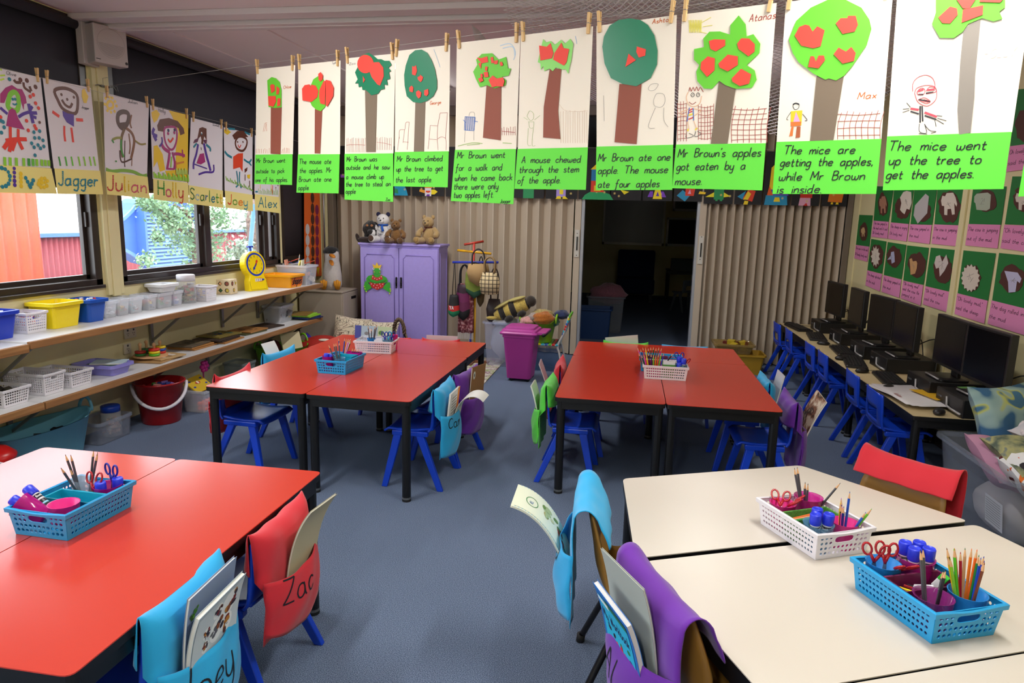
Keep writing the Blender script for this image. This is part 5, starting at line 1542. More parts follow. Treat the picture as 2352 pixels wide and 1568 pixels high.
tree_pic('the clover shaped lime tree', C5, 'hanging picture of a clover shaped lime tree with a boy and brick walls', [(152, 108), (862, 22), (782, 1075), (108, 1085)],
    [(108, 1085), (782, 1075), (755, 1428), (80, 1412)], [(432, 600), (558, 650), (495, 1078), (370, 1078)], m_br2,
    [(580, 118), (632, 185), (640, 275), (690, 258), (742, 330), (735, 400), (640, 490), (700, 530), (715, 600), (680, 660), (560, 668), (480, 640), (435, 608), (380, 668), (320, 665), (270, 610), (262, 540), (285, 490), (245, 450), (245, 370), (320, 355), (315, 290), (360, 240), (440, 238), (515, 262), (518, 190)], m_lime,
    [[(358, 310), (395, 298), (480, 300), (480, 345), (410, 388), (370, 370)], [(570, 330), (600, 290), (660, 292), (702, 335), (700, 390), (655, 425), (580, 370)], [(300, 470), (350, 425), (403, 440), (400, 530), (345, 580), (295, 520)], [(430, 480), (500, 412), (575, 425), (575, 490), (500, 538), (440, 510)], [(530, 590), (600, 518), (675, 560), (660, 630), (590, 648), (535, 615)]],
    [("Mr Brown's apples", 122, 1180, 742), ('got eaten by a', 112, 1278, 625), ('mouse.', 102, 1388, 300)], 62, ('Atanas', 655, 165, 850, 55, m_red_c),
    lambda b, q: (lines_(b, q, P('e0d848'), [[(205 + 6 * i, 150 + (i % 2) * 95), (210 + 6 * i, 245 - (i % 2) * 95)] for i in range(16)] + [[(310, 200), (380, 190)], [(300, 170), (370, 130)], [(290, 240), (340, 250)]], .0016),
        grid(b, q, 120, 185, 765, 1060, 4, 9, m_red_c), grid(b, q, 275, 390, 785, 1050, 6, 9, m_red_c), grid(b, q, 525, 790, 800, 1070, 7, 7, m_red_c, .0016, 30),
        lines_(b, q, m_red_c, [[(205, 685), (212, 655), (222, 685), (236, 655), (248, 682), (262, 652), (275, 682), (288, 655), (312, 690)], [(205, 765), (230, 782), (258, 765)]], .002),
        lines_(b, q, P('2a2a30'), [[(218, 712), (232, 695), (246, 712), (232, 727), (218, 712)], [(258, 712), (272, 695), (286, 712), (272, 727), (258, 712)], [(232, 708), (233, 714)], [(272, 708), (273, 714)], [(188, 995), (185, 1035), (240, 1020), (205, 1000)], [(255, 985), (250, 1025), (298, 1005), (268, 985)]], .0016),
        lines_(b, q, P('e0b898'), [[(200, 690), (185, 730), (200, 780), (240, 800), (285, 775), (300, 720)], [(205, 815), (135, 850), (190, 870)], [(240, 815), (295, 830), (240, 870)], [(195, 905), (205, 970)], [(240, 905), (262, 965)]], .003),
        lines_(b, q, m_blu_c, [[(208, 808), (190, 912)], [(236, 812), (240, 905)]], .003), lines_(b, q, P('c83838'), [[(205, 830), (232, 815)], [(200, 895), (238, 880)], [(205, 845), (230, 835)]], .004), lines_(b, q, P('e8d030'), [[(200, 865), (232, 855)], [(196, 985), (200, 965)], [(250, 975), (268, 960)]], .005)))
tree_pic('heart shaped apples', C5, 'hanging picture of a huge lime tree with four heart shaped apples', [(931, 16), (1738, -91), (1648, 1042), (862, 1065)],
    [(862, 1065), (1650, 1042), (1610, 1455), (832, 1455)], [(1165, 560), (1370, 550), (1290, 1050), (1115, 1058)], m_br2,
    [(955, 300), (1010, 160), (1120, 60), (1250, 0), (1380, 0), (1500, 60), (1560, 150), (1575, 220), (1540, 340), (1430, 500), (1370, 570), (1310, 605), (1255, 590), (1230, 600), (1140, 555), (1030, 470), (985, 400)], m_lime,
    [[(1000, 270), (1035, 205), (1080, 188), (1110, 195), (1135, 240), (1170, 200), (1225, 230), (1195, 350), (1140, 365), (1050, 345)], [(1308, 180), (1345, 140), (1395, 140), (1400, 122), (1458, 122), (1475, 190), (1450, 240), (1360, 258)], [(1292, 410), (1330, 360), (1385, 390), (1425, 355), (1458, 400), (1445, 460), (1360, 480)], [(1102, 505), (1120, 425), (1145, 425), (1160, 465), (1180, 420), (1220, 420), (1228, 455), (1180, 515)]],
    [('The mice are', 915, 1158, 1445), ('getting the apples,', 890, 1248, 1580), ('while Mr Brown', 880, 1355, 1518), ('is inside.', 868, 1450, 1195)], 64, ('Max', 1468, 745, 1605, 50, m_ora),
    lambda b, q: (grid(b, q, 1320, 1640, 830, 1045, 8, 4, m_red_c, .0014, 30), b.mat(P('d8c020')).poly([q(p) for p in ((970, 835), (1055, 828), (1048, 940), (968, 945))], .001), b.mat(P('e8a0c8')).poly([q(p) for p in ((1008, 838), (1040, 915), (985, 925))], .0012), b.mat(P('d8702a')).poly([q(p) for p in ((968, 915), (1048, 912), (1040, 945), (970, 948))], .0014),
        b.mat(P('d8702a')).poly([q(p) for p in ((975, 950), (990, 950), (982, 1020), (958, 1022))], .0014), b.mat(P('a8542a')).poly([q(p) for p in ((1015, 950), (1042, 950), (1038, 1030), (1005, 1035))], .0014),
        lines_(b, q, P('2a2a30'), [[(985, 800), (990, 778), (1030, 780), (1025, 812), (1000, 822), (985, 800)], [(970, 840), (938, 890), (950, 900)], [(1057, 855), (1092, 900), (1075, 905)]], .0014), lines_(b, q, P('2a2a30'), [[(985, 785), (1005, 775), (1030, 782)]], .004)))
tree_pic('the tree with a grey wavy trunk', C6, 'hanging picture of a lime tree on a wavy grey trunk with a red figure', [(280, -102), (1360, -232), (1175, 1035), (197, 1068)],
    [(197, 1068), (1172, 1033), (1108, 1480), (163, 1490)], [(795, 230), (930, 140), (885, 600), (880, 760), (850, 1040), (760, 1055), (748, 860), (770, 480)], M('grey_craft_paper', '857d74', .7),
    [(580, -20), (580, 100), (548, 190), (610, 298), (720, 300), (790, 250), (830, 190), (940, 145), (1030, 170), (1100, 150), (1075, 95), (1120, 60), (1120, -60), (900, -120), (700, -100)], m_lime,
    [[(598, 140), (690, 55), (745, 70), (750, 120), (690, 188), (630, 185)], [(790, 80), (950, 45), (945, 120), (780, 182)], [(740, 0), (790, 70), (840, 75), (890, 0), (870, -60), (760, -60)], [(920, 20), (1080, 25), (1105, 0), (1050, -50), (930, -40)]],
    [('The mice went', 205, 1180, 965), ('up the tree to', 210, 1290, 925), ('get the apples.', 188, 1400, 870)], 74, ('HOLLY', 945, 460, 1190, 70, P('ead6c6')),
    lambda b, q: (lines_(b, q, P('c84858'), [[(398, 715), (400, 650), (440, 605), (500, 588), (550, 610), (572, 660), (565, 690)], [(412, 730), (430, 690), (500, 668), (570, 680), (585, 740), (570, 790), (510, 830), (440, 800), (412, 730)], [(430, 720), (460, 690), (490, 700), (485, 735), (440, 742), (430, 720)], [(500, 715), (530, 680), (575, 690), (575, 720), (500, 735)], [(440, 780), (490, 765), (535, 795), (500, 810), (440, 780)]], .0016), lines_(b, q, P('c84858'), [[(438, 715), (480, 700)], [(510, 705), (570, 700)], [(380, 850), (445, 860)], [(490, 880), (585, 915)], [(480, 785), (520, 795)]], .006),
        lines_(b, q, P('2a2830'), [[(440, 740), (480, 740)], [(500, 730), (560, 722)], [(445, 780), (535, 795)], [(455, 830), (455, 960)], [(470, 830), (475, 950)], [(380, 872), (445, 892)], [(490, 905), (580, 935)]], .004), lines_(b, q, P('2a2830'), [[(380, 840), (350, 805)], [(370, 850), (320, 855)], [(370, 862), (318, 880)], [(585, 905), (628, 910)], [(590, 925), (660, 945)], [(580, 935), (640, 970)], [(570, 940), (580, 990)], [(450, 970), (450, 1030), (505, 1040), (490, 970)], [(490, 975), (530, 1020), (580, 1030), (540, 1042)], [(445, 1045), (510, 1050)]], .0013)))
def part_pic():
    t0, t1 = 5.185, 5.52
    p = lambda u, z: (u, z - TP0.z)
    g = 'apple tree stories on the clothes line'
    loc = TREE @ Vector((5.35, -.1, 0))
    t = thing('tree_picture', 'hanging apple tree picture cut off by the right edge of the photo', 'picture', loc, 0, g)
    X = TR(*(-loc)) @ TREE
    MB(X).mat(m_sheet).poly([p(t0, 2.245), p(t1, 2.24), p(t1, 1.80), p(t0, 1.805)], 0).build('drawing_sheet', t, solid=.0007)
    b = MB(X).mat(m_green)
    b.poly([p(t0, 1.805), p(t1, 1.80), p(t1, 1.63), p(t0 - .004, 1.625)], .0022)
    b.mat(m_ink)
    for c, z in (('O', 1.745), ('r', 1.697), ('t', 1.648)):
        write(b, c, t0 + .012, z - TP0.z, .028, .003, .0034)
    b.build('caption_strip', t, solid=.0007)
    MB(X).mat(m_br2).poly([p(5.3, 2.05), p(5.36, 2.05), p(5.37, 1.81), p(5.31, 1.81)], .0024).mat(m_lime).disc(5.34, -.2, .11, .004, .12, 16).build('cut_out_tree', t, solid=.0009)
part_pic()
# the lines the pictures hang from
m_wire = M('thin_line', '9a9690', .5)
E0 = Vector(TP0)
pts = [TREE @ Vector((u, tq(588, 158)[1] + .022 - (u - 1.62) * .0235, 0)) for u in (1.4, 2, 3, 4, 5, 6.2)]
tag(MB().tube([Vector((-3.565, 4.30, 2.335))] + pts, .0012, 5).build('clothes_line', None, m_wire), 'thin line running from the window post across the room holding the apple tree pictures', 'line')
LX = -3.43
LEFT = frame((LX, 4.0, 2.2), (0, 1, 0), (0, 0, 1))
lq = uv_of(LEFT)
a0, a1 = on_plane(0, 157, (LX, 0, 0), (1, 0, 0)), on_plane(585, 301, (LX, 0, 0), (1, 0, 0))
dz = (a1.z - a0.z) / (a1.y - a0.y)
tag(MB().tube([(LX, y, a0.z + (y - a0.y) * dz + .004) for y in (1.2, 3, 5, 7.5)], .0012, 5).build('clothes_line', None, m_wire), 'thin line along the windows holding the name paintings', 'line')
tb = thing('turnbuckle', 'small metal turnbuckle tying the apple tree line to the window post', 'turnbuckle', (-3.555, 4.33, 2.335))
MB().tube([(0, -.07, .0), (0, .0, .002)], .007, 8).build('barrel', tb, m_steel)
MB().tube([(0, -.12, -.005), (0, -.09, .004), (0, -.07, 0)], .003, 6).tube([(0, .0, 0), (.01, .03, .012), (.015, .05, -.01), (.0, .06, -.03)], .003, 6).build('hook', tb, m_steel)
for w_ in ([(.0, -.05, .006), (.01, -.06, .05), (.02, -.03, .06)], [(.0, .03, .006), (.012, .06, .02), (.01, .075, -.012)]):
    MB().tube(w_, .0016, 5).build('loose_wire', tb, m_steel)

# ------------------------------------------------------------------ painted name pictures along the windows
L1, L2 = crop(0, 140, 4.9), crop(220, 180, 4.9)
m_paperw = M('white_painting_paper', 'd9d4da', .75)
m_namey = M('pale_yellow_card', 'e4d683', .7)
pnt = lambda c: M('poster_paint_' + c, c, .45)
def name_picture(C_, desc, short, sheet, strip, art, name, dots, box, tops):
    q = lambda p: lq(*C_(p))
    S4 = [q(p) for p in sheet]
    loc = LEFT @ Vector(((S4[0][0] + S4[1][0]) / 2, (S4[0][1] + S4[1][1]) / 2, 0))
    t = thing('name_painting', desc, 'picture', loc, 0, 'painted name pictures along the windows')
    wob = lambda p: (p.x, p.y, p.z + .010 * sin(p.y * 7 + loc.y * 3) * (1 if p.y < .1 else 0))
    X = TR(*(-loc)) @ LEFT
    b = MB(X)
    b.mat(m_paperw).poly(S4, 0)
    st = [0]
    def F(c, pts):
        st[0] += 1
        b.mat(pnt(c)).poly([q(p) for p in pts], .0008 + .00012 * st[0])
    def K(c, pts, wd, closed=False):
        st[0] += 1
        b.mat(pnt(c)).stroke([q(p) for p in pts], wd / C_((1, 0))[0] if False else wd * .0006, .0008 + .00012 * st[0], closed=closed)
    def D(c, pts, r):
        st[0] += 1
        for p in pts:
            x, y = q(p)
            st[0] += .15
            b.mat(pnt(c)).disc(x, y, r * .0006, .0008 + .00012 * st[0], n=9)
    art(F, K, D)
    if tops:
        tx, x0, y0, x1, h = tops
        a, e = q((x0, y0)), q((x1, y0 + (x1 - x0) * .22))
        b.mat(m_ink)
        write(b, tx, a[0], a[1], q((x0, y0 - h))[1] - a[1], .0016, .003, fit=e[0] - a[0], rise=(e[1] - a[1]) / (e[0] - a[0]))
    b.build('painted_sheet', t, solid=.0007)
    s_ = MB(X)
    s_.mat(m_namey).poly([q(p) for p in strip], .0045)
    x0, y0, x1, y1, h, pen = box
    a, e = q((x0, y0)), q((x1, y1))
    write(s_, name, a[0], a[1], q((x0, y0 - h))[1] - a[1], pen, .0062, shear=.08, fit=e[0] - a[0], dots=[pnt(c) for c in dots], rise=(e[1] - a[1]) / (e[0] - a[0]))
    s_.build('name_strip', t, solid=.0007)
    for i, (f, sd) in enumerate(((.05, 'left'), (-.045, 'right'))):
        cx, cy = S4[i]
        peg(LEFT @ Vector((cx + f * .55, cy + .014 + f * dz * .5, .0035)), pi / 2, rp.uniform(-.1, .1), 'wooden peg on the %s corner of the painting of %s' % (sd, short), 'pegs on the name painting line')
    return t
TEAL, PUR, MAG, RED, BRN, YEL, GRN, LIM = '15788c', '4a2390', 'a01c6c', 'd8321f', '5c2a18', 'e0bc1c', '2f8c2a', '86c42a'
def art_olive(F, K, D):
    K('b8d83a', [(0, 95), (20, 100)], 14); K('b8d83a', [(0, 165), (55, 160)], 14); K('b8d83a', [(0, 215), (45, 200)], 14)
    K(BRN, [(155, 210), (180, 240), (235, 240)], 26); D(BRN, [(228, 212), (300, 220), (398, 292)], 22); K(BRN, [(262, 240), (275, 300), (345, 350)], 24); K(BRN, [(330, 285), (350, 340)], 26)
    F(MAG, [(0, 470), (0, 370), (60, 300), (130, 270), (190, 310), (245, 318), (285, 400), (298, 475), (268, 485), (265, 550), (240, 480), (215, 380), (150, 340), (110, 345), (80, 380), (45, 472)])
    K('7ac42a', [(110, 380), (160, 350), (200, 400), (205, 500), (180, 560), (110, 540), (85, 500), (95, 440)], 46, True)
    D(TEAL, [(140, 430), (168, 430)], 14); K(TEAL, [(138, 478), (160, 492), (188, 480)], 14)
    F(MAG, [(95, 560), (130, 528), (170, 555), (200, 640), (275, 772), (65, 730)])
    K(PUR, [(0, 525), (40, 560), (80, 595)], 26); K(PUR, [(205, 630), (260, 595), (320, 575)], 28); K(PUR, [(318, 480), (335, 560), (370, 700)], 34); K(PUR, [(330, 560), (360, 510)], 28); K(PUR, [(335, 585), (412, 585)], 32); K(PUR, [(350, 620), (405, 640)], 28)
    K(RED, [(110, 740), (112, 880)], 30); K(RED, [(200, 765), (200, 880)], 28); K(RED, [(60, 895), (180, 880), (295, 880)], 36); K(RED, [(100, 890), (35, 985)], 40); K(RED, [(120, 900), (100, 1020)], 36); K(RED, [(170, 890), (130, 1005)], 36); K(RED, [(200, 890), (250, 995)], 34)
    D(RED, [(335, 400), (370, 380), (395, 475), (428, 530), (400, 760), (385, 730), (312, 780), (293, 672), (0, 630)], 18); D(BRN, [(440, 690)], 14)
    D(TEAL, [(100, 205), (40, 745), (10, 805), (375, 800), (440, 788), (385, 865), (435, 865), (478, 892), (350, 925), (422, 945), (487, 960), (378, 970), (450, 982), (388, 1060), (28, 685), (5, 672)], 18)
    for i, (x, c) in enumerate(((45, LIM), (105, LIM), (175, LIM), (258, LIM), (315, GRN), (362, '5cb42a'), (405, LIM), (460, LIM), (500, LIM), (540, LIM))):
        K(c, [(x, 1080 + i * 4), (x + 4, 1180)], 30)
def art_jagger(F, K, D):
    K(BRN, [(615, 330), (735, 308), (850, 365), (875, 460), (848, 590), (715, 545), (650, 440)], 34, True); D(BRN, [(690, 378), (755, 432), (830, 408)], 15); K(BRN, [(695, 435), (730, 490), (785, 520), (812, 475)], 26)
    F(PUR, [(700, 560), (760, 590), (830, 600), (830, 740), (750, 690), (708, 620)]); K(RED, [(588, 570), (665, 625)], 30); K(RED, [(855, 660), (932, 665)], 32); K(RED, [(722, 730), (722, 810), (732, 905)], 24); K(RED, [(800, 750), (822, 915)], 26)
    F(YEL, [(920, 330), (945, 308), (965, 350), (992, 400), (970, 475), (940, 470), (918, 400)])
    for x, c in ((670, GRN), (742, '4cac2a'), (810, '6cbc3a'), (890, LIM), (950, LIM), (1015, LIM), (1062, LIM)):
        K(c, [(x - 12, 1075), (x, 1130), (x + 8, 1180)], 18)
def art_julian(F, K, D):
    K(YEL, [(150, 255), (190, 275), (192, 325), (150, 340), (125, 300)], 30, True); D(YEL, [(110, 225), (185, 220), (215, 260), (232, 310), (210, 370), (170, 380), (130, 362), (100, 290), (155, 212)], 17)
    K('4a2414', [(245, 470), (255, 400), (310, 375), (365, 400), (360, 490), (310, 560), (265, 530)], 52, True); F('4a2414', [(250, 500), (350, 490), (310, 570), (270, 560)]); K('7a4a28', [(400, 410), (385, 500), (400, 560)], 22)
    K('6a4a20', [(320, 570), (290, 660), (285, 780), (300, 890)], 34); K('7a4a28', [(340, 560), (400, 610), (430, 690), (420, 790), (395, 900)], 34); K('7a4a28', [(370, 620), (385, 760), (375, 850)], 16); K(GRN, [(285, 690), (282, 790), (312, 885)], 24); K('4a2414', [(268, 810), (290, 940), (400, 905)], 18); K('4a2414', [(325, 700), (322, 960), (330, 990)], 12); K('7a4a28', [(405, 900), (402, 985)], 10)
    K('8a8a30', [(185, 690), (230, 670), (285, 668)], 26); K(GRN, [(178, 690), (200, 725)], 18); K('8a7a30', [(440, 700), (500, 740), (560, 735)], 20); D(GRN, [(225, 932)], 11)
    K('7aa83a', [(112, 1020), (180, 1045), (300, 1035), (420, 1050), (520, 1095), (572, 1085)], 36)
def art_holly(F, K, D):
    F('e2bc14', [(820, 360), (1040, 412), (1032, 1170), (900, 1100), (900, 800), (930, 600), (860, 430)]); F('e2bc14', [(625, 380), (680, 350), (720, 400), (690, 470), (655, 500), (630, 430)]); F('e2bc14', [(650, 760), (690, 750), (750, 850), (780, 1030), (720, 1050), (690, 930), (650, 1000)]); F('e2bc14', [(780, 1040), (900, 1030), (890, 1110), (800, 1100)])
    K(PUR, [(655, 560), (640, 620), (690, 650)], 40); K(PUR, [(650, 640), (680, 700)], 44)
    F(BRN, [(690, 530), (720, 460), (820, 445), (920, 480), (985, 560), (998, 620), (950, 640), (930, 560), (850, 530), (770, 540), (760, 600), (700, 590)])
    K(MAG, [(775, 560), (830, 545), (900, 560), (910, 680), (880, 780), (840, 800), (790, 740), (768, 640)], 26, True); D(MAG, [(812, 620), (882, 610)], 20); D('2a2a5c', [(815, 585), (885, 580)], 20); K(RED, [(812, 680), (835, 715), (870, 670)], 24)
    K(MAG, [(740, 740), (770, 790), (830, 830)], 44); K(PUR, [(740, 660), (745, 720), (715, 765)], 22); K(MAG, [(830, 830), (815, 940), (800, 1020)], 36); K(MAG, [(860, 830), (885, 940), (880, 1020)], 32); K(MAG, [(880, 850), (930, 850), (1000, 870)], 36); K(MAG, [(970, 800), (980, 890)], 22); K(MAG, [(790, 1015), (880, 1020)], 22); K(LIM, [(850, 880), (842, 1000)], 18); K('c8782a', [(900, 930), (905, 1090)], 20); K('c8782a', [(900, 960), (990, 940)], 22)
    for i in range(22):
        x = 650 + i * 18
        K(LIM if i % 2 else '9cc84a', [(x, 1050 + (i % 3) * 18 + i * 1.5), (x + 8, 1120 + i * 2)], 26)
    for i in range(8):
        K('b4d46a', [(900 + i * 16, 1010 + (i % 2) * 20), (905 + i * 16, 1080)], 20)
def art_scarlett(F, K, D):
    F(BRN, [(1165, 560), (1200, 548), (1245, 565), (1248, 700), (1220, 650), (1200, 740), (1180, 650), (1140, 690)]); D('e0e4e8', [(1190, 615)], 16); D(TEAL, [(1190, 625)], 11); F('5c2448', [(1095, 730), (1110, 690), (1160, 665), (1145, 715)]); F('5c2448', [(1210, 690), (1250, 690), (1245, 740), (1215, 720)]); K(BRN, [(1200, 690), (1195, 740)], 40)
    K(TEAL, [(1135, 730), (1098, 775)], 26); K(TEAL, [(1240, 745), (1285, 785), (1285, 820)], 34); K(PUR, [(1150, 740), (1130, 850), (1100, 950), (1098, 1020)], 34); K(PUR, [(1215, 730), (1240, 850), (1270, 960), (1290, 1040)], 44); K(PUR, [(1110, 965), (1180, 990), (1250, 1015)], 16); K(PUR, [(1155, 1080), (1230, 1055), (1320, 1050), (1325, 970)], 26)
    F(MAG, [(1170, 850), (1215, 840), (1230, 940), (1180, 968), (1132, 955)]); K(BRN, [(1182, 775), (1186, 805)], 10)
def art_joey(F, K, D):
    K(TEAL, [(1490, 565), (1565, 572)], 28); K(TEAL, [(1675, 605), (1735, 632)], 28); F(YEL, [(1442, 575), (1480, 570), (1520, 605), (1480, 635), (1445, 610)])
    K(BRN, [(1600, 660), (1660, 660), (1700, 700), (1690, 770), (1650, 815), (1590, 790), (1570, 720)], 34, True); F(BRN, [(1535, 640), (1590, 590), (1660, 590), (1715, 660), (1680, 660), (1620, 640), (1560, 690)]); D(BRN, [(1595, 715), (1655, 715)], 15); K(RED, [(1598, 745), (1615, 778), (1632, 748)], 16)
    F('d8401f', [(1545, 880), (1600, 845), (1655, 840), (1650, 1050), (1620, 1000), (1545, 1020)]); K(TEAL, [(1450, 820), (1480, 860), (1530, 890)], 34); K(TEAL, [(1665, 910), (1720, 945), (1750, 910)], 28); K(TEAL, [(1720, 945), (1750, 980)], 24)
    K(TEAL, [(1582, 1040), (1595, 1130), (1595, 1200), (1575, 1222)], 24); K(TEAL, [(1618, 1050), (1615, 1150), (1635, 1235)], 24); F(BRN, [(1672, 1020), (1705, 1000), (1700, 1040), (1675, 1062)]); K(BRN, [(1678, 1080), (1678, 1150)], 16); K(BRN, [(1728, 1150), (1730, 1220)], 16); F(YEL, [(1700, 1085), (1735, 1080), (1730, 1130), (1705, 1120)])
    for i in range(18):
        x = 1460 + i * 17
        K(LIM, [(x, 1100 + i * 7 + (i % 3) * 14), (x + 12, 1150 + i * 7)], 12)
def art_alex(F, K, D):
    K(TEAL, [(1795, 1275), (1822, 1275)], 24); K(YEL, [(1850, 1195), (1850, 1240)], 12); K(YEL, [(1975, 1190), (1970, 1270)], 14); K(RED, [(1990, 1200), (1985, 1310)], 16); D(BRN, [(2025, 1230), (2050, 1205)], 12)
    for i in range(14):
        x = 1830 + i * 16
        K(LIM, [(x, 1240 + (i % 3) * 12), (x + 8, 1300 + i)], 10)
    K(BRN, [(1880, 800), (1950, 760), (2000, 840), (1940, 910)], 30, True)
name_picture(L1, 'hanging painting of a girl with magenta hair and a green face, leftmost by the window', 'the magenta haired girl', [(-90, 62), (455, 186), (568, 1205), (-100, 1160)], [(-100, 1160), (570, 1208), (635, 1495), (-90, 1480)], art_olive, 'Olive', [TEAL, PUR, YEL, TEAL, YEL], (-75, 1415, 525, 1420, 215, .019), ('Olive', 68, 150, 175, 40))
name_picture(L1, 'hanging painting of a big smiling brown outlined head over a purple body', 'the big smiling head', [(480, 188), (1020, 302), (1117, 1238), (605, 1208)], [(605, 1208), (1120, 1235), (1155, 1500), (640, 1495)], art_jagger, 'Jagger', [TEAL], (650, 1395, 1090, 1410, 150, .010), ('Jagger', 915, 528, 1000, 28))
name_picture(L2, 'hanging painting of a long brown figure under a yellow sun', 'the long brown figure', [(85, 157), (597, 287), (577, 1110), (105, 1048)], [(105, 1045), (577, 1108), (600, 1350), (120, 1305)], art_julian, 'Julian', ['b82838', 'b82838', YEL, YEL, 'c8506c', 'c8506c'], (125, 1255, 560, 1290, 165, .010), ('Julian', 360, 270, 465, 38))
name_picture(L2, 'hanging painting with yellow ground and a face under a brown hat of hair', 'the figure on yellow ground', [(610, 302), (1040, 415), (1032, 1178), (640, 1130)], [(640, 1130), (1032, 1175), (1045, 1408), (645, 1360)], art_holly, 'Holly', [GRN, 'c8506c', YEL, YEL, 'c83838'], (695, 1315, 975, 1345, 160, .011), ('Holly', 700, 372, 780, 45))
name_picture(L2, 'hanging painting of a figure with purple legs and a magenta patch', 'the purple legged figure', [(1070, 440), (1428, 532), (1425, 1262), (1040, 1200)], [(1040, 1200), (1425, 1262), (1430, 1458), (1048, 1408)], art_scarlett, 'Scarlett', ['1f6a34', '9cb8c8', '1f6a34', '2a5c8c', GRN, TEAL, GRN, YEL], (1055, 1355, 1415, 1405, 125, .009), ('Scarlett', 1312, 530, 1388, 26))
name_picture(L2, 'hanging painting of a figure in a red shirt with blue legs', 'the red shirted figure', [(1440, 550), (1765, 625), (1760, 1310), (1450, 1262)], [(1447, 1262), (1760, 1310), (1765, 1495), (1455, 1455)], art_joey, 'Joey', [RED, '6a9c3a', 'e8842a', '2a8ca0'], (1480, 1410, 1700, 1435, 105, .010), None)
name_picture(L2, 'hanging painting almost hidden behind the first apple tree picture', 'the mostly hidden painting', [(1790, 640), (2085, 715), (2057, 1335), (1785, 1300)], [(1785, 1300), (2057, 1335), (2072, 1518), (1785, 1480)], art_alex, 'Alex', [TEAL], (1825, 1445, 2030, 1455, 110, .010), None)

# ------------------------------------------------------------------ farm animal posters on the right wall
C7 = crop(1900, 400, 3.92)
WR = frame((XR - .004, 5.5, 1.3), (0, -1, 0), (0, 0, 1))
wq = uv_of(WR)
m_fgreen, m_mud, m_fpink, m_fleece = M('deep_green_card', '14702e', .7), M('mud_brown_card', '4c241c', .75), M('pink_card', 'd886b4', .7), M('pale_cut_paper', 'cfc6b8', .7)
rf = random.Random(3)
def farm(desc, G, K, blob, animal, mk, lines, C_=C7):
    q = lambda p: wq(*C_(p))
    g = [q(p) for p in G]
    loc = WR @ Vector((sum(p[0] for p in g) / 4, sum(p[1] for p in g) / 4, 0))
    t = thing('farm_poster', desc, 'poster', loc, 0, 'farm animal posters on the right wall')
    X = TR(*(-loc)) @ WR
    MB(X).mat(m_fgreen).poly(g, 0).build('green_card', t, solid=.001)
    s_ = MB(X).mat(m_fpink)
    s_.poly([q(p) for p in K], .0016)
    s_.mat(m_ink)
    h = 30 * (K[1][0] - K[0][0]) / 200
    for i, tx in enumerate(lines):
        f = (i + .75) / (max(len(lines), 2) + .35)
        a = (K[0][0] * (1 - f) + K[3][0] * f + 8, K[0][1] * (1 - f) + K[3][1] * f)
        e = (K[1][0] * (1 - f) + K[2][0] * f, K[1][1] * (1 - f) + K[2][1] * f)
        wd = min(.94, len(tx) / 22 + .12)
        e = (a[0] + (e[0] - a[0]) * wd, a[1] + (e[1] - a[1]) * wd)
        A, E = q(a), q(e)
        write(s_, tx, A[0], A[1], .026, .0022, .0026, fit=E[0] - A[0], rise=(E[1] - A[1]) / (E[0] - A[0]))
    s_.build('caption_strip', t, solid=.0008)
    m_ = MB(X).mat(m_mud)
    cx, cy, rx, ry, n = blob
    m_.poly([q((cx + rx * (1 + rf.uniform(-.16, .1)) * cos(2 * pi * i / n), cy + ry * (1 + rf.uniform(-.16, .1)) * sin(2 * pi * i / n))) for i in range(n)][::-1], .0020)
    m_.build('mud_patch', t, solid=.0008)
    an = MB(X).mat(mk or m_fleece)
    an.poly([q(p) for p in animal], .0036)
    if len(animal) > 6:
        an.mat(P('8a8480'))
        xs, ys = [p[0] for p in animal], [p[1] for p in animal]
        x0, x1, y0, y1 = min(xs), max(xs), min(ys), max(ys)
        for i in range(4):
            an.stroke([q((x0 + (x1 - x0) * rf.uniform(.3, .6), y0 + (y1 - y0) * rf.uniform(.3, .7))), q((x0 + (x1 - x0) * rf.uniform(.4, .7), y0 + (y1 - y0) * rf.uniform(.3, .7)))], .002, .0046)
    an.build('cut_out_animal', t, solid=.0008)
def fleecy(cx, cy, rx, ry, n=22, j=.18):
    return [(cx + rx * (1 + (j if i % 2 else -j)) * cos(2 * pi * i / n), cy + ry * (1 + (j if i % 2 else -j)) * sin(2 * pi * i / n)) for i in range(n)][::-1]
def cow(x0, y0, x1, y1):
    w, h = x1 - x0, y1 - y0
    return [(x0 + a * w, y0 + b * h) for a, b in ((.0, .35), (.08, .12), (.25, .15), (.35, .0), (.75, -.02), (.9, .2), (1.0, .5), (.95, .62), (.82, .45), (.85, .98), (.68, 1.0), (.62, .72), (.4, .74), (.38, 1.02), (.2, 1.0), (.2, .6), (.05, .58))]
farm('small farm poster with a cream calf, hung alone at the far left of the rows', [(283, 365), (410, 370), (378, 655), (257, 635)], [(257, 635), (378, 652), (360, 788), (240, 755)], (330, 520, 38, 85, 18), cow(308, 480, 345, 560), P('c8a878'), ['The cow is in the mud', 'Oh lovely lovely mud'])
farm('farm poster with a reddish cow, upper row far left', [(445, 108), (600, 112), (553, 428), (418, 418)], [(418, 418), (555, 428), (545, 580), (398, 562)], (503, 275, 45, 105, 20), cow(472, 200, 540, 350), P('a87860'), ['The cow jumped in', 'the mud and it said', 'Oh lovely mud'])
farm('farm poster with a white fluffy sheep standing tall, upper row', [(604, 112), (782, 115), (735, 448), (575, 432)], [(572, 434), (735, 448), (715, 605), (550, 580)], (680, 305, 72, 105, 22), [(690, 160), (720, 150), (760, 160), (765, 260), (745, 320), (720, 310), (700, 360), (680, 345), (660, 320), (672, 260), (660, 210)], None, ['The sheep is saying', 'Oh lovely mud'])
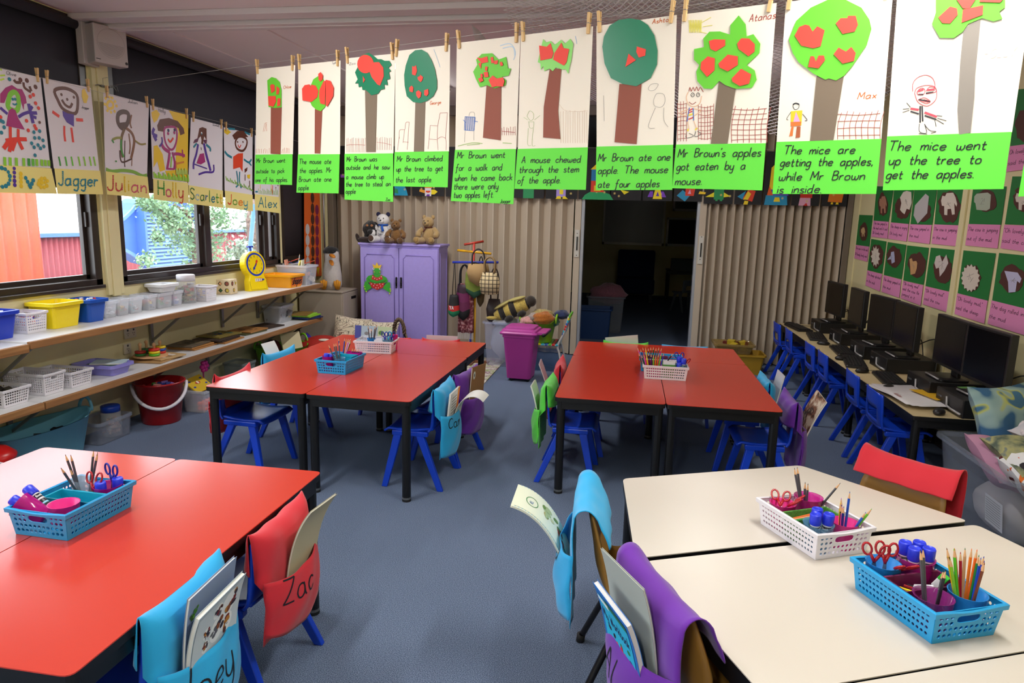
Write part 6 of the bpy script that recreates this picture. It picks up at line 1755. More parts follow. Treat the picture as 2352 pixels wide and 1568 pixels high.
farm('farm poster with a scribbled diamond shaped animal, upper row', [(787, 115), (990, 115), (945, 455), (750, 448)], [(745, 450), (943, 458), (922, 628), (728, 602)], (865, 340, 72, 95, 20), [(890, 175), (920, 200), (905, 350), (820, 445), (782, 370), (795, 280)], P('b4b0b0'), ['The cow jumped in', 'the mud'])
farm('farm poster with a black and white spotted cow, upper row', [(995, 115), (1232, 112), (1185, 460), (965, 450)], [(962, 452), (1190, 460), (1160, 648), (940, 625)], (1105, 290, 104, 145, 20), cow(1030, 170, 1175, 365), None, ['The cow is jumping', 'in the mud'])
farm('farm poster with a grey green boxy cow, upper row right', [(1316, 110), (1614, 110), (1565, 455), (1275, 448)], [(1272, 448), (1562, 455), (1535, 668), (1245, 640)], (1435, 240, 105, 98, 20), [(1330, 200), (1352, 175), (1450, 165), (1480, 185), (1470, 310), (1440, 328), (1350, 320), (1340, 260), (1328, 250)], P('a8b4a0'), ['The cow is jumping', 'out of the mud.'])
farm('farm poster at the right edge of the photo, upper row', [(1668, 20), (1990, 20), (1960, 465), (1600, 450)], [(1597, 455), (1960, 468), (1930, 720), (1562, 665)], (1790, 220, 110, 130, 30), cow(1700, 150, 1850, 320), None, ['"Oh lovely mud"', 'said the cow'])
farm('farm poster with a white sheep, lower row far left', [(397, 582), (533, 605), (495, 895), (362, 862)], [(362, 865), (495, 900), (475, 1055), (345, 1000)], (445, 735, 62, 110, 22), fleecy(438, 740, 36, 82), None, ['The sheep splashed', 'in the mud'])
farm('farm poster with a small blue winged animal, lower row second', [(545, 610), (712, 635), (670, 945), (510, 905)], [(508, 908), (668, 950), (650, 1112), (490, 1058)], (605, 745, 68, 98, 24), [(545, 770), (575, 735), (580, 700), (605, 695), (610, 740), (612, 790), (585, 805), (580, 765)], P('a8acc8'), ['The sheep jumped in', 'the mud'])
farm('farm poster with a tan dog shaped animal, lower row', [(720, 640), (915, 662), (868, 995), (685, 955)], [(685, 958), (866, 1000), (842, 1182), (662, 1115)], (808, 815, 82, 115, 20), [(745, 765), (765, 755), (775, 785), (805, 780), (815, 800), (810, 850), (795, 895), (755, 905), (752, 830)], P('c09464'), ['"Oh lovely mud"', 'said the cow. He', 'jumped in it'])
farm('farm poster with a white animal of two joined pieces, lower row', [(933, 660), (1155, 682), (1100, 1055), (885, 1005)], [(885, 1008), (1098, 1058), (1075, 1240), (862, 1170)], (1040, 860, 88, 135, 30), [(970, 800), (985, 740), (1020, 728), (1040, 790), (1078, 722), (1095, 800), (1060, 870), (1018, 922), (1012, 840), (985, 850)], P('c8beb8'), ['"Oh lovely mud"', 'said the cow'])
farm('farm poster with a big shaggy cream sheep, lower row', [(1228, 685), (1518, 712), (1448, 1138), (1175, 1070)], [(1172, 1072), (1446, 1138), (1415, 1345), (1148, 1258)], (1300, 930, 84, 130, 20), fleecy(1295, 935, 78, 115, 30, .1), None, ['"Oh lovely mud,"', 'said the sheep'])
farm('farm poster with a white dog scribbled blue, lower row at the photo edge', [(1548, 708), (1860, 740), (1810, 1220), (1485, 1135)], [(1483, 1135), (1810, 1215), (1780, 1450), (1445, 1345)], (1665, 940, 118, 125, 20), [(1602, 870), (1720, 885), (1755, 940), (1740, 980), (1715, 960), (1700, 1060), (1640, 1065), (1635, 970)], P('b8b8d4'), ['The dog rolled in', 'the mud'])
farm('farm poster glimpsed between the last two apple tree pictures', [(1215, 700), (1450, 680), (1430, 1110), (1160, 1145)], [(1158, 1145), (1430, 1110), (1410, 1310), (1130, 1345)], (1275, 980, 75, 130, 24), cow(1290, 900, 1390, 1050), None, ['Oh lovely mud', 'said the'], C_=C6)

# ------------------------------------------------------------------ black space posters above the folding wall
m_space = M('black_card', '17161a', .7)
BW = frame((0, YB - .085, 1.8), (1, 0, 0), (0, 0, 1))
bq = uv_of(BW)
ed = [(780, 866), (870, 943), (947, 1020), (1024, 1097), (1100, 1173), (1177, 1249), (1253, 1325), (1329, 1400), (1403, 1472), (1476, 1543), (1547, 1612), (1616, 1682), (1686, 1748), (1751, 1813), (1817, 1880), (1886, 1944)]
ARTW = ['a purple square planet', 'a blue and green globe', 'a yellow winged rocket', 'a hidden rocket', 'hidden stars', 'a green rocket body', 'a lilac and yellow robot', 'a big coloured rocket on a green hill', 'a yellow triangle', 'a yellow rocket with purple fins', 'a blue and red rocket', 'a green and yellow rocket', 'a red rocket with a yellow window', 'a blue rocket with a yellow door', 'a red and pink rocket', 'an orange rocket']
rs = random.Random(9)
for i, (x0, x1) in enumerate(ed):
    yb = 446 + (x0 - 780) * .021 + (4 if x0 > 1600 else 0)
    A, B_ = bq(x0, yb), bq(x1, yb + .5)
    w_, z0, zt_ = B_[0] - A[0], A[1], A[1] + .545
    loc = BW @ Vector(((A[0] + B_[0]) / 2, (z0 + zt_) / 2, 0))
    t = thing('space_poster', 'black space poster with %s above the folding wall' % ARTW[i], 'poster', loc, 0, 'black space posters above the folding wall')
    b = MB()
    FRm = frame((0, 0, 0), (1, 0, 0), (0, 0, 1))
    b.X = FRm
    h_ = (zt_ - z0) / 2
    b.mat(m_space).poly([(-w_ / 2, -h_), (w_ / 2, -h_), (w_ / 2, h_), (-w_ / 2, h_)], 0)
    b.build('black_card', t, solid=.0012)
    c = MB(FRm)
    def rk(col, pts, w):
        c.mat(P(col)).poly([(p[0] * w_, -h_ + p[1]) for p in pts], w)
    if i == 0:
        rk('9a50d0', [(-.1, .19), (.06, .19), (.06, .225), (-.1, .225)], .002)
        rk('9a50d0', [(-.46, .19), (-.34, .19), (-.34, .225), (-.46, .225)], .002)
    elif i == 1:
        rk('1c9cc8', [(.0, 0), (.42, .0), (.38, .06), (.3, .12), (.0, .14)], .002); rk('2c9c5c', [(0, .03), (.12, .02), (.1, .07), (0, .08)], .003)
    elif i == 2:
        rk('e8a020', [(-.28, .05), (0, .02), (0, .06), (-.26, .075)], .002); rk('f0d81c', [(0, .02), (.2, .02), (.3, .05), (.2, .075), (0, .07)], .002); rk('e4dce4', [(-.1, 0), (.1, 0), (.1, .09), (-.1, .09)], .003); rk('d84420', [(-.07, .045), (0, .035), (.07, .045), (.07, .06), (-.07, .06)], .004); rk('6a2aa8', [(-.06, 0), (.05, 0), (.05, .02), (-.03, .02)], .004); rk('e88a20', [(-.12, .09), (.14, .09), (0, .15)], .003)
    elif i in (5, 11):
        rk('1a8c50', [(-.16, .045 if i == 11 else 0), (.18, .045 if i == 11 else 0), (.18, .16), (-.16, .16)], .002)
        if i == 11:
            rk('e8d81c', [(-.46, .07), (-.16, .07), (-.16, .12)], .002); rk('e8d81c', [(.18, .07), (.42, .08), (.18, .12)], .002); rk('1a8c50', [(-.1, .03), (-.02, .03), (-.02, .05), (-.1, .05)], .0025); rk('1a8c50', [(.06, .03), (.14, .03), (.14, .05), (.06, .05)], .0025)
    elif i == 6:
        rk('a890dc', [(-.16, .02), (.14, .02), (.14, .15), (-.16, .15)], .002); rk('f0d81c', [(-.18, 0), (.0, .0), (-.02, .03), (-.12, .03)], .003); rk('f0d81c', [(.04, 0), (.22, .0), (.12, .03), (.05, .03)], .003); rk('f0d81c', [(-.06, .05), (.06, .05), (.06, .1), (-.06, .1)], .003)
    elif i == 7:
        rk('1f9c5c', [(-.4, 0), (.62, 0), (.5, .06), (.2, .09), (-.1, .09), (-.3, .05)], .002); rk('d83a20', [(-.12, .08), (.3, .08), (.3, .2), (-.12, .2)], .003); rk('e8c01c', [(-.02, .09), (.2, .09), (.18, .15), (-.02, .15)], .004); rk('1c78b0', [(-.12, .2), (.3, .2), (.3, .32), (-.12, .32)], .003); rk('f0d020', [(-.15, .32), (.32, .32), (.1, .4)], .003)
    elif i == 8:
        rk('e8d81c', [(-.06, .06), (.1, .09), (-.2, .11)], .002)
    elif i == 9:
        rk('7a3cc0', [(-.34, .04), (-.16, .04), (-.16, .1), (-.26, .1)], .002); rk('7a3cc0', [(.3, .04), (.1, .04), (.1, .1), (.2, .1)], .002); rk('f0d81c', [(-.16, .02), (.16, .02), (.06, .16), (-.06, .16)], .003); rk('5a2ab0', [(-.05, .05), (.06, .05), (0, .1)], .004)
    elif i == 10:
        rk('1c8cb8', [(-.4, .06), (-.1, .0), (.06, .06), (-.2, .12)], .002); rk('d83a20', [(-.1, .06), (.2, .06), (.24, .14), (-.1, .14)], .003); rk('e0a0c0', [(-.02, .08), (.1, .08), (.06, .13)], .004); rk('f0c820', [(.36, .08), (.6, .08), (.62, .1), (.4, .11)], .002)
    elif i == 12:
        rk('d83a20', [(-.2, .06), (.16, .03), (.26, .14), (.0, .16)], .002); rk('1c8cb8', [(-.4, .08), (-.2, .05), (-.1, .14)], .0018); rk('f0d020', [(-.18, .05), (.0, .05), (.1, .11), (-.02, .14)], .003); rk('f0d020', [(-.16, .0), (.0, .0), (.02, .035), (-.12, .04)], .003)
    elif i == 13:
        rk('1c8cb8', [(-.44, 0), (.42, 0), (.38, .1), (-.4, .1)], .002); rk('f0d020', [(-.1, .035), (.14, .035), (.1, .08), (-.06, .08)], .003); rk('5a3cb0', [(-.34, .1), (.44, .1), (.3, .16), (-.3, .16)], .0025); rk('e8601c', [(-.36, .1), (-.14, .1), (-.3, .2)], .003); rk('f0d020', [(-.3, .16), (.3, .16), (.25, .4), (.0, .46), (-.28, .38)], .002)
    elif i == 14:
        rk('d8a0b8', [(-.24, 0), (.2, 0), (.18, .08), (-.2, .08)], .002); rk('c8281c', [(-.2, .08), (.24, .08), (.24, .14), (-.2, .14)], .002); rk('c8281c', [(-.06, 0), (.1, 0), (.04, .03)], .003)
    elif i == 15:
        rk('e07a1c', [(-.26, .045), (.3, .04), (.34, .14), (-.22, .15)], .002); rk('f0d020', [(-.14, .02), (-.04, .02), (-.05, .04), (-.12, .04)], .003); rk('f0d020', [(.06, .02), (.18, .02), (.16, .04), (.08, .04)], .003)
    c.mat(P('e8d080'))
    for k in range(3):
        sx, sy = rs.uniform(-.4, .4) * w_, -h_ + rs.uniform(.04, .4)
        for a in range(4):
            c.stroke([(sx - .014 * cos(a * pi / 4), sy - .014 * sin(a * pi / 4)), (sx + .014 * cos(a * pi / 4), sy + .014 * sin(a * pi / 4))], .0028, .0022)
    c.build('pasted_shapes', t, solid=.0006)
tag(MB().tube([(-3.4, YB - .08, 2.295), (0, YB - .08, 2.30), (2.2, YB - .08, 2.295)], .002, 5).build('clothes_line', None, m_wire), 'line across the folding wall from which the black space posters hang', 'line')

# orange bead poster and the pole beside it in the left corner
XO = frame((-3.575, 7.0, 1.2), (.06, .998, 0), (0, 0, 1))
oq = uv_of(XO)
CO = crop(640, 380, 4.9)
q = lambda x, y: oq(*CO((x, y)))
loc = XO @ Vector((*q(370, 600), 0))
t = thing('bead_poster', 'long orange poster with three columns of painted beads hanging in the left corner', 'poster', loc)
X = TR(*(-loc)) @ XO
MB(X).mat(P('d8601c', .7)).poly([q(285, 30), q(455, 30), q(485, 1240), q(360, 1255), q(290, 1250)], 0).build('orange_card', t, solid=.0012)
b = MB(X)
for c, x0, y0, y1, n, r in (('c4bcbc', 322, 655, 1150, 4, 23), ('4a2818', 376, 60, 1150, 9, 20), ('7a1c48', 428, 440, 1140, 6, 20)):
    for i in range(n):
        a, e = q(x0 + i * .8, y0 + (y1 - y0) * i / n), q(x0 + i * .8, y0 + (y1 - y0) * (i + 1) / n)
        b.mat(P(c)).disc(a[0], (a[1] + e[1]) / 2, abs(q(x0 + r, y0)[0] - q(x0, y0)[0]), .002, (a[1] - e[1]) / 2, 14)
for x in (372, 440):
    b.mat(P('d8b01c')).poly([q(x - 18, 1150), q(x + 20, 1145), q(x + 4, 1240)], .002)
b.build('painted_beads', t)
tag(MB().tube([(-3.50, 7.50, .72), (-3.50, 7.50, 2.2)], .012, 10).build('pole', None, m_steel), 'grey metal pole standing in the left corner beside the orange poster', 'pole')

# ================================================================== THINGS ON AND UNDER THE SHELVES
def rr(hx_, hy, r, z, n=4):
    out = []
    for sx, sy, a0 in ((1, 1, 0), (-1, 1, pi / 2), (-1, -1, pi), (1, -1, 1.5 * pi)):
        for i in range(n + 1):
            a = a0 + pi / 2 * i / n
            out.append((sx * (hx_ - r) + r * cos(a), sy * (hy - r) + r * sin(a), z))
    return out
def tub(name, label, cat, loc, L, W, H, m, tp=.02, rim=.014, r=.02, group=None, rz=0.0, mrim=None):
    """an open moulded box, L along local x, W along local y"""
    t = thing(name, label, cat, loc, rz, group)
    a, b, c, d = L / 2 - tp, W / 2 - tp, L / 2, W / 2
    MB().loops([rr(a, b, r, 0), rr(c, d, r, H), rr(c - .003, d - .003, r, H), rr(a - .003, b - .003, r, .004)], smooth=False).build('shell', t, m)
    if rim:
        MB().loops([rr(c, d, r, H - .022), rr(c + rim, d + rim, r + rim, H - .018), rr(c + rim, d + rim, r + rim, H), rr(c - .002, d - .002, r, H + .001)], False, False).build('rim', t, mrim or m, solid=.002)
    return t
rk_ = random.Random(21)
def bits(label, loc, hx_, hy, z0, z1, cols, n, size, name='toy_pieces', ball=False):
    b = MB()
    for i in range(n):
        b.mat(P(rk_.choice(cols), .4))
        p = (rk_.uniform(-hx_, hx_), rk_.uniform(-hy, hy), rk_.uniform(z0, z1))
        s = size * rk_.uniform(.6, 1.2)
        if ball:
            b.ball(p, s / 2, 7, 5)
        else:
            b.box((0, 0, 0), (s, s * rk_.uniform(.4, 1), s * rk_.uniform(.3, .8)), TR(*p) @ RZ(rk_.uniform(0, 6)) @ RX(rk_.uniform(-.7, .7)))
    o = b.build(name, None, loc=loc)
    return tag(o, label, 'toy pieces', kind='stuff')
m_tblue, m_tyel, m_tora = M('royal_blue_tub', '1437b8', .35), M('yellow_tub', 'f0d818', .35), M('orange_yellow_tub', 'f2a60c', .35)
m_cl = clear('clear_box_plastic', 'e6eaf2', .30)
MIX = ['d8382a', '2a6ad0', '2aa048', 'f0d020', 'e8e8e8', 'e87820', 'c83a8c']
ZS = .801
gT = 'storage tubs along the upper shelf'
tub('storage_tub', 'royal blue storage tub at the left end of the upper shelf', 'tub', (-3.475, 3.16, ZS), .20, .24, .155, m_tblue, group=gT)
bits('coloured counters heaped in the royal blue tub at the left end', (-3.475, 3.16, ZS), .075, .09, .10, .15, MIX, 70, .022)
tub('storage_tub', 'bright yellow storage tub on the upper shelf', 'tub', (-3.485, 3.645, ZS), .19, .225, .155, m_tyel, .018, group=gT)
tub('storage_tub', 'royal blue storage tub with a red dot right of the yellow tub', 'tub', (-3.485, 3.89, ZS), .185, .165, .145, M('mid_blue_tub', '1450b4', .35), .018, group=gT)
tag(MB().cyl((0, 0, 0), .006, .001, 12, X=RY(pi / 2)).build('sticker', None, P('e84830'), loc=(-3.407, 3.93, ZS + .055)), 'round red sticker on the royal blue tub', 'sticker')
bits('small coloured toy pieces in the royal blue tub right of the yellow tub', (-3.485, 3.89, ZS), .07, .06, .10, .145, ['d8382a', 'e8e8e8', '2a6ad0', '2aa048'], 60, .016)
sb = make_basket(.165, .145, .12, .008, 11, 9, 6, .32, True, 'perforated_basket')
paint(sb, m_bwhite)
sb.location = (-3.49, 3.43, ZS)
tag(sb, 'white small holed basket between the blue and yellow tubs on the upper shelf', 'basket', 'white baskets on the shelves')
bits('blue and red counters showing inside the white small holed basket', (-3.49, 3.43, ZS), .06, .05, .03, .09, ['2a50c8', 'd8382a', '2a50c8'], 24, .03)
dup(sb, (-3.455, 5.09, ZS), 0, 'small white holed basket beside the shape sorting cube', 'basket', 'white baskets on the shelves')
bits('blue and yellow pieces in the small white basket beside the cube', (-3.455, 5.09, ZS), .055, .045, .03, .09, ['2a50c8', 'e8c020'], 16, .03)
for i, (a, b, cs, wd) in enumerate(((3.99, 4.105, ['e4e4ea', 'd0d4e0', 'c8c8d0'], 'white lids'), (4.115, 4.225, ['b04a3c', '8a5a48', '6a8a4a', 'c8a040'], 'reddish beads'), (4.24, 4.36, ['8ac0c8', 'c83a3c', 'e0e0e4', '58a0a8'], 'pale blue pieces'), (4.415, 4.51, ['3a3c48', 'd8503a', '2a50a0', 'd8c040'], 'dark mixed pieces'), (4.525, 4.685, ['d84838', '4aa058', 'e0e0e4', 'd0a0a0'], 'red and green pieces'), (4.70, 4.81, ['e060a0', 'e0e0e8', '6080d0'], 'pink and white pieces'))):
    tub('clear_box', 'small clear plastic box of %s in the row on the upper shelf' % wd, 'box', (-3.51, (a + b) / 2, ZS), .155, b - a, .112, m_cl, .008, .006, .01, 'small clear boxes along the upper shelf')
    bits('%s inside the small clear box' % wd, (-3.51, (a + b) / 2, ZS), .055, (b - a) / 2 - .02, .012, .062, cs, 46, .024)
tub('white_tray', 'white open tray resting on the clear boxes behind the big jar', 'tray', (-3.51, 4.67, ZS + .1135), .15, .2, .06, M('milky_plastic', 'e4e6ea', .4), .02, .006)
def jar(label, loc, r, h, mlid, cols, lid_h=.03, n=60, size=.03):
    t = thing('jar', label, 'jar', loc)
    MB().lathe([(0, 0), (r * .95, 0), (r, .01), (r, h - lid_h - .01), (r * .9, h - lid_h)], 20).build('glass', t, m_clc)
    MB().lathe([(r * .94, h - lid_h), (r * .96, h - lid_h), (r * .96, h - .004), (r * .9, h), (0, h)], 20).build('lid', t, mlid)
    bits('pieces filling the ' + label, loc, r * .6, r * .6, .02, (h - lid_h) * .7, cols, n, size)
jar('tall clear jar with a white lid full of beads', (-3.475, 4.91, ZS), .072, .225, m_bwhite, ['b04a3c', '8a7a58', '7a8a5a', 'c8a060', 'c86858', '6a5048'], .05, 80)
jar('small dark jar beside the tall white lidded jar', (-3.50, 5.0, ZS), .028, .15, clear('pale_lid', 'c8ccd4', .8), ['2a3c40', '3a6a70', '203048'], .02, 30, .02)
# shape sorting cube
t = thing('shape_sorter', 'pale wooden shape sorting cube with cut holes', 'toy', (-3.545, 5.58, ZS), .12)
m_ply = M('pale_plywood', 'd9c6a2', .6)
MB().box((0, 0, .065), (.13, .13, .13)).build('box', t, m_ply, bevel=.003)
h = MB()
F1, F2 = frame((0, -.0655, .065), (1, 0, 0), (0, 0, 1)), frame((.0655, 0, .065), (0, 1, 0), (0, 0, 1))
for Fm, sh in ((F1, ((-.03, .03, 'd9a070', 4), (.03, .03, '8a4a38', 16), (-.028, -.03, '2a5c3a', 4), (.03, -.03, 'c8b048', 6))), (F2, ((-.03, .03, '8a4a38', 16), (.03, .03, 'e0c020', 3), (-.005, -.03, 'c8a030', 5)))):
    h.X = Fm
    for x, y, c, n in sh:
        h.mat(P('3a2c20')).disc(x, y, .021, .0004, n=n)
        h.mat(P(c)).disc(x + .003, y, .015, .0008, n=n)
h.build('shape_holes', t, None)
# teaching clock
t = thing('teaching_clock', 'yellow plastic teaching clock with blue rim and red and blue hands', 'clock', (-3.46, 5.93, ZS), 1.3)
CF = frame((0, -.035, .0), (1, 0, 0), (0, .16, 1))
m_cy, m_cb, m_crr = M('clock_yellow', 'f5d60a', .3), M('clock_blue', '1d3bb0', .4), P('d8301c', .4)
bd = MB(CF)
prf = [(-.115, 0), (.115, 0), (.105, .10), (.09, .125)] + [(.128 * cos(a), .245 + .128 * sin(a)) for a in [radians(-48 + 276 * i / 22) for i in range(23)]] + [(-.09, .125), (-.105, .10)]
bd.prism(prf, -.07, 0)
bd.build('body', t, m_cy, bevel=.006)
fc = MB(CF).mat(m_cb).disc(0, .245, .110, .001, n=30).mat(m_cy).disc(0, .245, .092, .002, n=30)
fc.mat(P('2a2a1c'))
for n in range(1, 13):
    a = radians(90 - 30 * n)
    s_ = str(n)
    write(fc, s_, .076 * cos(a) - (.006 if n < 10 else .011), .245 + .076 * sin(a) - .008, .017, .0024, .003, shear=0)
fc.build('dial', t)
for m_, a, L in ((m_crr, 62, .05), (m_cb, 232, .065)):
    hb = MB(CF @ TR(0, .245, .006) @ RZ(radians(a))).mat(m_).poly([(-.012, -.006), (L * .6, -.006), (L * .6, -.014), (L, 0), (L * .6, .014), (L * .6, .006), (-.012, .006)])
    hb.build('hand', t, None, solid=.003)
ct = MB(CF).mat(P('e8e0c0')).poly([(-.035, .085), (.05, .085), (.05, .115), (-.035, .115)], .001).mat(m_crr).stroke([(-.035, .085), (.05, .085), (.05, .115), (-.035, .115)], .005, .002, False, True)
ct.mat(m_cb)
for i, c in enumerate('105'):
    write(ct, c, -.022 + i * .024, .092, .016, .003, .003, shear=0)
ct.tube([(.05, .10, .004), (.07, .10, .004)], .008, 8)
ct.build('counter', t)
MB(CF).mat(P('2a2a1c')).stroke([(-.10, .09), (-.098, .02), (-.09, .012), (.09, .012), (.098, .02), (.10, .09)], .002, .001, False).build('outline', t)
MB(CF).tube([(0, .37, -.035), (0, .41, -.035)], .010, 8).box((0, .415, -.035), (.06, .014, .03)).build('knob', t, m_cb, bevel=.003)
# bins at the far end of the upper shelf
t = tub('storage_tub', 'orange yellow storage bin with a label reading shapes', 'tub', (-3.41, 6.33, ZS), .33, .27, .125, m_tora, .02, .014, group=gT)
lb = MB(frame((.147, 0, .055), (0, 1, 0), (.02 / .125, 0, 1)))
lb.mat(P('f0781c')).poly([(-.11, -.04), (.11, -.04), (.11, .04), (-.11, .04)], .008)
lb.mat(m_ink)
write(lb, 'shapes', -.095, -.02, .075, .011, .0095, fit=.185)
lb.build('label_card', t, solid=.0006)
tub('clear_box', 'clear storage box heaped with pens and folders behind the shapes bin', 'box', (-3.41, 6.635, ZS), .35, .25, .20, m_cl, .02, .012, .02)
ps = random.Random(4)
for i in range(9):
    c, wd = ps.choice((('d84a30', 'red'), ('1f9a8a', 'teal'), ('e8e8e8', 'white'), ('2a50b0', 'blue'), ('303038', 'black')))
    p = Vector((-3.52 + ps.uniform(0, .18), 6.58 + ps.uniform(0, .1), ZS + .17 + .006 * i))
    pencil(p, p + Vector((ps.uniform(-.05, .09), ps.uniform(-.1, .1), ps.uniform(.0, .05))).normalized() * .15, c, '%s pen lying on top of the clear box behind the shapes bin' % wd, 'pens in the clear box on the shelf')
for i, (c, wd) in enumerate((('f0e070', 'yellow'), ('e8e4c0', 'cream'), ('e8a088', 'salmon'))):
    o = tag(MB().box((0, 0, 0), (.012, .09, .12)).build('card', None, P(c)), '%s card standing up in the clear box behind the shapes bin' % wd, 'card')
    o.location, o.rotation_euler = (-3.36 + i * .03 * (1 if i < 2 else -2.4), 6.60, ZS + .19), (0, .3 - .2 * i, .2)
bits('jumble of pens and cards inside the clear box behind the shapes bin', (-3.41, 6.635, ZS), .13, .08, .02, .15, ['b8b0c0', '8a90a0', 'd8d0c8', 'e8a088', '7a8ab0'], 60, .07)
# ------------------------------------------------------------------ lower shelf
ZL = .4465
gb = 'white baskets on the shelves'
wb = make_basket(.29, .17, .095, .012, 16, 10, 5, .40, False, 'perforated_basket')
paint(wb, m_bwhite)
wb.location = (-3.44, 3.60, ZL)
tag(wb, 'shallow white basket third from the left on the lower shelf', 'basket', gb)
dup(wb, (-3.44, 3.14, ZL), 0, 'shallow white basket at the left end of the lower shelf', 'basket', gb)
bits('dark ropes lying in the leftmost white basket of the lower shelf', (-3.44, 3.14, ZL), .10, .05, .03, .07, ['3a3830', '4a4438', '2c2a28'], 40, .05)
w2 = make_basket(.28, .15, .125, .010, 16, 10, 7, .34, True, 'perforated_basket')
paint(w2, m_bwhite)
w2.location = (-3.44, 3.40, ZL)
tag(w2, 'deep white basket with slot handles, second on the lower shelf', 'basket', gb)
m_lil = M('lilac_plastic', '8f8ad8', .4)
tub('lilac_tray', 'lilac plastic tray of storybooks on the lower shelf', 'tray', (-3.43, 3.93, ZL), .30, .19, .07, m_lil, .02, .012)
for i, (c, wd) in enumerate((('5a4a38', 'brown'), ('3a5a48', 'dark green'), ('b8ccd8', 'pale blue'))):
    o = thing('storybook', '%s covered storybook lying in the lilac tray' % wd, 'book', (-3.44 + .02 * i, 3.93 + .012 * i, ZL + .045 + .012 * i), .3 * i - .2, 'storybooks in the lilac tray')
    MB().box((0, 0, 0), (.2, .14, .010)).build('cover', o, P(c), bevel=.001)
    MB().box((0, 0, 0), (.196, .141, .007)).build('pages', o, m_page)
def board(label, loc, rz, w, d, cols, n=1, cat='puzzle', th=.011):
    o = thing('puzzle_board', label, cat, loc, rz, 'wooden puzzle boards on the lower shelf')
    MB().box((0, 0, th / 2), (w, d, th)).build('base_board', o, P(cols[0]), bevel=.002)
    pc = MB()
    for k in range(7 * n):
        pc.mat(P(rk_.choice(cols[1:]))).disc(rk_.uniform(-w * .35, w * .35), rk_.uniform(-d * .35, d * .35), rk_.uniform(.015, .035), th + .0006 + .0002 * k, rk_.uniform(.012, .03), 8, rk_.uniform(0, 3))
    pc.build('puzzle_pieces', o, solid=.0004)
    return o
WD = ['b08a58', '9a7446', 'c8a878', '7a5a3c', 'd8c8a8']
board('bottom wooden puzzle board under the ring stacker', (-3.42, 4.40, ZL), .1, .30, .30, WD)
board('upper wooden puzzle board with white pieces beside the ring stacker', (-3.40, 4.44, ZL + .0125), -.15, .28, .24, ['c0a070', 'd8d0c0', 'e0d8cc', 'a88860'], 2)
t = thing('ring_stacker', 'wooden ring stacking toy with coloured rings on four pegs', 'toy', (-3.42, 4.38, ZL + .026), .3)
MB().cyl((0, 0, 0), .115, .012, 24).build('base', t, m_wood)
for i, (x, y, cs) in enumerate(((.045, -.05, ('5ab02a', 'e8d020', 'c8281c')), (.05, .05, ('c8281c', '1f4ab0', 'e8c820')), (-.05, -.05, ('2a7a3a', 'a82820')), (-.045, .05, ('2a7a3a', '1f6a3a')))):
    MB().lathe([(.009, .012), (.009, .085), (.013, .09), (.013, .10), (0, .112)], 10, (x, y, 0)).build('peg', t, m_wood)
    for k, c in enumerate(cs):
        MB().lathe([(.012, 0), (.036, .001), (.038, .009), (.036, .017), (.012, .018)], 18, (x, y, .0125 + .0185 * k)).build('ring', t, P(c, .4))
DK = [['5c5040', '3a3428', '6a5c44', '7c6c50'], ['a8743c', '8a5a2c', 'b88850', '6a4a2a'], ['3a2c24', '4a3828', '2c2420', '5a4630'], ['7a6a2c', 'b8a04a', '3a5a48', '2c3c6a'], ['4a4a28', '6a6a38', '8a8048', '3a3c20']]
for i, (x, y, z, w, d, k, lb) in enumerate(((-3.44, 4.90, 0, .24, .30, 1, 'bottom board of the first puzzle stack beside the ring stacker'), (-3.44, 4.88, 1, .22, .28, 1, 'middle board of the first puzzle stack'), (-3.45, 4.86, 2, .22, .27, 0, 'dark top board of the first puzzle stack'),
        (-3.40, 5.22, 0, .26, .32, 1, 'bottom board of the big middle puzzle stack'), (-3.41, 5.20, 1, .24, .30, 2, 'dark second board of the big middle puzzle stack'), (-3.41, 5.17, 2, .24, .30, 2, 'dark third board of the big middle puzzle stack'), (-3.43, 5.25, 3, .23, .30, 3, 'yellow and green top board of the big middle puzzle stack'),
        (-3.43, 5.64, 0, .26, .30, 4, 'olive bottom board of the third puzzle stack'), (-3.42, 5.68, 1, .24, .28, 1, 'brown top board of the third puzzle stack'), (-3.42, 5.98, 0, .24, .28, 2, 'dark puzzle board lying alone toward the far end'))):
    board(lb, (x, y, ZL + .0125 * z), rk_.uniform(-.15, .15), w, d, DK[k], 2)
tub('clear_box', 'clear box of craft scraps on the far end of the lower shelf', 'box', (-3.47, 6.33, ZL + .001), .2, .28, .17, m_cl, .012, .008, .02)
bits('grey and black craft scraps in the clear box on the lower shelf', (-3.47, 6.33, ZL), .07, .10, .02, .14, ['6a6668', '8a8488', 'b0a8ac', '3a383c', '4a4448', 'c8a850'], 50, .07)
for i, (c, wd, dx) in enumerate((('1c2c5c', 'navy blue'), ('1f3478', 'dark blue'), ('8cc42a', 'lime green'), ('7ab82a', 'bright green'), ('8a6a2c', 'ochre')) and (('1c2c5c', 'navy blue', .02), ('1f3478', 'dark blue', .0), ('8cc42a', 'lime green', .01), ('9ad03a', 'bright lime', -.02), ('8a6a2c', 'ochre brown', -.05))):
    o = tag(MB().box((0, 0, 0), (.2, .26, .012)).build('folder', None, P(c, .4), bevel=.002), '%s folder in the stack at the far end of the lower shelf' % wd, 'folder', 'folders stacked on the lower shelf')
    o.location, o.rotation_euler = (-3.31 + dx * .6, 6.60 + dx, ZL + .007 + .0125 * i), (0, 0, .1 * i - .2)
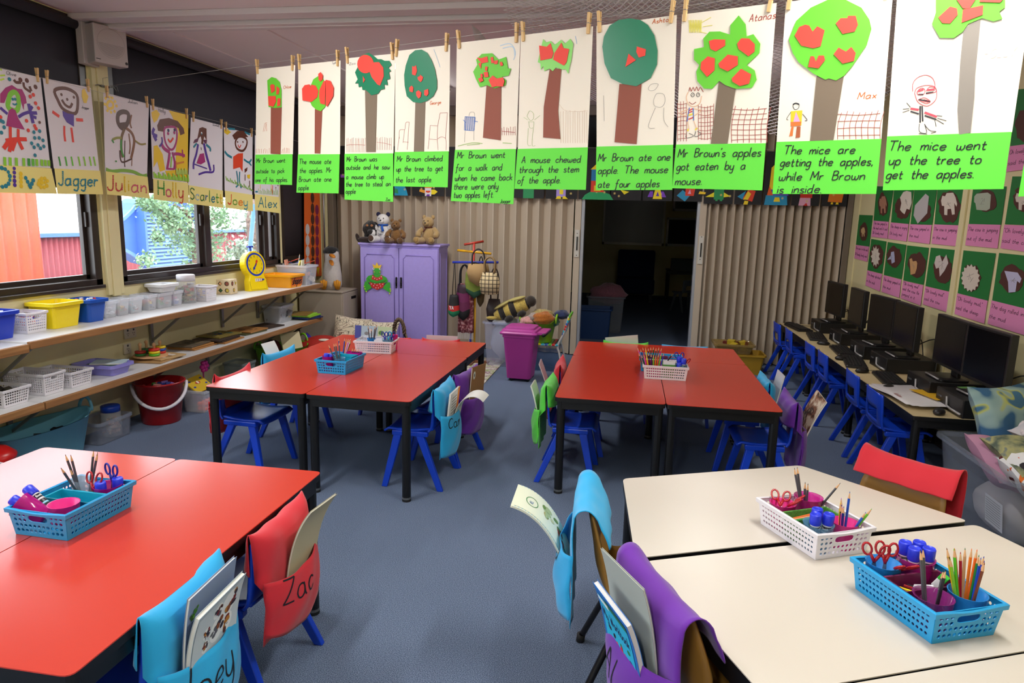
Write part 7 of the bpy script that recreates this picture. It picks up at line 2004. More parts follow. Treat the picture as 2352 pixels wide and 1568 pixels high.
# wall sockets
for i, (y, z) in enumerate(((4.40, .63), (4.36, .52))):
    t = thing('wall_socket', ('double white power socket on the wall between the shelves', 'lower white power socket behind the ring stacker')[i], 'socket', (XL + .001, y, z))
    MB().box((.006, 0, 0), (.012, .12 if i == 0 else .07, .075)).build('plate', t, P('cfc9b6', .4), bevel=.003)
    s_ = MB()
    for dy in ((-.03, .03) if i == 0 else (0,)):
        for a, b_ in ((-.008, .0), (.008, .0), (0, -.014)):
            s_.box((.0125, dy + a, b_), (.002, .003, .008))
        s_.box((.013, dy, .024), (.004, .012, .014))
    s_.build('pin_slots', t, P('3a3a38'))
# ------------------------------------------------------------------ under the lower shelf
m_teal = M('dusty_teal_plastic', '69abbf', .5)
def trug(label, loc, rx, ry, h, m, flare=.78, rz=0.0, hs=1):
    t = thing('trug', label, 'tub', loc, rz)
    n = 28
    up = lambda a: h + .05 * hs * max(0, abs(cos(a)) - .75) * 4
    L = []
    for r_, z in ((flare * .97, 0), (flare, .01), (1, 1), (1.03, 1), (1.0, 1.0), (.97, .99), (flare * .95, .014)):
        L.append([(rx * r_ * cos(2 * pi * i / n), ry * r_ * sin(2 * pi * i / n), (z * up(2 * pi * i / n)) if z > .5 else z) for i in range(n)])
    MB().loops(L, smooth=True).build('bowl', t, m)
    for s_ in (-1, 1):
        MB().tube([(s_ * rx * (1.0 + .02 * sin(a)), ry * .30 * cos(a), h + .0 + .085 * sin(a)) for a in [pi * i / 10 for i in range(11)]], .010, 8).build('handle', t, m)
    return t
trug('large dusty teal trug under the lower shelf at the left', (-3.42, 3.36, 0), .36, .16, .25, m_teal, .8, pi / 2 - .05, .5)
bits('black toy pieces just showing in the teal trug', (-3.42, 3.46, .10), .05, .12, .02, .08, ['18181a', '222226'], 14, .05)
t = thing('lidded_bin', 'red plastic bin with a domed lid at the left edge under the shelf', 'bin', (-3.32, 2.92, 0))
m_rbin = M('red_bin_plastic', 'b8140f', .3)
MB().lathe([(0, 0), (.11, 0), (.135, .21)], 24).build('body', t, m_rbin)
MB().lathe([(.15, .20), (.152, .22), (.12, .25), (.05, .27), (0, .275)], 24).build('lid', t, m_rbin)
MB().tube([(.15 * cos(a), .15 * sin(a), .19 - .09 * sin(a / 1)) for a in [pi * i / 12 - .8 for i in range(13)]], .006, 8).build('handle', t, m_bwhite)
tub('clear_box', 'clear low box on the floor between the teal trug and the red bucket', 'box', (-3.44, 3.89, 0), .22, .30, .15, clear('grey_clear_box', '9aa2b4', .22), .01, .008, .02)
jar('clear jar with a royal blue lid standing in the low clear box', (-3.42, 3.95, .006), .062, .21, M('blue_lid', '1640a8', .35), ['c89878', 'a8785c', '8a98a8', 'd8b8a0'], .04, 40)
t = thing('bucket', 'dark red bucket with a white handle on the floor under the shelves', 'bucket', (-3.335, 4.34, 0), -.9)
MB().lathe([(0, 0), (.125, 0), (.13, .006), (.165, .29), (.175, .292), (.175, .305), (.160, .305), (.127, .012), (0, .010)], 32).build('pail', t, M('dark_red_plastic', '9c0f14', .25))
hd = [(.176 * cos(a) * .98, .178 * sin(a), .285 - .15 * max(0, cos(a))) for a in [-pi / 2 + pi * i / 18 for i in range(19)]]
MB().tube([(x + .014 * (1 - abs(y) / .178), y, z) for x, y, z in hd], .012, 10).build('handle', t, m_bwhite)
bits('small bright toys heaped in the dark red bucket', (-3.335, 4.34, 0), .085, .085, .22, .275, ['c8201c', '2a9a3a', 'e8a8a0', '8a6ab0', 'd83a30', '2a50b0'], 46, .04)
tub('clear_box', 'clear box of orange and purple balls beside the red bucket', 'box', (-3.24, 4.70, 0), .19, .24, .17, m_cl, .008, .006, .02)
for i in range(26):
    c, wd = (('ff6a3c', 'orange') if i < 16 else ('5a3a6a', 'purple'))
    k = i if i < 16 else i - 16
    o = tag(MB().ball((0, 0, 0), .019, 10, 7).build('ball', None, P(c, .4)), 'small %s ball in the clear box beside the red bucket' % wd, 'ball', 'small balls in the clear box')
    o.location = (-3.17 - .04 * (k % 2) - (0 if i < 16 else .07), 4.615 + .043 * (k // 2 % 4) + (.0 if i < 16 else .02), .024 + .038 * (k // 8) + (0 if i < 16 else .04))
t = thing('play_mat', 'yellow animal faced card with dots propped above the box of balls', 'toy', (-3.30, 4.74, .185), .1)
MB().box((0, 0, 0), (.012, .24, .15), RY(-.9)).build('card', t, M('mustard_felt', 'd0ac14', .8), bevel=.003)
dd = MB(RY(-.9) @ frame((.0066, 0, 0), (0, 1, 0), (0, 0, 1)))
for x, y, c in ((-.08, .04, '1f3a8c'), (.08, .04, '1f3a8c'), (-.085, -.02, '1f3a8c'), (.085, -.02, '1f3a8c')):
    dd.mat(P(c)).disc(x, y, .016, .0008, .008)
dd.mat(P('b82818')).disc(0, .01, .034, .001, .014).mat(P('e8d8b8')).disc(0, .012, .014, .0016)
dd.build('printed_face', t)
t = thing('toy_flower', 'magenta ball flower toy standing behind the yellow card', 'toy', (-3.36, 4.90, .0))
MB().tube([(0, 0, 0), (0, 0, .27)], .006, 6).build('stem', t, P('a82070'))
fl = MB()
for i in range(6):
    fl.ball((.012, .034 * cos(i * pi / 3), .29 + .034 * sin(i * pi / 3)), .019, 8, 6)
fl.ball((.012, 0, .29), .02, 8, 6)
fl.build('petals', t, P('c8288c', .4))
m_limeg = M('lime_green_plastic', '6fae1c', .4)
trug('lime green trug under the lower shelf at the far end', (-3.33, 6.12, 0), .27, .22, .24, m_limeg, .8, 1.2, .3)
o = tag(MB().box((0, 0, 0), (.012, .22, .26)).mat(P('c8bc98')).build('picture_board', None, P('c8bc98')), 'cream board with a drawn face standing in the lime trug under the shelf', 'board')
o.location, o.rotation_euler = (-3.24, 6.16, .24), (0, -.35, -.5)
o = tag(MB().ball((0, 0, 0), (.09, .10, .10), 12, 8).build('soft_ball', None, P('5a1c20', .8)), 'dark red soft toy in the lime trug under the shelf', 'toy')
o.location = (-3.42, 6.10, .20)
tub('clear_box', 'small murky clear box on the floor before the lime trug', 'box', (-3.42, 5.52, 0), .2, .22, .2, clear('murky_box', '8a9490', .4), .01, .006)
t = thing('pouffe', 'round red pouffe with a white oval patch beside the filing cabinet', 'cushion', (-3.06, 6.46, 0))
MB().ball((0, 0, .15), (.26, .24, .15), 20, 10).build('body', t, P('a01c10', .7))
MB().ball((.06, -.10, .275), (.06, .045, .012), 14, 6, RZ(.0)).build('patch', t, P('e0d8c8'))
o = tag(MB().lathe([(0, 0), (.05, .002), (.10, .06), (.095, .06), (.045, .008), (0, .006)], 18).build('bowl', None, P('3a28a8', .35)), 'violet blue bowl tipped against the red pouffe', 'bowl')
o.location, o.rotation_euler = (-3.25, 6.52, .2), (0, .9, .5)
m_print = ramp_mat('printed_cushion_cloth', [(.0, 'd8ccb4'), (.42, 'd4c8ae'), (.455, '3c3028'), (.49, 'd8ccb4'), (.56, 'd0c2a8'), (.585, '5c3a34'), (.62, 'd8ccb4')], 'noise', 16, .85, detail=1)
def cushion(label, loc, rot, w, h, d, m, pw=4, cat='cushion', group=None):
    def f(p):
        k = max(abs(p.x), abs(p.y))
        return 1.0
    b = MB()
    n = 14
    for s_ in (-1, 1):
        def sh(u, v, s_=s_):
            x, y = (u - .5) * 2, (v - .5) * 2
            e = (1 - x ** pw) * (1 - y ** pw)
            q = 1 - .07 * (1 - abs(x)) * abs(y) ** 3 - .0
            return (x * w / 2 * (1 - .09 * (1 - y * y)), y * h / 2 * (1 - .09 * (1 - x * x)), s_ * d / 2 * max(0, e) ** .55 + .004 * sin(7 * x + 5 * y))
        b.sheet(sh if s_ > 0 else (lambda u, v, g=sh: g(1 - u, v)), n, n)
    o = b.build('cushion', None, m)
    o.location, o.rotation_euler = loc, rot
    return tag(o, label, cat, group)
cushion('floral printed cushion leaning by the filing cabinet', (-2.92, 6.86, .25), (1.1, .15, .35), .40, .42, .16, m_print)
cushion('floral printed cushion leaning against the lilac cupboard', (-2.66, 6.95, .22), (1.15, 0, -.05), .46, .38, .18, m_print)
# picture book standing open on the middle tables
t = thing('picture_book', 'open picture book standing on the middle tables behind the white basket', 'book', (-1.955, 5.03, TH + .001), .0)
MB().box((-.135, .01, .05), (.05, .012, .10), RX(-.15)).build('cover', t, P('2c3aa0', .4))
pg = MB(frame((0, 0, 0), (1, 0, 0), (0, .15, 1)))
pg.mat(P('a8d0e0')).poly([(-.105, .0), (.03, .0), (.03, .10), (-.105, .10)], .0).mat(P('b8dcb0')).poly([(.032, .0), (.15, .0), (.15, .098), (.032, .10)], .0)
for x, y, c, r in ((-.06, .04, '7a8a90', .018), (-.03, .06, 'e0e8ec', .02), (.06, .05, '4a8a3a', .022), (.10, .05, 'e4ece8', .018), (.13, .06, 'c8dce4', .018), (.07, .02, 'c85040', .01)):
    pg.mat(P(c)).disc(x, y, r, .001, r * .8, 9)
pg.build('pages', t, solid=.004)
# wicker basket behind the middle tables
m_wick = ramp_mat('brown_wicker', [(.3, '2c1f18'), (.6, '6a5038'), (.8, '8a7050')], 'noise', 60, .7)
t = thing('wicker_basket', 'brown wicker basket with a tall plaited handle behind the middle tables', 'basket', (-2.16, 6.22, 0))
MB().lathe([(0, 0), (.17, 0), (.2, .22), (.205, .23), (.19, .225), (.16, .01), (0, .012)], 24).build('body', t, m_wick)
hn = MB()
for ph in (0, pi * 2 / 3, pi * 4 / 3):
    hn.tube([((.055 + .011 * cos(a * 9 + ph)) * cos(a) * 1.0, .011 * sin(a * 9 + ph), .40 + (.145 + .011 * cos(a * 9 + ph)) * sin(a)) for a in [pi * i / 40 for i in range(41)]], .010, 6)
    hn.tube([(-.055 - .011 * cos(ph), 0, .41), (-.10, .0, .3), (-.185, 0, .22)], .010, 6).tube([(.055 + .011 * cos(ph), 0, .41), (.10, 0, .3), (.185, 0, .22)], .010, 6)
hn.build('handle', t, m_wick)

# ================================================================== SOFT TOYS
def fur(n, c, s=140, b=.5):
    return M(n, c, .95, noise=.25, nscale=s, bump=b, bscale=s, sheen=.3)
def teddy(name, label, loc, rz, h, m, mp, mear=None, fz=0, cat='soft toy'):
    t = thing(name, label, cat, loc, rz, 'soft toys on the lilac cupboard')
    k = h / .32
    lump = (lambda p: 1 + fz * (sin(17 * p.x + 3) * sin(15 * p.y + 1) * sin(19 * p.z))) if fz else None
    b = MB()
    b.ball((0, 0, .095 * k), (.075 * k, .065 * k, .10 * k), 16, 10, fn=lump).ball((0, -.015 * k, .235 * k), (.066 * k, .060 * k, .062 * k), 16, 10, fn=lump)
    b.ball((0, -.07 * k, .222 * k), (.030 * k, .028 * k, .024 * k), 12, 8)
    for s in (-1, 1):
        b.tube(catmull([(s * .06 * k, 0, .165 * k), (s * .105 * k, -.02 * k, .12 * k), (s * .10 * k, -.06 * k, .075 * k)], 4), [.030 * k] * 4 + [.033 * k] * 4 + [.02 * k], 10)
        b.tube(catmull([(s * .045 * k, -.03 * k, .04 * k), (s * .075 * k, -.10 * k, .036 * k), (s * .085 * k, -.15 * k, .045 * k)], 4), [.036 * k] * 4 + [.038 * k] * 4 + [.034 * k], 10)
    b.build('body', t, m)
    for s in (-1, 1):
        MB().ball((s * .052 * k, 0, .292 * k), (.024 * k, .014 * k, .024 * k), 10, 7).build('ear', t, mear or m)
        MB().ball((s * .086 * k, -.158 * k, .048 * k), (.030 * k, .010 * k, .032 * k), 10, 7).build('foot_pad', t, mp)
        MB().ball((s * .024 * k, -.072 * k, .252 * k), .006 * k, 8, 6).build('eye', t, P('0c0a0a', .2))
    MB().ball((0, -.098 * k, .230 * k), (.010 * k, .007 * k, .008 * k), 8, 6).build('nose', t, P('1a1210', .3))
    return t
ZC2 = 1.226
m_wb = M('white_plush', 'd8d4d2', .9, bump=.2, bscale=200)
t = teddy('teddy_bear', 'white teddy bear covered in signatures with a blue scarf', (-2.72, 7.33, ZC2), .05, .34, m_wb, fur('brown_pad', '4a3020'), M('navy_plush', '1c1c3c', .9))
MB().tube([(.048 * cos(a), .046 * sin(a) - .008, .196) for a in [2 * pi * i / 16 for i in range(16)]], .011, 8, closed=True).tube([(.0, -.058, .193), (.012, -.082, .165), (.022, -.085, .125)], [.012, .014, .016], 6, flat=.4).build('scarf', t, P('1f56b0', .8))
sg = MB()
sg.mat(P('2a2a3a'))
for i in range(9):
    a = rk_.uniform(-.8, .8)
    z = rk_.uniform(.06, .16)
    Xs = TR(.083 * sin(a), -.074 * cos(a), z) @ RZ(a) @ RX(pi / 2)
    sg.X = Xs
    write(sg, rk_.choice(['Ava', 'Tom', 'Lily', 'Sam', 'Zoe', 'Ben']), -.014, 0, .014, .0018, .0, fit=.028)
sg.build('signatures', t)
t = teddy('teddy_bear', 'small brown plush lion bear sitting in front of the others', (-2.545, 7.25, ZC2), .12, .27, fur('ginger_fur', '7a5426', 160, .8), fur('dark_tan_pad', '5c3c1c'), None, .10)
t = teddy('teddy_bear', 'pale honey coloured curly teddy bear at the right end of the cupboard', (-2.20, 7.33, ZC2), -.1, .32, fur('honey_fur', 'b0905c', 220, .9), fur('honey_pad', '9a7a48'), None, .06)
MB().tube([(.042 * cos(a), .040 * sin(a) - .008, .184) for a in [2 * pi * i / 14 for i in range(14)]], .007, 6, closed=True).tube([(0, -.052, .182), (-.02, -.074, .155), (-.03, -.08, .13)], .006, 6).build('ribbon', t, P('5c2418'))
t = thing('toy_dog', 'black shaggy toy dog at the left end of the cupboard', 'soft toy', (-2.87, 7.34, ZC2), -.1, 'soft toys on the lilac cupboard')
m_bf = fur('black_fur', '141010', 120, 1.0)
lump = lambda p: 1 + .13 * sin(13 * p.x + 2) * sin(12 * p.y) * sin(15 * p.z)
MB().ball((0, 0, .15), (.095, .08, .085), 20, 12, fn=lump).ball((.0, .02, .07), (.085, .08, .07), 16, 10, fn=lump).ball((.03, -.075, .115), (.035, .04, .03), 12, 8).build('body', t, m_bf)
for s in (-1, 1):
    MB().ball((.02 + s * .028, -.075, .185), (.017, .008, .014), 8, 6).build('brow_patch', t, P('a8704a', .9))
t = thing('toy_puppet', 'dark brown glove puppet lying in front of the black toy dog', 'soft toy', (-2.90, 7.24, ZC2), .3, 'soft toys on the lilac cupboard')
MB().ball((0, 0, .03), (.09, .05, .032), 14, 8, fn=lump).ball((-.06, -.01, .07), (.022, .012, .05), 10, 7, RY(-.3)).build('body', t, fur('chocolate_fur', '2a1710', 120, .8))
# penguin on the filing cabinet
t = thing('toy_penguin', 'white fronted penguin soft toy sitting on the filing cabinet', 'soft toy', (-3.25, 7.14, .701), .15)
m_pw = M('white_towelling', 'bdb6b2', .95, bump=.5, bscale=60)
MB().loops([[(r * cos(a) * .9, r * sin(a) * .8, z) for a in [2 * pi * i / 18 for i in range(18)]] for r, z in ((.10, .0), (.118, .06), (.115, .16), (.10, .26), (.088, .32), (.09, .38), (.078, .43), (.04, .455))], smooth=True).build('body', t, m_pw)
MB().lathe([(.088, .40), (.086, .43), (.06, .463), (0, .475)], 18, (-.012, .012, 0)).ball((-.05, .055, .28), (.05, .03, .2), 12, 8).build('head_cap', t, fur('black_plush', '121114', 100, .3))
bk = MB(TR(0, -.06, .37) @ Matrix.Scale(1.45, 4) @ TR(0, .06, -.37))
bk.loops([[(-.035, -.06, .405), (.035, -.06, .405), (.035, -.06, .365), (-.035, -.06, .365)], [(-.015 + .06, -.15, .37), (.06 + .015, -.15, .37), (.06 + .015, -.15, .355), (.045, -.15, .355)]], smooth=True)
bk.loops([[(-.03, -.06, .36), (.03, -.06, .36), (.03, -.06, .335), (-.03, -.06, .335)], [(.02, -.115, .30), (.045, -.115, .30), (.045, -.115, .292), (.02, -.115, .292)]], smooth=True)
bk.build('beak', t, P('c8781c', .7), sub=1)
for s in (-1, 1):
    MB().ball((s * .028 + .005, -.074, .415), (.008, .005, .009), 8, 6).build('eye', t, P('101010', .2))
    ft = MB()
    for k in range(3):
        ft.tube([(s * .075 + .01, -.10, .02), (s * .075 + .01 + (k - 1) * .022, -.115, .07), (s * .075 + .01 + (k - 1) * .026, -.11, .115 - .012 * abs(k - 1))], [.024, .018, .014], 8)
    ft.build('foot', t, P('c8861c', .8))
# frog cut-out on the cupboard door
t = thing('frog_decoration', 'painted wooden frog prince with a gold crown on the cupboard door', 'decoration', (-2.745, 7.196, .845))
FX = frame((0, -.002, 0), (1, 0, 0), (0, 0, 1))
g = lambda pts: [((x - 350) / 780, (725 - y) / 780) for x, y in pts]
fb = MB(FX).mat(P('3aa82c', .5))
fb.poly(g([(310, 700), (390, 700), (430, 720), (447, 750), (420, 770), (390, 780), (350, 800), (300, 775), (255, 765), (250, 735), (270, 712)]), .004)
fb.poly(g([(260, 760), (285, 800), (275, 825), (240, 850), (228, 800), (240, 760)]), .005).poly(g([(440, 760), (465, 760), (470, 800), (440, 830), (410, 815), (415, 790)]), .005)
fb.poly(g([(250, 845), (300, 815), (290, 790), (240, 800), (230, 825)]), .0052).poly(g([(440, 800), (470, 815), (465, 850), (400, 815), (410, 790)]), .0052)
for x, y in ((232, 805), (238, 825), (250, 848), (468, 818), (470, 835), (462, 857)):
    fb.mat(P('b8d82a')).disc(*g([(x, y)])[0], .008, .006)
fb.build('body', t, solid=.003)
MB(FX).mat(P('3aa82c', .5)).disc(*g([(350, 675)])[0], .044, .008, .046, 18).build('head', t, solid=.003)
MB(FX).mat(P('e8bc1c', .4)).poly(g([(322, 642), (310, 608), (335, 622), (350, 592), (365, 622), (395, 610), (380, 642)]), .010).build('crown', t, solid=.003)
ey = MB(FX)
for x in (320, 380):
    ey.mat(P('f0f0ee')).disc(*g([(x, 648)])[0], .012, .011, .012, 12).mat(P('141414')).disc(*g([(x + 2, 648)])[0], .006, .012)
ey.mat(P('1f6a1c')).stroke(g([(330, 682), (350, 696), (370, 682)]), .003, .011).mat(P('e07a6a')).disc(*g([(325, 675)])[0], .006, .0112).disc(*g([(378, 675)])[0], .006, .0112)
ey.build('face', t)
cl_ = MB(FX).mat(P('c8201c', .5)).poly(g([(310, 700), (330, 718), (350, 724), (372, 718), (392, 697), (402, 735), (350, 752), (298, 738)]), .0085).poly(g([(280, 765), (350, 775), (418, 765), (405, 805), (350, 830), (298, 808)]), .0085)
cl_.mat(P('f0e8e4'))
for x, y in ((312, 718), (330, 730), (350, 738), (372, 730), (390, 715), (300, 780), (320, 795), (340, 812), (362, 812), (382, 795), (402, 778), (350, 790), (330, 778), (375, 776)):
    cl_.disc(*g([(x, y)])[0], .005, .0125, n=8)
cl_.mat(P('2f8c26')).stroke(g([(270, 735), (310, 765), (350, 770)]), .012, .0128).stroke(g([(430, 740), (390, 760), (355, 765)]), .012, .0128)
cl_.build('spotted_suit', t, solid=.0015)

# ================================================================== LOUDSPEAKER
t = thing('loudspeaker', 'white wall loudspeaker with a round grille on the window post', 'speaker', (XL + .035, 4.20, 2.575))
m_spk = M('white_speaker_case', 'b9b4b4', .45)
MB().box((.0, -.02, .0), (.05, .13, .26)).build('bracket', t, m_spk, bevel=.006)
SX = TR(.10, .03, 0) @ RZ(-.35)
MB(SX).box((0, 0, 0), (.10, .22, .24)).build('case', t, m_spk, bevel=.008)
g = MB(SX @ frame((.0505, 0, .01), (0, 1, 0), (0, 0, 1)))
g.mat(P('a8a2a4')).disc(0, 0, .092, .0006, n=28).mat(m_spk).disc(0, 0, .088, .0012, n=28).mat(P('8f8a8c'))
for i in range(13):
    y = -.078 + .006 * i
    h = sqrt(.084 ** 2 - y * y)
    g.stroke([(-h, y), (h, y)], .0022, .0018)
g.mat(P('3a3a3c')).stroke([(-.105, -.108), (-.075, -.108)], .005, .0008).disc(.095, -.105, .010, .0008)
g.build('grille', t)

# ================================================================== BACK CORNER BY THE FOLDING WALL
t = thing('coat_stand', 'coat stand with red, yellow and blue bars hung with bags', 'stand', (-1.60, 6.95, 0))
for nm, c, pts in (('pole', 'b02a18', [(0, 0, .62), (0, 0, 1.28)]), ('pole', 'e0a818', [(.02, 0, .03), (.02, 0, .75)]), ('pole', '1f3ab0', [(-.03, 0, .03), (-.01, 0, .62)]), ('bar', 'a8301c', [(-.09, -.05, 1.25), (.09, .05, 1.285)]), ('bar', 'e0a818', [(-.18, .03, 1.185), (.19, -.03, 1.165)]), ('bar', '2438b0', [(-.21, -.06, 1.065), (.27, -.04, 1.08)])):
    MB().tube(pts, .012, 10).build(nm, t, P(c, .4))
MB().box((0, 0, .015), (.36, .06, .03)).box((0, 0, .015), (.06, .36, .03)).build('foot', t, P('7a4a2c'))
gB = 'bags on the coat stand'
def bag(name, label, loc, w, h, d, cols, strap=None, rz=0.0, top=.7, sag=.06, cat='bag'):
    o = thing(name, label, cat, loc, rz, gB)
    b = MB()
    n = 16
    for i in range(len(cols)):
        z0, z1 = -h * (1 - i / len(cols)), -h * (1 - (i + 1) / len(cols))
        L = []
        for z in (z0, (z0 + z1) / 2, z1):
            f = 1 + z / h
            k = 1 - (1 - top) * f ** 2 - .25 * max(0, .12 - f) / .12
            L.append([(w / 2 * k * cos(a), d / 2 * k * sin(a), z - sag * (1 - f) * (1 - abs(cos(a)))) for a in [2 * pi * j / n for j in range(n)]])
        b.mat(cols[i]).loops(L, smooth=True, cap0=i == 0, cap1=i == len(cols) - 1)
    b.build('body', o)
    if strap:
        hh, r, m = strap
        s_ = MB()
        for y in (-d * .25, d * .25):
            s_.tube(catmull([(-w * .32 * top, y, -.01), (-w * .22, y * .6, hh * .7), (0, y * .4, hh), (w * .22, y * .6, hh * .7), (w * .32 * top, y, -.01)], 4), r, 6)
        s_.build('strap', o, m)
    return o
def plaid():
    m = M('cream_check_cloth', 'c8b48c', .8)
    nt = m.node_tree
    b = nt.nodes['Principled BSDF']
    tc, sp = nt.nodes.new('ShaderNodeTexCoord'), nt.nodes.new('ShaderNodeSeparateXYZ')
    nt.links.new(tc.outputs['Object'], sp.inputs['Vector'])
    def band(ax):
        a = nt.nodes.new('ShaderNodeMath')
        a.operation = 'PINGPONG'
        a.inputs[1].default_value = .02
        nt.links.new(sp.outputs[ax], a.inputs[0])
        c = nt.nodes.new('ShaderNodeMath')
        c.operation = 'LESS_THAN'
        c.inputs[1].default_value = .0035
        nt.links.new(a.outputs[0], c.inputs[0])
        return c.outputs[0]
    ad = nt.nodes.new('ShaderNodeMath')
    ad.operation = 'MAXIMUM'
    nt.links.new(band('X'), ad.inputs[0])
    nt.links.new(band('Z'), ad.inputs[1])
    mx = nt.nodes.new('ShaderNodeMix')
    mx.data_type = 'RGBA'
    mx.inputs['A'].default_value = (*hx('cdb98f'), 1)
    mx.inputs['B'].default_value = (*hx('2a2018'), 1)
    nt.links.new(ad.outputs[0], mx.inputs['Factor'])
    nt.links.new(mx.outputs['Result'], b.inputs['Base Color'])
    return m
m_blk, m_tan = P('141215', .7), P('8a7048', .7)
o = bag('handbag', 'cream checked handbag with tan looped handles on the coat stand', (-1.40, 6.82, .985), .24, .22, .10, [plaid()], (.15, .009, m_tan), top=.62, sag=.01)
o = bag('shoulder_bag', 'beige suede shoulder bag on the coat stand', (-1.53, 6.86, 1.06), .25, .17, .08, [P('a8895c', .9)], (.15, .007, m_blk), rz=.25, top=.8)
bag('shoulder_bag', 'olive green bag beneath the beige suede one', (-1.57, 6.90, .97), .22, .21, .09, [P('1f4a34', .8), P('6f7f2c', .8), P('78862f', .8), P('6f7f2c', .8)], (.1, .006, m_blk), top=.9)
o = bag('drawstring_bag', 'black, red and green drawstring bag lettered in white', (-1.785, 6.87, .73), .125, .21, .09, [P('12704a', .8), P('b8201c', .8), m_blk, m_blk], None, top=.7, sag=.02)
MB().tube([(-.02, 0, -.01), (-.0, .0, .33)], .004, 6).tube([(.02, 0, -.01), (.005, .0, .33)], .004, 6).build('cord', o, m_blk)
tx = MB(frame((-.045, -.0465, -.148), (1, 0, 0), (0, 0, 1))).mat(P('f0ecec'))
write(tx, 'YA', 0.01, 0, .036, .006, 0, shear=0)
tx.build('lettering', o)
bag('backpack', 'dark magenta backpack hanging low on the coat stand', (-1.69, 6.93, .84), .19, .32, .14, [m_blk, P('5c0f40', .6), P('66114a', .6), P('2a0d20', .6)], (.2, .008, m_blk), top=.75)
bag('handbag', 'small dark brown purse hanging lowest on the coat stand', (-1.37, 6.93, .70), .19, .22, .07, [P('2c1f1c', .5)], (.32, .005, P('2c1c18')), top=.6)
bag('pouch', 'small khaki pouch behind the yellow pole of the coat stand', (-1.53, 6.99, .83), .10, .17, .06, [P('5c4c30', .9)], (.3, .004, m_blk))
t = thing('scarf', 'burgundy patterned scarf with a white fringe hanging from the coat stand', 'scarf', (-1.665, 6.90, .85), 0)
MB().sheet(lambda u, v: ((u - .5) * (.15 + .02 * v), .012 * sin(u * 14), -.52 * v), 16, 10).build('cloth', t, ramp_mat('burgundy_print', [(.4, '5c1a28'), (.55, '8a4a50'), (.65, 'b89090')], 'noise', 40, .85), solid=.004)
fr = MB()
for i in range(16):
    x = -.08 + .0106 * i
    fr.tube([(x, 0, -.515), (x * 1.05, 0, -.585)], .003, 4)
fr.build('fringe', t, P('c8c0bc'))
# clear tub, bee, lime trug of cloths on a strap chair, pink bin
m_milk = clear('milky_tub_plastic', 'b9c0dc', .22)
tub('storage_tub', 'large milky clear tub of white cloth by the folding wall', 'tub', (-1.27, 6.98, 0), .38, .30, .47, m_milk, .03, .016, .03)
o = tag(MB().ball((0, 0, .25), (.14, .10, .20), 14, 9, fn=lambda p: 1 + .08 * sin(9 * p.x + 4 * p.z)).ball((0, .0, .45), (.155, .12, .05), 14, 8, fn=lambda p: 1 + .1 * sin(11 * p.x)).build('folded_cloth', None, P('cfd0da', .9), loc=(-1.27, 6.98, .01)), 'white cloth bundled inside the large milky tub', 'cloth')
t = thing('toy_bee', 'big yellow and black bee plush lying on the milky tub', 'soft toy', (-1.17, 6.92, .60), .05)
m_bee, m_bk = fur('bee_yellow', 'b8a04c', 90, .5), fur('bee_black', '1c1714', 90, .5)
for i in range(7):
    x0 = -.20 + i * .06
    r0, r1 = (.085 * sqrt(max(.05, 1 - ((x0) / .23) ** 2)), .085 * sqrt(max(.05, 1 - ((x0 + .06) / .23) ** 2)))
    MB(RY(-.42)).loops([[(x0 + f * .06, (r0 + (r1 - r0) * f) * cos(a) * 1.1, (r0 + (r1 - r0) * f) * sin(a)) for a in [2 * pi * j / 16 for j in range(16)]] for f in (0, .5, 1)], smooth=True).build('stripe', t, m_bk if i in (1, 3, 6) else m_bee)
for s in (-1, 1):
    MB(RY(-.42)).ball((.0 + .07 * s, -.01, .095), (.10, .07, .020), 14, 7, RY(.12 * s)).build('wing', t, P('b4a868', .9))
    MB(RY(-.42)).ball((-.06 + .14 * (s > 0), -.085, -.07), (.05, .04, .035), 10, 7).build('paw', t, m_bk)
MB(RY(-.42)).ball((.21, -.02, .01), (.055, .06, .058), 12, 8).build('nose', t, fur('bee_brown', '2c231a', 90, .4))
MB().ball((-.21, -.06, -.09), (.06, .03, .02), 10, 6).build('antenna', t, m_bee)
t = thing('strap_chair', 'white metal chair woven with coloured straps under the lime trug', 'chair', (-.80, 6.88, 0))
m_wm = P('c8c4c2', .35)
for s in (-1, 1):
    MB().tube(catmull([(.19, s * .17, 0), (.15, s * .165, .2), (.13, s * .16, .28), (.19, s * .16, .42), (.23, s * .15, .58)], 4), .011, 8).build('leg', t, m_wm)
    MB().tube(catmull([(-.19, s * .17, 0), (-.17, s * .165, .2), (-.15, s * .16, .27), (.13, s * .16, .28)], 4), .011, 8).build('leg', t, m_wm)
ST = ['2a5ab0', 'c8201c', 'e0d01c', '3ab0c8', '2a5ab0', '6ab83a', 'c8201c', '3ab0c8']
for i in range(8):
    MB().box((-.13 + .036 * i, 0, .285), (.03, .35, .014)).build('seat_strap', t, P(ST[i], .5), bevel=.003)
    z = .40 + .026 * i
    MB().box((.165 + (z - .40) * .33 + .012, 0, z), (.018, .34, .023)).build('back_strap', t, P(ST[(i * 3) % 8], .5), bevel=.003)
trug('lime green trug full of cloths on the strap chair', (-.885, 6.84, .294), .185, .15, .20, M('acid_green_plastic', '86b81c', .4), .75, -.1)
def heap(label, loc, r, c, sd, name='cloth'):
    q = random.Random(sd)
    f = [q.uniform(3, 8) for _ in range(3)]
    o = MB().ball((0, 0, 0), r, 16, 10, fn=lambda p: 1 + .14 * sin(f[0] * p.x + sd) * sin(f[1] * p.y) + .09 * sin(f[2] * 2 * p.z + 2 * p.x)).build(name, None, fur('cloth_' + c, c, 60, .4))
    o.location = loc
    tag(o, label, 'cloth')
heap('orange brown cloth toy heaped in the lime trug on the chair', (-.83, 6.80, .54), (.11, .09, .065), 'a86018', 1)
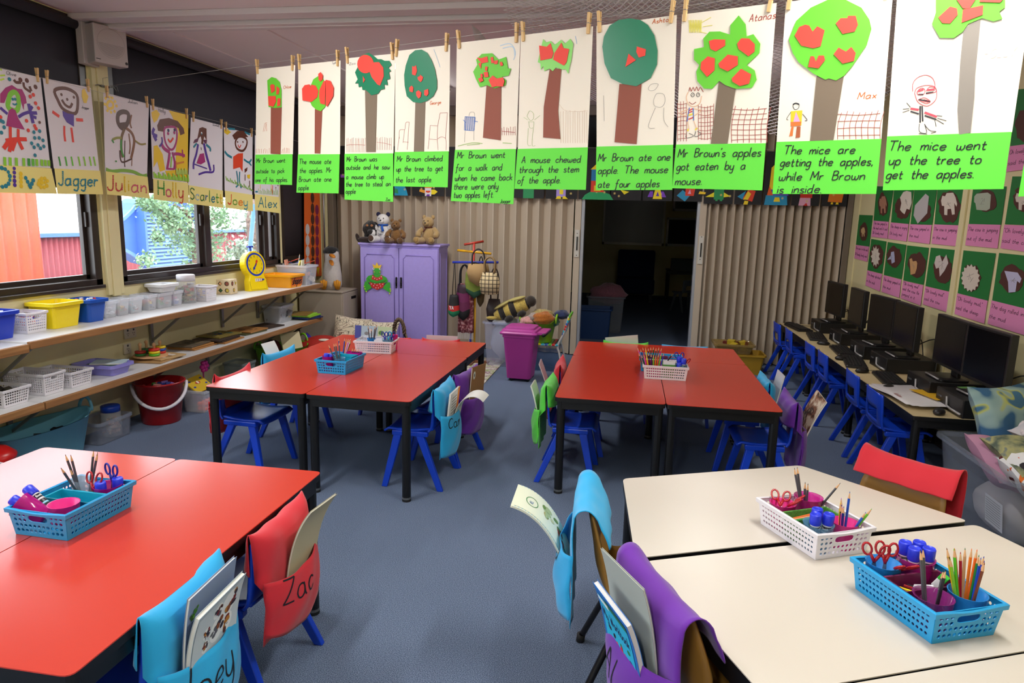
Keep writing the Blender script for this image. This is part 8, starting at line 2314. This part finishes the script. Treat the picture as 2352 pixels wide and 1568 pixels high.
heap('pale pink plush on the left of the lime trug on the chair', (-1.0, 6.80, .50), (.075, .07, .05), 'c8908c', 2)
heap('grey and cream cloth in the middle of the lime trug on the chair', (-.93, 6.84, .54), (.07, .08, .045), '9a8c84', 3)
heap('dark green cloth at the right of the lime trug on the chair', (-.73, 6.84, .50), (.055, .07, .045), '175a44', 4)
heap('navy and red cloth over the back of the strap chair', (-.66, 6.92, .57), (.08, .10, .045), '1c2850', 5)
heap('cream fleece behind the orange cloth in the lime trug', (-.86, 6.92, .56), (.12, .06, .06), 'a8945c', 6)
tub('storage_tub', 'blue tinted clear box on the floor under the strap chair', 'tub', (-.80, 6.92, 0), .27, .30, .24, clear('blue_tint_plastic', '5a7cae', .3), .015, .01)
t = thing('wheelie_bin', 'small bright pink wheelie bin with a hinged lid', 'bin', (-.985, 6.38, 0), -.06)
m_pk = M('pink_bin_plastic', 'b03a94', .35)
MB().loops([rr(.115, .12, .03, .025), rr(.15, .15, .03, .42), rr(.16, .16, .03, .425), rr(.16, .16, .03, .45)]).build('body', t, m_pk, bevel=.003)
l = MB()
l.loops([rr(.18, .178, .04, .452), rr(.185, .182, .04, .468), rr(.17, .168, .04, .480), rr(.165, .16, .04, .497), rr(.145, .14, .04, .503), rr(.14, .135, .04, .520), rr(.10, .10, .04, .527)])
l.box((.215, 0, .475), (.08, .30, .022))
l.build('lid', t, m_pk, bevel=.004)
MB().tube([(.24, -.16, .465), (.24, .16, .465)], .018, 10).build('hinge_bar', t, m_black)
for x, y in ((-.07, -.10), (.09, -.10), (.09, .10), (-.07, .10)):
    MB().tube([(x, y - .012, .02), (x, y + .012, .02)], .02, 12).build('wheel', t, m_black)
tag(MB().box((0, 0, .005), (.36, 1.15, .01)).build('rug', None, ramp_mat('patterned_rug', [(.46, 'c8c4b4'), (.5, '7a2a6a'), (.54, 'c0bca8'), (.62, '8a9a5c'), (.66, 'c8c4b4')], 'noise', 7, .95), loc=(-1.46, 6.66, .0)), 'cream rug with purple and green motifs on the carpet', 'rug')
# toy boxes right of the doorway
for i, (x, y, z, c, m_, lb) in enumerate(((1.20, 7.32, 0, '', M('ochre_plastic', 'b0881c', .5), 'yellow toy crate against the right folding wall'), (1.10, 7.28, .215, '', clear('amber_plastic', 'a08448', .6), 'amber plastic tray of toys on the yellow crate'))):
    tub('toy_crate', lb, 'crate', (x, y, z), .42 - .04 * i, .30, .21 - .11 * i, m_, .03, .016, .02)
bits('dark red and yellow toys in the amber tray', (1.10, 7.28, .215), .14, .09, .01, .10, ['6a2420', 'b8a028', '7a4a2a'], 20, .07)

# ================================================================== COMPUTERS
m_dk, m_scr, m_mg = M('computer_black', '151416', .4), M('screen_glass', '0b090a', .18), M('silver_plastic', '9c9a9a', .35, metal=.3)
def make_monitor():
    t = thing('monitor', None, None)
    MB().box((.006, 0, .225), (.042, .44, .32)).build('casing', t, m_dk, bevel=.005)
    MB().box((-.0155, 0, .228), (.002, .41, .285)).build('screen', t, m_scr)
    MB().box((.03, 0, .225), (.04, .26, .2)).build('rear_housing', t, m_dk, bevel=.012)
    MB().box((.05, 0, .10), (.025, .09, .19)).build('stand_column', t, m_dk, bevel=.004)
    b = MB().loops([rr(.085, .12, .02, 0), rr(.085, .12, .02, .010), rr(.06, .09, .02, .016)])
    b.build('stand_base', t, m_dk)
    MB().tube([(-.086, -.10, .008), (-.086, .10, .008)], .006, 6).build('silver_trim', t, m_mg)
    return t
def make_case():
    t = thing('computer_case', None, None)
    MB().box((.02, 0, .052), (.32, .34, .104)).build('case', t, m_dk, bevel=.004)
    MB().box((-.145, 0, .052), (.02, .345, .108)).build('front_panel', t, m_dk, bevel=.006)
    MB().tube([(-.158, .02, .078), (-.162, .0, .028), (-.162, -.05, .022), (-.162, -.17, .022)], .007, 6).build('silver_trim', t, m_mg)
    b = MB()
    for y in (.10, .12, .14):
        b.mat(P('5a5a5e')).box((-.156, y, .06), (.003, .008, .01))
    b.build('ports', t)
    return t
def make_keyboard():
    t = thing('keyboard', None, None)
    MB().loops([rr(.075, .22, .01, 0), rr(.075, .22, .01, .012), rr(.070, .215, .01, .018)]).build('tray', t, m_dk)
    b = MB()
    for i in range(5):
        for j in range(17):
            b.box((-.045 + .022 * i, -.19 + .0235 * j, .021), (.018, .019, .008))
    b.build('keys', t, M('key_black', '1a191b', .5))
    return t
def make_mouse():
    t = thing('computer_mouse', None, None)
    MB().ball((0, 0, .012), (.055, .031, .022), 14, 8).build('body', t, m_dk)
    MB().tube(catmull([(.05, 0, .008), (.10, .03, .005), (.16, .02, .005), (.22, .06, .005)], 4), .002, 6).build('cable', t, m_black)
    return t
mk = {'m': make_monitor(), 'c': make_case(), 'k': make_keyboard(), 'u': make_mouse()}
def put(k, loc, rz, label, cat, group):
    o = mk[k]
    if o.get('label') is None:
        o.location, o.rotation_euler = loc, (0, 0, rz)
        return tag(o, label, cat, group)
    return dup(o, loc, rz, label, cat, group)
ORD = ['at the far end by the folding wall', 'second from the folding wall', 'third from the folding wall', 'third from the camera', 'second from the camera', 'nearest the camera by the cushions']
for i, (y, kb, ms) in enumerate(((7.17, (1.73, 7.30, .1), (1.70, 7.53)), (6.49, (1.77, 6.75, -.15), (1.73, 6.35)), (5.87, (1.80, 6.02, -.1), (1.69, 5.66)), (5.37, (1.75, 5.55, -.2), (1.70, 5.20)), (4.64, (1.81, 4.97, -.12), (1.70, 4.68)), (4.19, None, (1.78, 4.12)))):
    r_ = random.Random(i).uniform(-.06, .1)
    z = DH + .002
    put('c', (2.02, y + .03, z), .0, 'black desktop computer case lying flat, %s' % ORD[i], 'computer', 'desktop computers')
    put('m', (2.02, y, z + .107), r_, 'black monitor on its computer case, %s' % ORD[i], 'monitor', 'computer monitors')
    if kb:
        put('k', (kb[0], kb[1], z), kb[2], 'black keyboard on the desks, %s' % ORD[i], 'keyboard', 'keyboards')
    put('u', (ms[0], ms[1], z), .3 * i - .5, 'black mouse on the desks, %s' % ORD[i], 'mouse', 'computer mice')
    tag(MB().tube(catmull([(2.09, y + .05, z + .12), (2.17, y + .10, z + .22), (2.19, y + .05, z + .06), (2.18, y - .1, z + .01)], 5), .004, 6).tube(catmull([(2.09, y - .05, z + .2), (2.19, y - .12, z + .25), (2.19, y - .16, z + .01)], 5), .004, 6).build('cable', None, m_black), 'black cables looping behind the monitor %s' % ORD[i], 'cable', 'computer cables')
t = thing('drawing_paper', 'white drawing sheets lying over the near computer desk, written upside down', 'paper', (1.80, 4.47, DH + .022), .05)
for i, (x, y, a) in enumerate(((0, 0, .1), (.012, .02, .22), (-.01, -.01, .0))):
    MB().sheet(lambda u, v: ((u - .5) * .36, (v - .5) * .52, .0012 * i + .006 * (u - .6) ** 2), 6, 2, X=RZ(a)).build('sheet', t, P('d4d0d2'), solid=.0006)
wx = MB(TR(-.15, -.02, .009) @ RZ(-pi / 2)).mat(P('9a3028'))
write(wx, 'Ashton', -.02, 0, .03, .004, 0)
wx.build('written_name', t)
tag(MB(RZ(.3)).poly([(-.10, -.12), (.08, -.14), (.12, .12), (-.08, .14)]).build('yellow_card', None, P('d8a81c'), solid=.001, loc=(1.90, 4.46, DH + .036)), 'mustard yellow card lying on the white drawing sheets', 'card')
tag(MB(RZ(.2)).poly([(-.06, -.06), (.06, -.07), (.05, .06), (-.06, .05)]).build('green_card', None, P('5c9048'), solid=.001, loc=(2.02, 4.30, DH + .108 + .012)), 'small green note on the nearest computer case', 'card')

# ================================================================== CUSHION TUB
t = tub('storage_tub', 'large grey clear tub full of cushions beside the near computer desk', 'tub', (1.99, 3.64, 0), .48, .78, .415, clear('grey_tub_plastic', '98a0b0', .20), .05, .022, .05)
lb = MB(frame((-.222, -.22, .22), (0, -1, 0), (-.05 / .4, 0, 1))).mat(P('b8bcc4')).poly([(-.06, -.08), (.10, -.08), (.10, .06), (-.06, .06)], .004)
lb.mat(P('4a4a50'))
for i in range(10):
    lb.stroke([(-.05, .045 - .012 * i), (.085, .045 - .012 * i)], .0022, .006)
lb.build('paper_label', t)
m_bluec = ramp_mat('blue_block_cushion_cloth', [(.40, '2f5a80'), (.46, '7f9a9c'), (.56, '8fa8a8'), (.60, 'b0b45c'), (.64, '3a6688')], 'noise', 8, .9, (1, 1, .6), 1)
m_olive = ramp_mat('olive_mottled_cloth', [(.35, '4c584c'), (.5, '8a8c68'), (.6, 'a09c68'), (.7, '5a6a72')], 'noise', 14, .9)
m_dia = ramp_mat('diamond_patchwork_cloth', [(.0, 'd8d8d8'), (.55, 'dcdcdc'), (.56, 'c8501c'), (.68, '5a1c20'), (.74, '201c24'), (.80, 'e07020'), (.86, 'd8d8d8')], 'voronoi', 26, .8)
for e in m_dia.node_tree.nodes:
    if e.type == 'VALTORGB':
        e.color_ramp.interpolation = 'CONSTANT'
gC = 'cushions in the big tub'
cushion('blue and grey block patterned cushion standing at the back of the tub', (2.00, 3.86, .53), (1.15, 0, .5), .42, .42, .14, m_bluec, group=gC)
cushion('pale blue grey cushion with a bobble edge, topmost in the tub', (2.10, 3.56, .565), (.25, -.25, .4), .34, .30, .13, ramp_mat('pale_blue_grey_cloth', [(.35, '8c98a8'), (.65, 'b8b4b8')], 'noise', 6, .9), group=gC)
bb = MB()
for i in range(13):
    bb.ball((2.10 + .17 * cos(pi * .75 + i * .13), 3.56 + .16 * sin(pi * .75 + i * .13), .585 - .004 * i), .014, 8, 6)
tag(bb.build('bobble_trim', None, P('c4bcc0', .9)), 'row of pale bobbles along the topmost cushion', 'trim')
cushion('olive mottled cushion lying under the pale bobbled one', (1.98, 3.50, .46), (.3, .05, .2), .40, .32, .13, m_olive, group=gC)
cushion('mustard yellow cushion at the right edge of the photo', (2.14, 3.42, .50), (.35, -.3, -.2), .30, .30, .09, P('c8941c', .85), group=gC)
cushion('pink cushion showing at the left side of the tub', (1.90, 3.62, .38), (.5, .3, .3), .30, .34, .14, P('b07f98', .9), group=gC)
cushion('navy blue cushion half buried in the tub', (2.06, 3.42, .385), (.3, 0, 0), .26, .24, .12, P('1a1f6a', .9), group=gC)
cushion('white cushion with red and orange diamonds at the front of the tub', (1.99, 3.37, .40), (.25, .1, .1), .40, .32, .2, m_dia, group=gC)
tag(MB().ball((0, 0, .13), (.17, .29, .13), 16, 10).build('folded_cloth', None, P('b8b4b8', .9), loc=(1.99, 3.62, .006)), 'pale bundle lying in the bottom of the cushion tub', 'cloth')

# ================================================================== CEILING NET
m_net = P('d6d4da', .7)
def net(label, f, nu, nv, r=.0022):
    b = MB()
    for i in range(nu + nv):
        for d in (1, -1):
            pts = []
            for k in range(nv + 1):
                u = i - nv + k if d > 0 else i - k
                if 0 <= u <= nu:
                    pts.append(f(u / nu, k / nv))
            if len(pts) > 1:
                b.tube(pts, r, 3)
    tag(b.build('fishing_net', None, m_net), label, 'net', 'nets under the ceiling')
net('white fishing net sagging under the ceiling behind the apple tree pictures', lambda u, v: (-.72 + 2.3 * u, 3.25 + 2.3 * v + .1 * sin(4 * u), 2.655 - .07 * sin(pi * min(1, v * 1.6)) - .02 * sin(9 * u) ** 2 - max(0, v - .45) ** 1.3 * (.25 + 1.0 * u)), 46, 52)
net('loose white net bunched up against the ceiling above the pictures', lambda u, v: (-.45 + 1.6 * u, 3.50 + .45 * v + .15 * u, 2.69 - .09 * sin(pi * v) * (1 + .5 * sin(7 * u))), 44, 12)
net('small grey net hanging from a hook on the ceiling beam', lambda u, v: (-1.02 + .02 * u + (.10 + .28 * v) * (u - .2) * v + .12 * v, 4.28 + .12 * u, 2.67 - .34 * v + .06 * u * v), 14, 26, .0016)

# ================================================================== THE DARK ROOM BEYOND THE DOORWAY
m_wallb = m_wall
def frame_board(name, label, cat, x0, x1, z0, z1, y, m):
    t = thing(name, label, cat, ((x0 + x1) / 2, y, z0))
    MB().box((0, -.01, (z1 - z0) / 2), (x1 - x0, .02, z1 - z0)).build('panel', t, m)
    f = MB()
    for a, b, c, d in ((x0, x0 + .04, z0, z1), (x1 - .04, x1, z0, z1), (x0, x1, z0, z0 + .05), (x0, x1, z1 - .04, z1)):
        f.box(((a + b) / 2 - (x0 + x1) / 2, -.03, (c + d) / 2 - z0), (b - a, .04, d - c))
    f.build('surround', t, m_mg)
YW = YR - .01
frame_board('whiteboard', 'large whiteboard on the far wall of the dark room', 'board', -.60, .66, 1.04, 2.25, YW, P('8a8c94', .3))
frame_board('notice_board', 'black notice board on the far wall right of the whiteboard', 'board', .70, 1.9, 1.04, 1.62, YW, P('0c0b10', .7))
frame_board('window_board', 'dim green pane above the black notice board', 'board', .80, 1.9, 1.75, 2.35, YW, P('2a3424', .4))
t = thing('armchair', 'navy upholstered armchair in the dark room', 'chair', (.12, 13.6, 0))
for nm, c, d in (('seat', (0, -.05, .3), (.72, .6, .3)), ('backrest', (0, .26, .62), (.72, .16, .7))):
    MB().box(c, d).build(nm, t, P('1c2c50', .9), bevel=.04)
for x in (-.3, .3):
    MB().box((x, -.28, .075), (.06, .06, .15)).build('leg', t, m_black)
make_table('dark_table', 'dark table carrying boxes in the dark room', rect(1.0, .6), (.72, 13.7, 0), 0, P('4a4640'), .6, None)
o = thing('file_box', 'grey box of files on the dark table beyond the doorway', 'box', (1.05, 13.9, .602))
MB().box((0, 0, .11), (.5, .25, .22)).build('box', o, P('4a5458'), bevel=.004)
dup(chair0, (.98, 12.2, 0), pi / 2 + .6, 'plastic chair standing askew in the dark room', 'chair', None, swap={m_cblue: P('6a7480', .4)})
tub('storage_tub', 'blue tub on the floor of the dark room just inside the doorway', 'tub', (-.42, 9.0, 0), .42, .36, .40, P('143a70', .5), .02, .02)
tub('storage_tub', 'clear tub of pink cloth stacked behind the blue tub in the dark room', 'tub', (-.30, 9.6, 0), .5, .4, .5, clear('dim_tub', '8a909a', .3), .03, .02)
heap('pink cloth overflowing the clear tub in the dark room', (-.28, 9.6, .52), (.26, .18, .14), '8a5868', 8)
